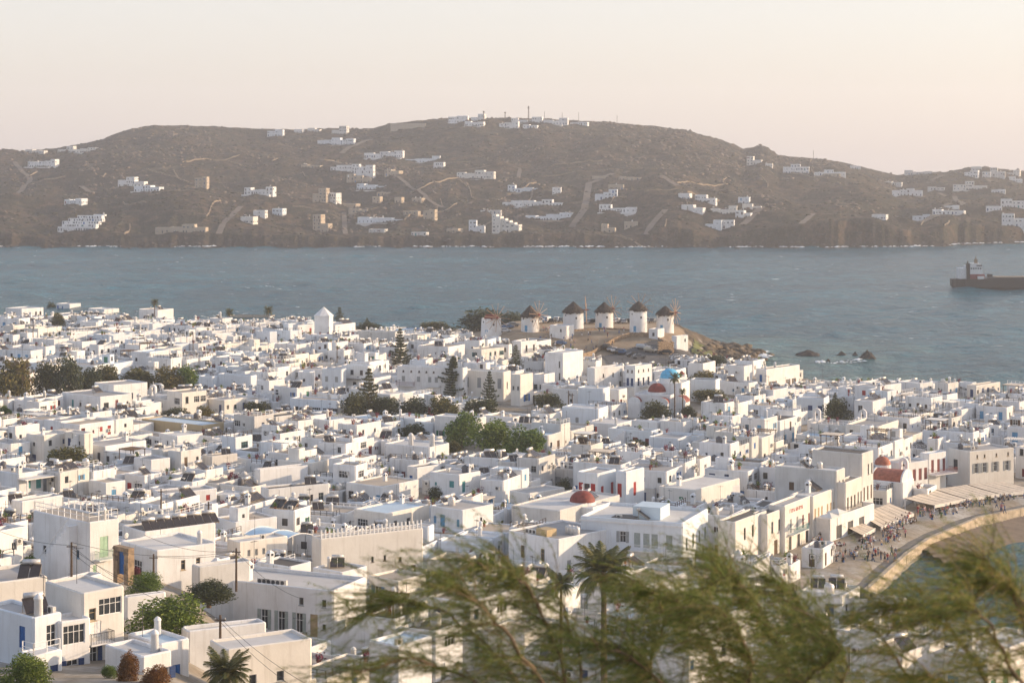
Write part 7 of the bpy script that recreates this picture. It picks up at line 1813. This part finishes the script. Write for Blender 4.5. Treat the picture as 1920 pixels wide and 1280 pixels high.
# ------------------------------------------------------------------ villas on the hill across the bay
VILLAS = [(47, 107, 298, 313, 'w'), (103, 182, 274, 287, 'w'), (45, 83, 280, 288, 'g'), (218, 272, 332, 350, 'w'), (247, 302, 348, 360, 'w'), (118, 155, 372, 382, 'w'), (92, 182, 403, 433, 'T'), (287, 388, 421, 438, 'b'), (455, 513, 350, 364, 'w'), (363, 387, 331, 352, 'k'),
          (450, 476, 407, 420, 'w'), (473, 497, 394, 408, 'w'), (508, 529, 391, 406, 'w'), (585, 613, 353, 379, 'b'), (610, 629, 362, 381, 'w'), (585, 617, 402, 436, 'b'), (592, 665, 259, 273, 'w'), (620, 650, 236, 253, 'g'), (500, 530, 243, 256, 'w'), (550, 567, 243, 251, 'w'), (575, 600, 240, 248, 'g'),
          (617, 702, 308, 325, 'w'), (667, 737, 345, 357, 'w'), (648, 696, 326, 343, 'b'), (720, 748, 318, 330, 'b'), (680, 757, 283, 296, 'w'), (758, 826, 292, 305, 'w'), (812, 832, 304, 317, 'w'), (855, 928, 320, 336, 'w'), (950, 1019, 347, 360, 'w'), (1035, 1052, 351, 364, 'w'), (940, 1056, 374, 387, 'w'),
          (984, 1070, 399, 414, 'w'), (878, 909, 413, 436, 'w'), (920, 974, 402, 436, 'S'), (668, 756, 407, 418, 'w'), (792, 815, 393, 412, 'k'), (697, 712, 369, 382, 'b'), (738, 752, 371, 382, 'b'), (1115, 1158, 355, 374, 'w'), (1140, 1170, 346, 356, 'b'), (1122, 1194, 385, 399, 'w'), (1127, 1154, 420, 437, 'b'), (1170, 1197, 415, 428, 'b'),
          (840, 878, 217, 230, 'w'), (883, 907, 214, 227, 'w'), (870, 908, 227, 236, 'w'), (935, 972, 228, 242, 'w'), (958, 990, 221, 232, 'w'), (997, 1017, 220, 232, 'w'), (1018, 1065, 221, 234, 'w'), (980, 1008, 233, 240, 'w'), (1068, 1102, 229, 235, 'w'), (730, 800, 231, 242, 's'),
          (1400, 1428, 293, 309, 'w'), (1435, 1449, 306, 313, 'w'), (1468, 1518, 308, 326, 'w'), (1527, 1587, 318, 329, 'w'), (1697, 1750, 319, 328, 'g'), (1810, 1834, 319, 332, 'w'), (1823, 1842, 312, 320, 'g'), (1843, 1858, 322, 333, 'w'), (1858, 1885, 314, 335, 'g'), (1888, 1912, 319, 330, 'w'), (1893, 1918, 331, 342, 'w'),
          (1788, 1852, 341, 358, 'w'), (1673, 1731, 354, 368, 'w'), (1712, 1760, 403, 413, 'w'), (1750, 1807, 393, 402, 'w'), (1772, 1800, 385, 393, 'w'), (1635, 1661, 403, 413, 'w'), (1880, 1926, 403, 427, 'w'), (1878, 1922, 373, 390, 'w'), (1272, 1293, 363, 375, 'w'), (1303, 1343, 365, 380, 'w'), (1278, 1318, 385, 400, 'w'), (1332, 1383, 386, 403, 'w'), (1384, 1405, 371, 384, 'w'), (1392, 1428, 382, 394, 'w'), (1380, 1407, 395, 410, 'w'), (1322, 1353, 413, 431, 'w'), (1355, 1377, 413, 429, 'w'), (1110, 1140, 330, 338, 's'), (640, 668, 382, 390, 'b'), (900, 940, 395, 402, 'g'), (1595, 1615, 310, 318, 'w'), (652, 690, 392, 400, 'b'), (770, 790, 372, 380, 'b'), (705, 735, 360, 367, 'b'), (755, 785, 396, 403, 'b'), (835, 860, 428, 437, 'b'), (770, 800, 436, 443, 'g'), (690, 722, 429, 436, 'g'), (562, 602, 309, 316, 'b'), (1160, 1202, 331, 339, 'b'), (1660, 1690, 340, 348, 'g'), (1740, 1772, 350, 357, 'g'), (1850, 1880, 386, 395, 'w'), (1860, 1886, 355, 363, 'w'), (1545, 1575, 326, 332, 'b')]
VMARK = [('the big terraced villa at the left', 137, 420), ('the long beige terrace of rooms', 337, 430), ('the tall mast', 991, 212), ('the stepped cream block', 947, 420), ('the summit houses', 880, 225), ('the craggy knoll', 1425, 280), ('the terraced villa on the right', 1760, 400), ('the beige cube house', 600, 420), ('the dirt track above the cream block', 1000, 330), ('the steep pale road', 1230, 420), ('the far right houses', 1880, 325), ('the left summit', 290, 240)]
vl = []
for (x0, x1, y0, y1, c) in VILLAS:
    cx = (x0 + x1) / 2; p = hill_at(cx, y1); k = p.y / F; Wm = (x1 - x0) * k; Hm = (y1 - y0) * k
    rg = random.Random(int(x0 * 13 + y0)); rz = R(rg.uniform(-26, -4)); L = rg.uniform(7, 10)
    wall = {'w': rg.choice(['white', 'white', 'blue_white', 'cream']), 'b': 'beige', 'g': 'grey_white', 'k': 'stone', 's': 'stone', 'T': 'white', 'S': 'cream'}[c]
    Wl = Wm / math.cos(rz) * .96; bl = []
    if c == 'T':
        for j in range(5): a = rg.uniform(0, .25); bl.append(dict(x0=-Wl / 2 + Wl * (a + .04 * j), x1=Wl / 2 - Wl * .05 * j * rg.random(), y0=4.5 * j, y1=4.5 * j + 5.4, h=3.2 + Hm * .17 * j, par=.3, z0=-7 if j == 0 else 2.7 + Hm * .17 * (j - 1)))
        bl.append(dict(x0=Wl * .15, x1=Wl * .42, y0=22.6, y1=26, h=Hm * 1.0, par=.3, z0=2.6 + Hm * .68))
    elif c == 'S':
        for j in range(6): bl.append(dict(x0=-Wl / 2 + Wl * j / 6, x1=-Wl / 2 + Wl * (j + 1) / 6 - .05, y0=1.2 * ((5 - j) % 2), y1=L, h=max(4, Hm * (1.0 - .11 * j)), par=.3))
    elif c == 's': bl.append(dict(x0=-Wl / 2, x1=Wl / 2, y0=0, y1=1.2, h=Hm, par=.1, auto=False))
    else:
        n = max(1, min(6, round(Wl / rg.uniform(6.5, 10)))); e = [-Wl / 2] + sorted(-Wl / 2 + Wl * (j + rg.uniform(-.2, .2)) / n for j in range(1, n)) + [Wl / 2]; top = rg.randrange(n)
        for j in range(n):
            h = Hm if j == top else max(3.2, Hm * rg.uniform(.5, .9)); s = rg.uniform(-1.4, 1.4); bl.append(dict(x0=e[j] + .02, x1=e[j + 1] - .02, y0=s, y1=s + L, h=h, par=.3))
        if n == 1 and Hm > 7: bl.append(dict(x0=-Wl / 2 - 3.2, x1=-Wl / 2 - .03, y0=1, y1=L, h=Hm * .5, par=.3))
    for q in bl: q.setdefault('z0', -7); q['clutter'] = rg.random() < .5; q['roof'] = rg.choice(['roof_white', 'roof_white', 'roof_grey'])
    if c == 'k':
        for q in bl: q['wall'] = 'beige'
    if wall == 'stone':
        for q in bl: q['wall'] = 'beige'
    HN = len(HOUSES); FN = len(FOOT)
    o = make_house(p.x, p.y + 2, rz, bl, False, dict(wall='beige' if wall == 'stone' else wall, dens=.9, paint=rg.choice(['charcoal', 'charcoal', 'navy', 'brown'])), 'villa', zbase=p.z - .3, cat='villa', rnd=rg)
    vl.append((o, cx, (y0 + y1) / 2, wall, n if c not in 'TSs' else 5, Wm, c))
    # a low white terrace in front of the larger ones
    if Wm > 22 and c == 'w':
        q = MB(); q.box(-Wl * .52, Wl * rg.uniform(.2, .55), -rg.uniform(4, 7), -1.6, -6, rg.uniform(-.6, .3)); q.build('terrace', MATS[rg.choice(['grey_white', 'white', 'beige'])], o)
by = {}
for v in vl:
    k = min(range(len(VMARK)), key=lambda i: math.hypot(v[1] - VMARK[i][1], (v[2] - VMARK[i][2]) * 1.5)); by.setdefault(k, []).append((math.hypot(v[1] - VMARK[k][1], (v[2] - VMARK[k][2]) * 1.5), v))
for k, L in by.items():
    L.sort(key=lambda t: t[0])
    for i, (_, v) in enumerate(L):
        ad = 'terraced' if v[6] == 'T' else 'stepped' if v[6] == 'S' else 'long' if v[5] > 28 else 'small' if v[5] < 13 else 'flat-roofed'
        tag(v[0], f"{ad} {WN.get(v[3], 'stone')} {'ruined wall' if v[6] == 's' else 'villa'} on the hill, {ordw(i)} {VMARK[k][0]}", 'villa', 'villas on the hill across the bay')
# masts on the summit
simple('mast_steel', (.16, .13, .12), .6)
for px, y0, y1, w, lab in ((991, 198, 224, 1.2, 'tall lattice mast on the hill summit'), (907, 207, 222, .9, 'shorter mast beside the left summit house'), (947, 209, 222, .8, 'short mast between the summit houses'), (1021, 211, 226, .35, 'thin pole right of the tall mast'), (1054, 213, 226, .35, 'thin pole above the right summit houses'), (1085, 213, 228, .35, 'last thin pole on the right of the summit'), (1157, 218, 232, .3, 'lone thin pole on the ridge'), (1525, 284, 298, .35, 'thin pole on the falling ridge at the right')):
    p = hill_at(px, y1 + 4); k = p.y / F; h = (y1 + 4 - y0) * k; t = thing('radio_mast', (p.x, p.y, p.z - 1), R(20), lab, 'mast', 'masts on the hill'); mb = MB()
    if w > .5:
        for sx in (-1, 1):
            for sy in (-1, 1): mb = MB(); mb.tube([(sx * w / 2, sy * w / 2, 0), (sx * w / 3, sy * w / 3, h)], .14, 4); mb.build('leg', MATS['mast_steel'], t)
        q = MB(); nb = int(h / 1.4)
        for j in range(nb):
            for s in (-1, 1): q.tube([(-s * w / 2.4, -w / 2.4, h * j / nb), (s * w / 2.4, -w / 2.4, h * (j + 1) / nb)], .1, 3); q.tube([(-w / 2.4, s * w / 2.4, h * j / nb), (w / 2.4, s * w / 2.4, h * (j + .9) / nb)], .1, 3)
        q.build('bracing', MATS['mast_steel'], t); q = MB(); q.box(-.9, .9, -.5, .5, h * .82, h * .95); q.build('antenna', MATS['mast_steel'], t)
    else: mb.tube([(0, 0, 0), (0, 0, h + 2)], .26, 5); mb.build('pole', MATS['mast_steel'], t)
# ------------------------------------------------------------------ the feathery tamarisks below the viewpoint
def tamarisk(name, label, limbs, n_spray, seed, dry=.25):
    rg = np.random.RandomState(seed); base = atd(*limbs[0][0]); root = thing(name, (base.x, base.y, gz(base.x, base.y)), 0, label, 'tree', 'feathery trees below the viewpoint'); O = Vector(root.location)
    SEG = []; trunk = MB()
    tb = [Vector((0, 0, -.3)), Vector((.05, 0, (base.z - O.z) * .5)), base - O]; trunk.tube(tb, [.16, .13, .09], 8); trunk.build('trunk', MATS['bark_light'], root)
    for L in limbs:
        pts = [atd(*q) - O for q in L]; fine = []
        for a, b_ in zip(pts, pts[1:]): fine += [a.lerp(b_, t) + Vector(rg.normal(0, .008, 3)) for t in (0, .25, .5, .75)]
        fine.append(pts[-1]); n = len(fine); mb = MB(); mb.tube(fine, [.015 * (1 - .8 * k / n) + .0015 for k in range(n)], 6); mb.build('branch', MATS['bark_light'], root)
        SEG.append((fine, n))
    # twigs that leave the limbs, bend with the wind to the left and droop, each feathered with fine needles
    P0, P1, WD = [], [], []; tw = MB()
    wl = np.array([n * s for (_, n), s in zip(SEG, [1] * len(SEG))], float); wl /= wl.sum()
    for _ in range(n_spray):
        fine, n = SEG[rg.choice(len(SEG), p=wl)]; f = (.2 + .8 * rg.rand()) * (n - 1); i = min(int(f), n - 2); p = fine[i].lerp(fine[i + 1], f - i); tg = (fine[i + 1] - fine[i]).normalized()
        d = (tg * rg.uniform(.2, .9) + Vector((rg.normal(-.38, .62), rg.normal(0, .55), rg.normal(.35, .5)))).normalized(); L = rg.uniform(.22, .62); q = [np.array(p)]; cur = Vector(p); K = 7
        for k in range(K):
            d = (d + Vector((-.10, 0, -.13 + .02 * k)) * rg.uniform(.5, 1.5)).normalized(); cur = cur + d * (L / K); q.append(np.array(cur))
        q = np.array(q)
        if rg.rand() < .35: tw.tube([Vector(v) for v in q[::2]], [.004, .003, .0022, .0015][:len(q[::2])], 3)
        m_ = int(26 + 40 * L / .4); s = np.sort(rg.rand(m_)) * (K - .01); ii = s.astype(int); b_ = q[ii] + (q[ii + 1] - q[ii]) * (s - ii)[:, None]; tdir = (q[ii + 1] - q[ii]); tdir /= np.linalg.norm(tdir, axis=1, keepdims=True)
        dr = tdir * rg.uniform(.5, 1.4, (m_, 1)) + rg.normal(0, .42, (m_, 3)) + np.array([-.2, 0, -.10]); dr /= np.linalg.norm(dr, axis=1, keepdims=True); ln = rg.uniform(.045, .13, (m_, 1)) * (1.1 - .3 * (s / K)[:, None])
        P0.append(b_); P1.append(b_ + dr * ln + np.array([-.02, 0, -.012]) * ln * 4); WD.append(np.full(m_, .0017))
    tw.build('twigs', MATS['bark'], root)['kind'] = 'stuff'
    A, B = np.concatenate(P0), np.concatenate(P1); w = np.concatenate(WD)[:, None]; dr = B - A; sd = np.cross(dr, np.array([0, 1, 0]) + rg.normal(0, .6, A.shape)); sd /= np.linalg.norm(sd, axis=1, keepdims=True) + 1e-9; M = (A + B) / 2 + sd * w * .5
    V = np.stack([A - sd * w * .5, A + sd * w * .5, M + sd * w * .6, B, M - sd * w * .6], 1).reshape(-1, 3); k = np.arange(len(A))[:, None] * 5
    Fq = np.concatenate([k + np.array([[0, 1, 2, 4]])]); Ft = k + np.array([[4, 2, 3, 3]])
    me = np_mesh('foliage', V, np.concatenate([Fq]), [MATS['needle'], MATS['needle_dry']], mi=(rg.rand(len(Fq)) < dry * .4).astype(int)); o = link('foliage', me, root); o['kind'] = 'stuff'
D = 13.0
tamarisk('tamarisk_tree', 'feathery tree with arching branches reaching left across the bottom centre', [
    [(1085, 1420, 13), (1078, 1330, 13), (1050, 1230, 13), (1010, 1140, 12.9), (985, 1095, 12.8), (940, 1062, 12.7), (880, 1055, 12.6)],
    [(1085, 1420, 13), (1010, 1330, 13.3), (910, 1205, 13.5), (820, 1140, 13.6), (740, 1122, 13.7), (670, 1160, 13.8)],
    [(1085, 1420, 13), (960, 1335, 12.6), (880, 1270, 12.4), (770, 1232, 12.2), (670, 1262, 12.0)],
    [(1085, 1420, 13), (1030, 1300, 12.2), (960, 1200, 12.0), (900, 1130, 11.9), (850, 1090, 11.8)],
    [(1085, 1420, 13), (1100, 1330, 14.0), (1085, 1230, 14.2), (1060, 1150, 14.3), (1040, 1100, 14.3)],
    [(1085, 1420, 13), (900, 1350, 13), (760, 1300, 13), (640, 1290, 12.8)]], 700, 5, .45)
tamarisk('tamarisk_tree', 'broad dense feathery tree at the bottom right of centre', [
    [(1330, 1440, 14), (1200, 1320, 14), (1220, 1230, 14), (1245, 1175, 14), (1300, 1125, 13.9), (1370, 1075, 13.8)],
    [(1330, 1440, 14), (1500, 1330, 14.3), (1460, 1210, 14.4), (1420, 1130, 14.4), (1390, 1095, 14.3), (1345, 1050, 14.2)],
    [(1330, 1440, 14), (1360, 1300, 13.4), (1330, 1200, 13.2), (1270, 1130, 13.0), (1210, 1105, 12.9)],
    [(1330, 1440, 14), (1430, 1310, 14.8), (1500, 1200, 15.0), (1500, 1130, 15.0), (1450, 1085, 15.0)],
    [(1330, 1440, 14), (1290, 1330, 13.0), (1240, 1280, 12.8), (1180, 1230, 12.6), (1120, 1215, 12.4)],
    [(1330, 1440, 14), (1560, 1340, 14), (1590, 1250, 14), (1560, 1180, 14), (1510, 1150, 14)],
    [(1330, 1440, 14), (1400, 1330, 13), (1410, 1240, 12.8), (1380, 1170, 12.7), (1330, 1130, 12.6)],
    [(1330, 1440, 14), (1470, 1340, 13), (1520, 1270, 12.6), (1580, 1215, 12.4)]], 1450, 6, .32)
tamarisk('tamarisk_tree', 'open feathery tree with bare dark twigs in the bottom right corner', [
    [(2010, 1400, 12), (1960, 1190, 12), (1905, 1110, 12), (1868, 1075, 12), (1840, 1045, 12)],
    [(2010, 1400, 12), (1868, 1330, 12.2), (1830, 1240, 12.3), (1780, 1175, 12.4), (1730, 1140, 12.4), (1650, 1130, 12.4)],
    [(2010, 1400, 12), (1905, 1115, 12), (1868, 1066, 12), (1840, 1110, 12), (1790, 1150, 12), (1720, 1170, 12)],
    [(2010, 1400, 12), (1930, 1300, 11.6), (1880, 1230, 11.5), (1860, 1170, 11.4), (1800, 1110, 11.3)],
    [(2010, 1400, 12), (1770, 1350, 12.6), (1690, 1250, 12.6), (1660, 1200, 12.6), (1690, 1150, 12.6)],
    [(2010, 1400, 12), (1950, 1250, 12.4), (1925, 1180, 12.4), (1912, 1125, 12.4), (1900, 1085, 12.4)],
    [(2010, 1400, 12), (1890, 1340, 11.8), (1830, 1300, 11.8), (1750, 1270, 11.8), (1690, 1270, 11.8)]], 520, 8, .35)
# ------------------------------------------------------------------ the hazy air
m = bpy.data.materials.new('haze'); m.use_nodes = True; nt = m.node_tree; nt.nodes.clear(); out = nt.nodes.new('ShaderNodeOutputMaterial'); pv = nt.nodes.new('ShaderNodeVolumePrincipled')
pv.inputs['Color'].default_value = (.88, .90, .96, 1); pv.inputs['Density'].default_value = HAZE; pv.inputs['Anisotropy'].default_value = 0.2; nt.links.new(pv.outputs[0], out.inputs['Volume'])
mb = MB(); mb.box(-2600, 2600, -90, 3400, -8, 190); tag(mb.build('haze', m), 'pale evening haze filling the air over the bay', 'haze', kind='stuff')
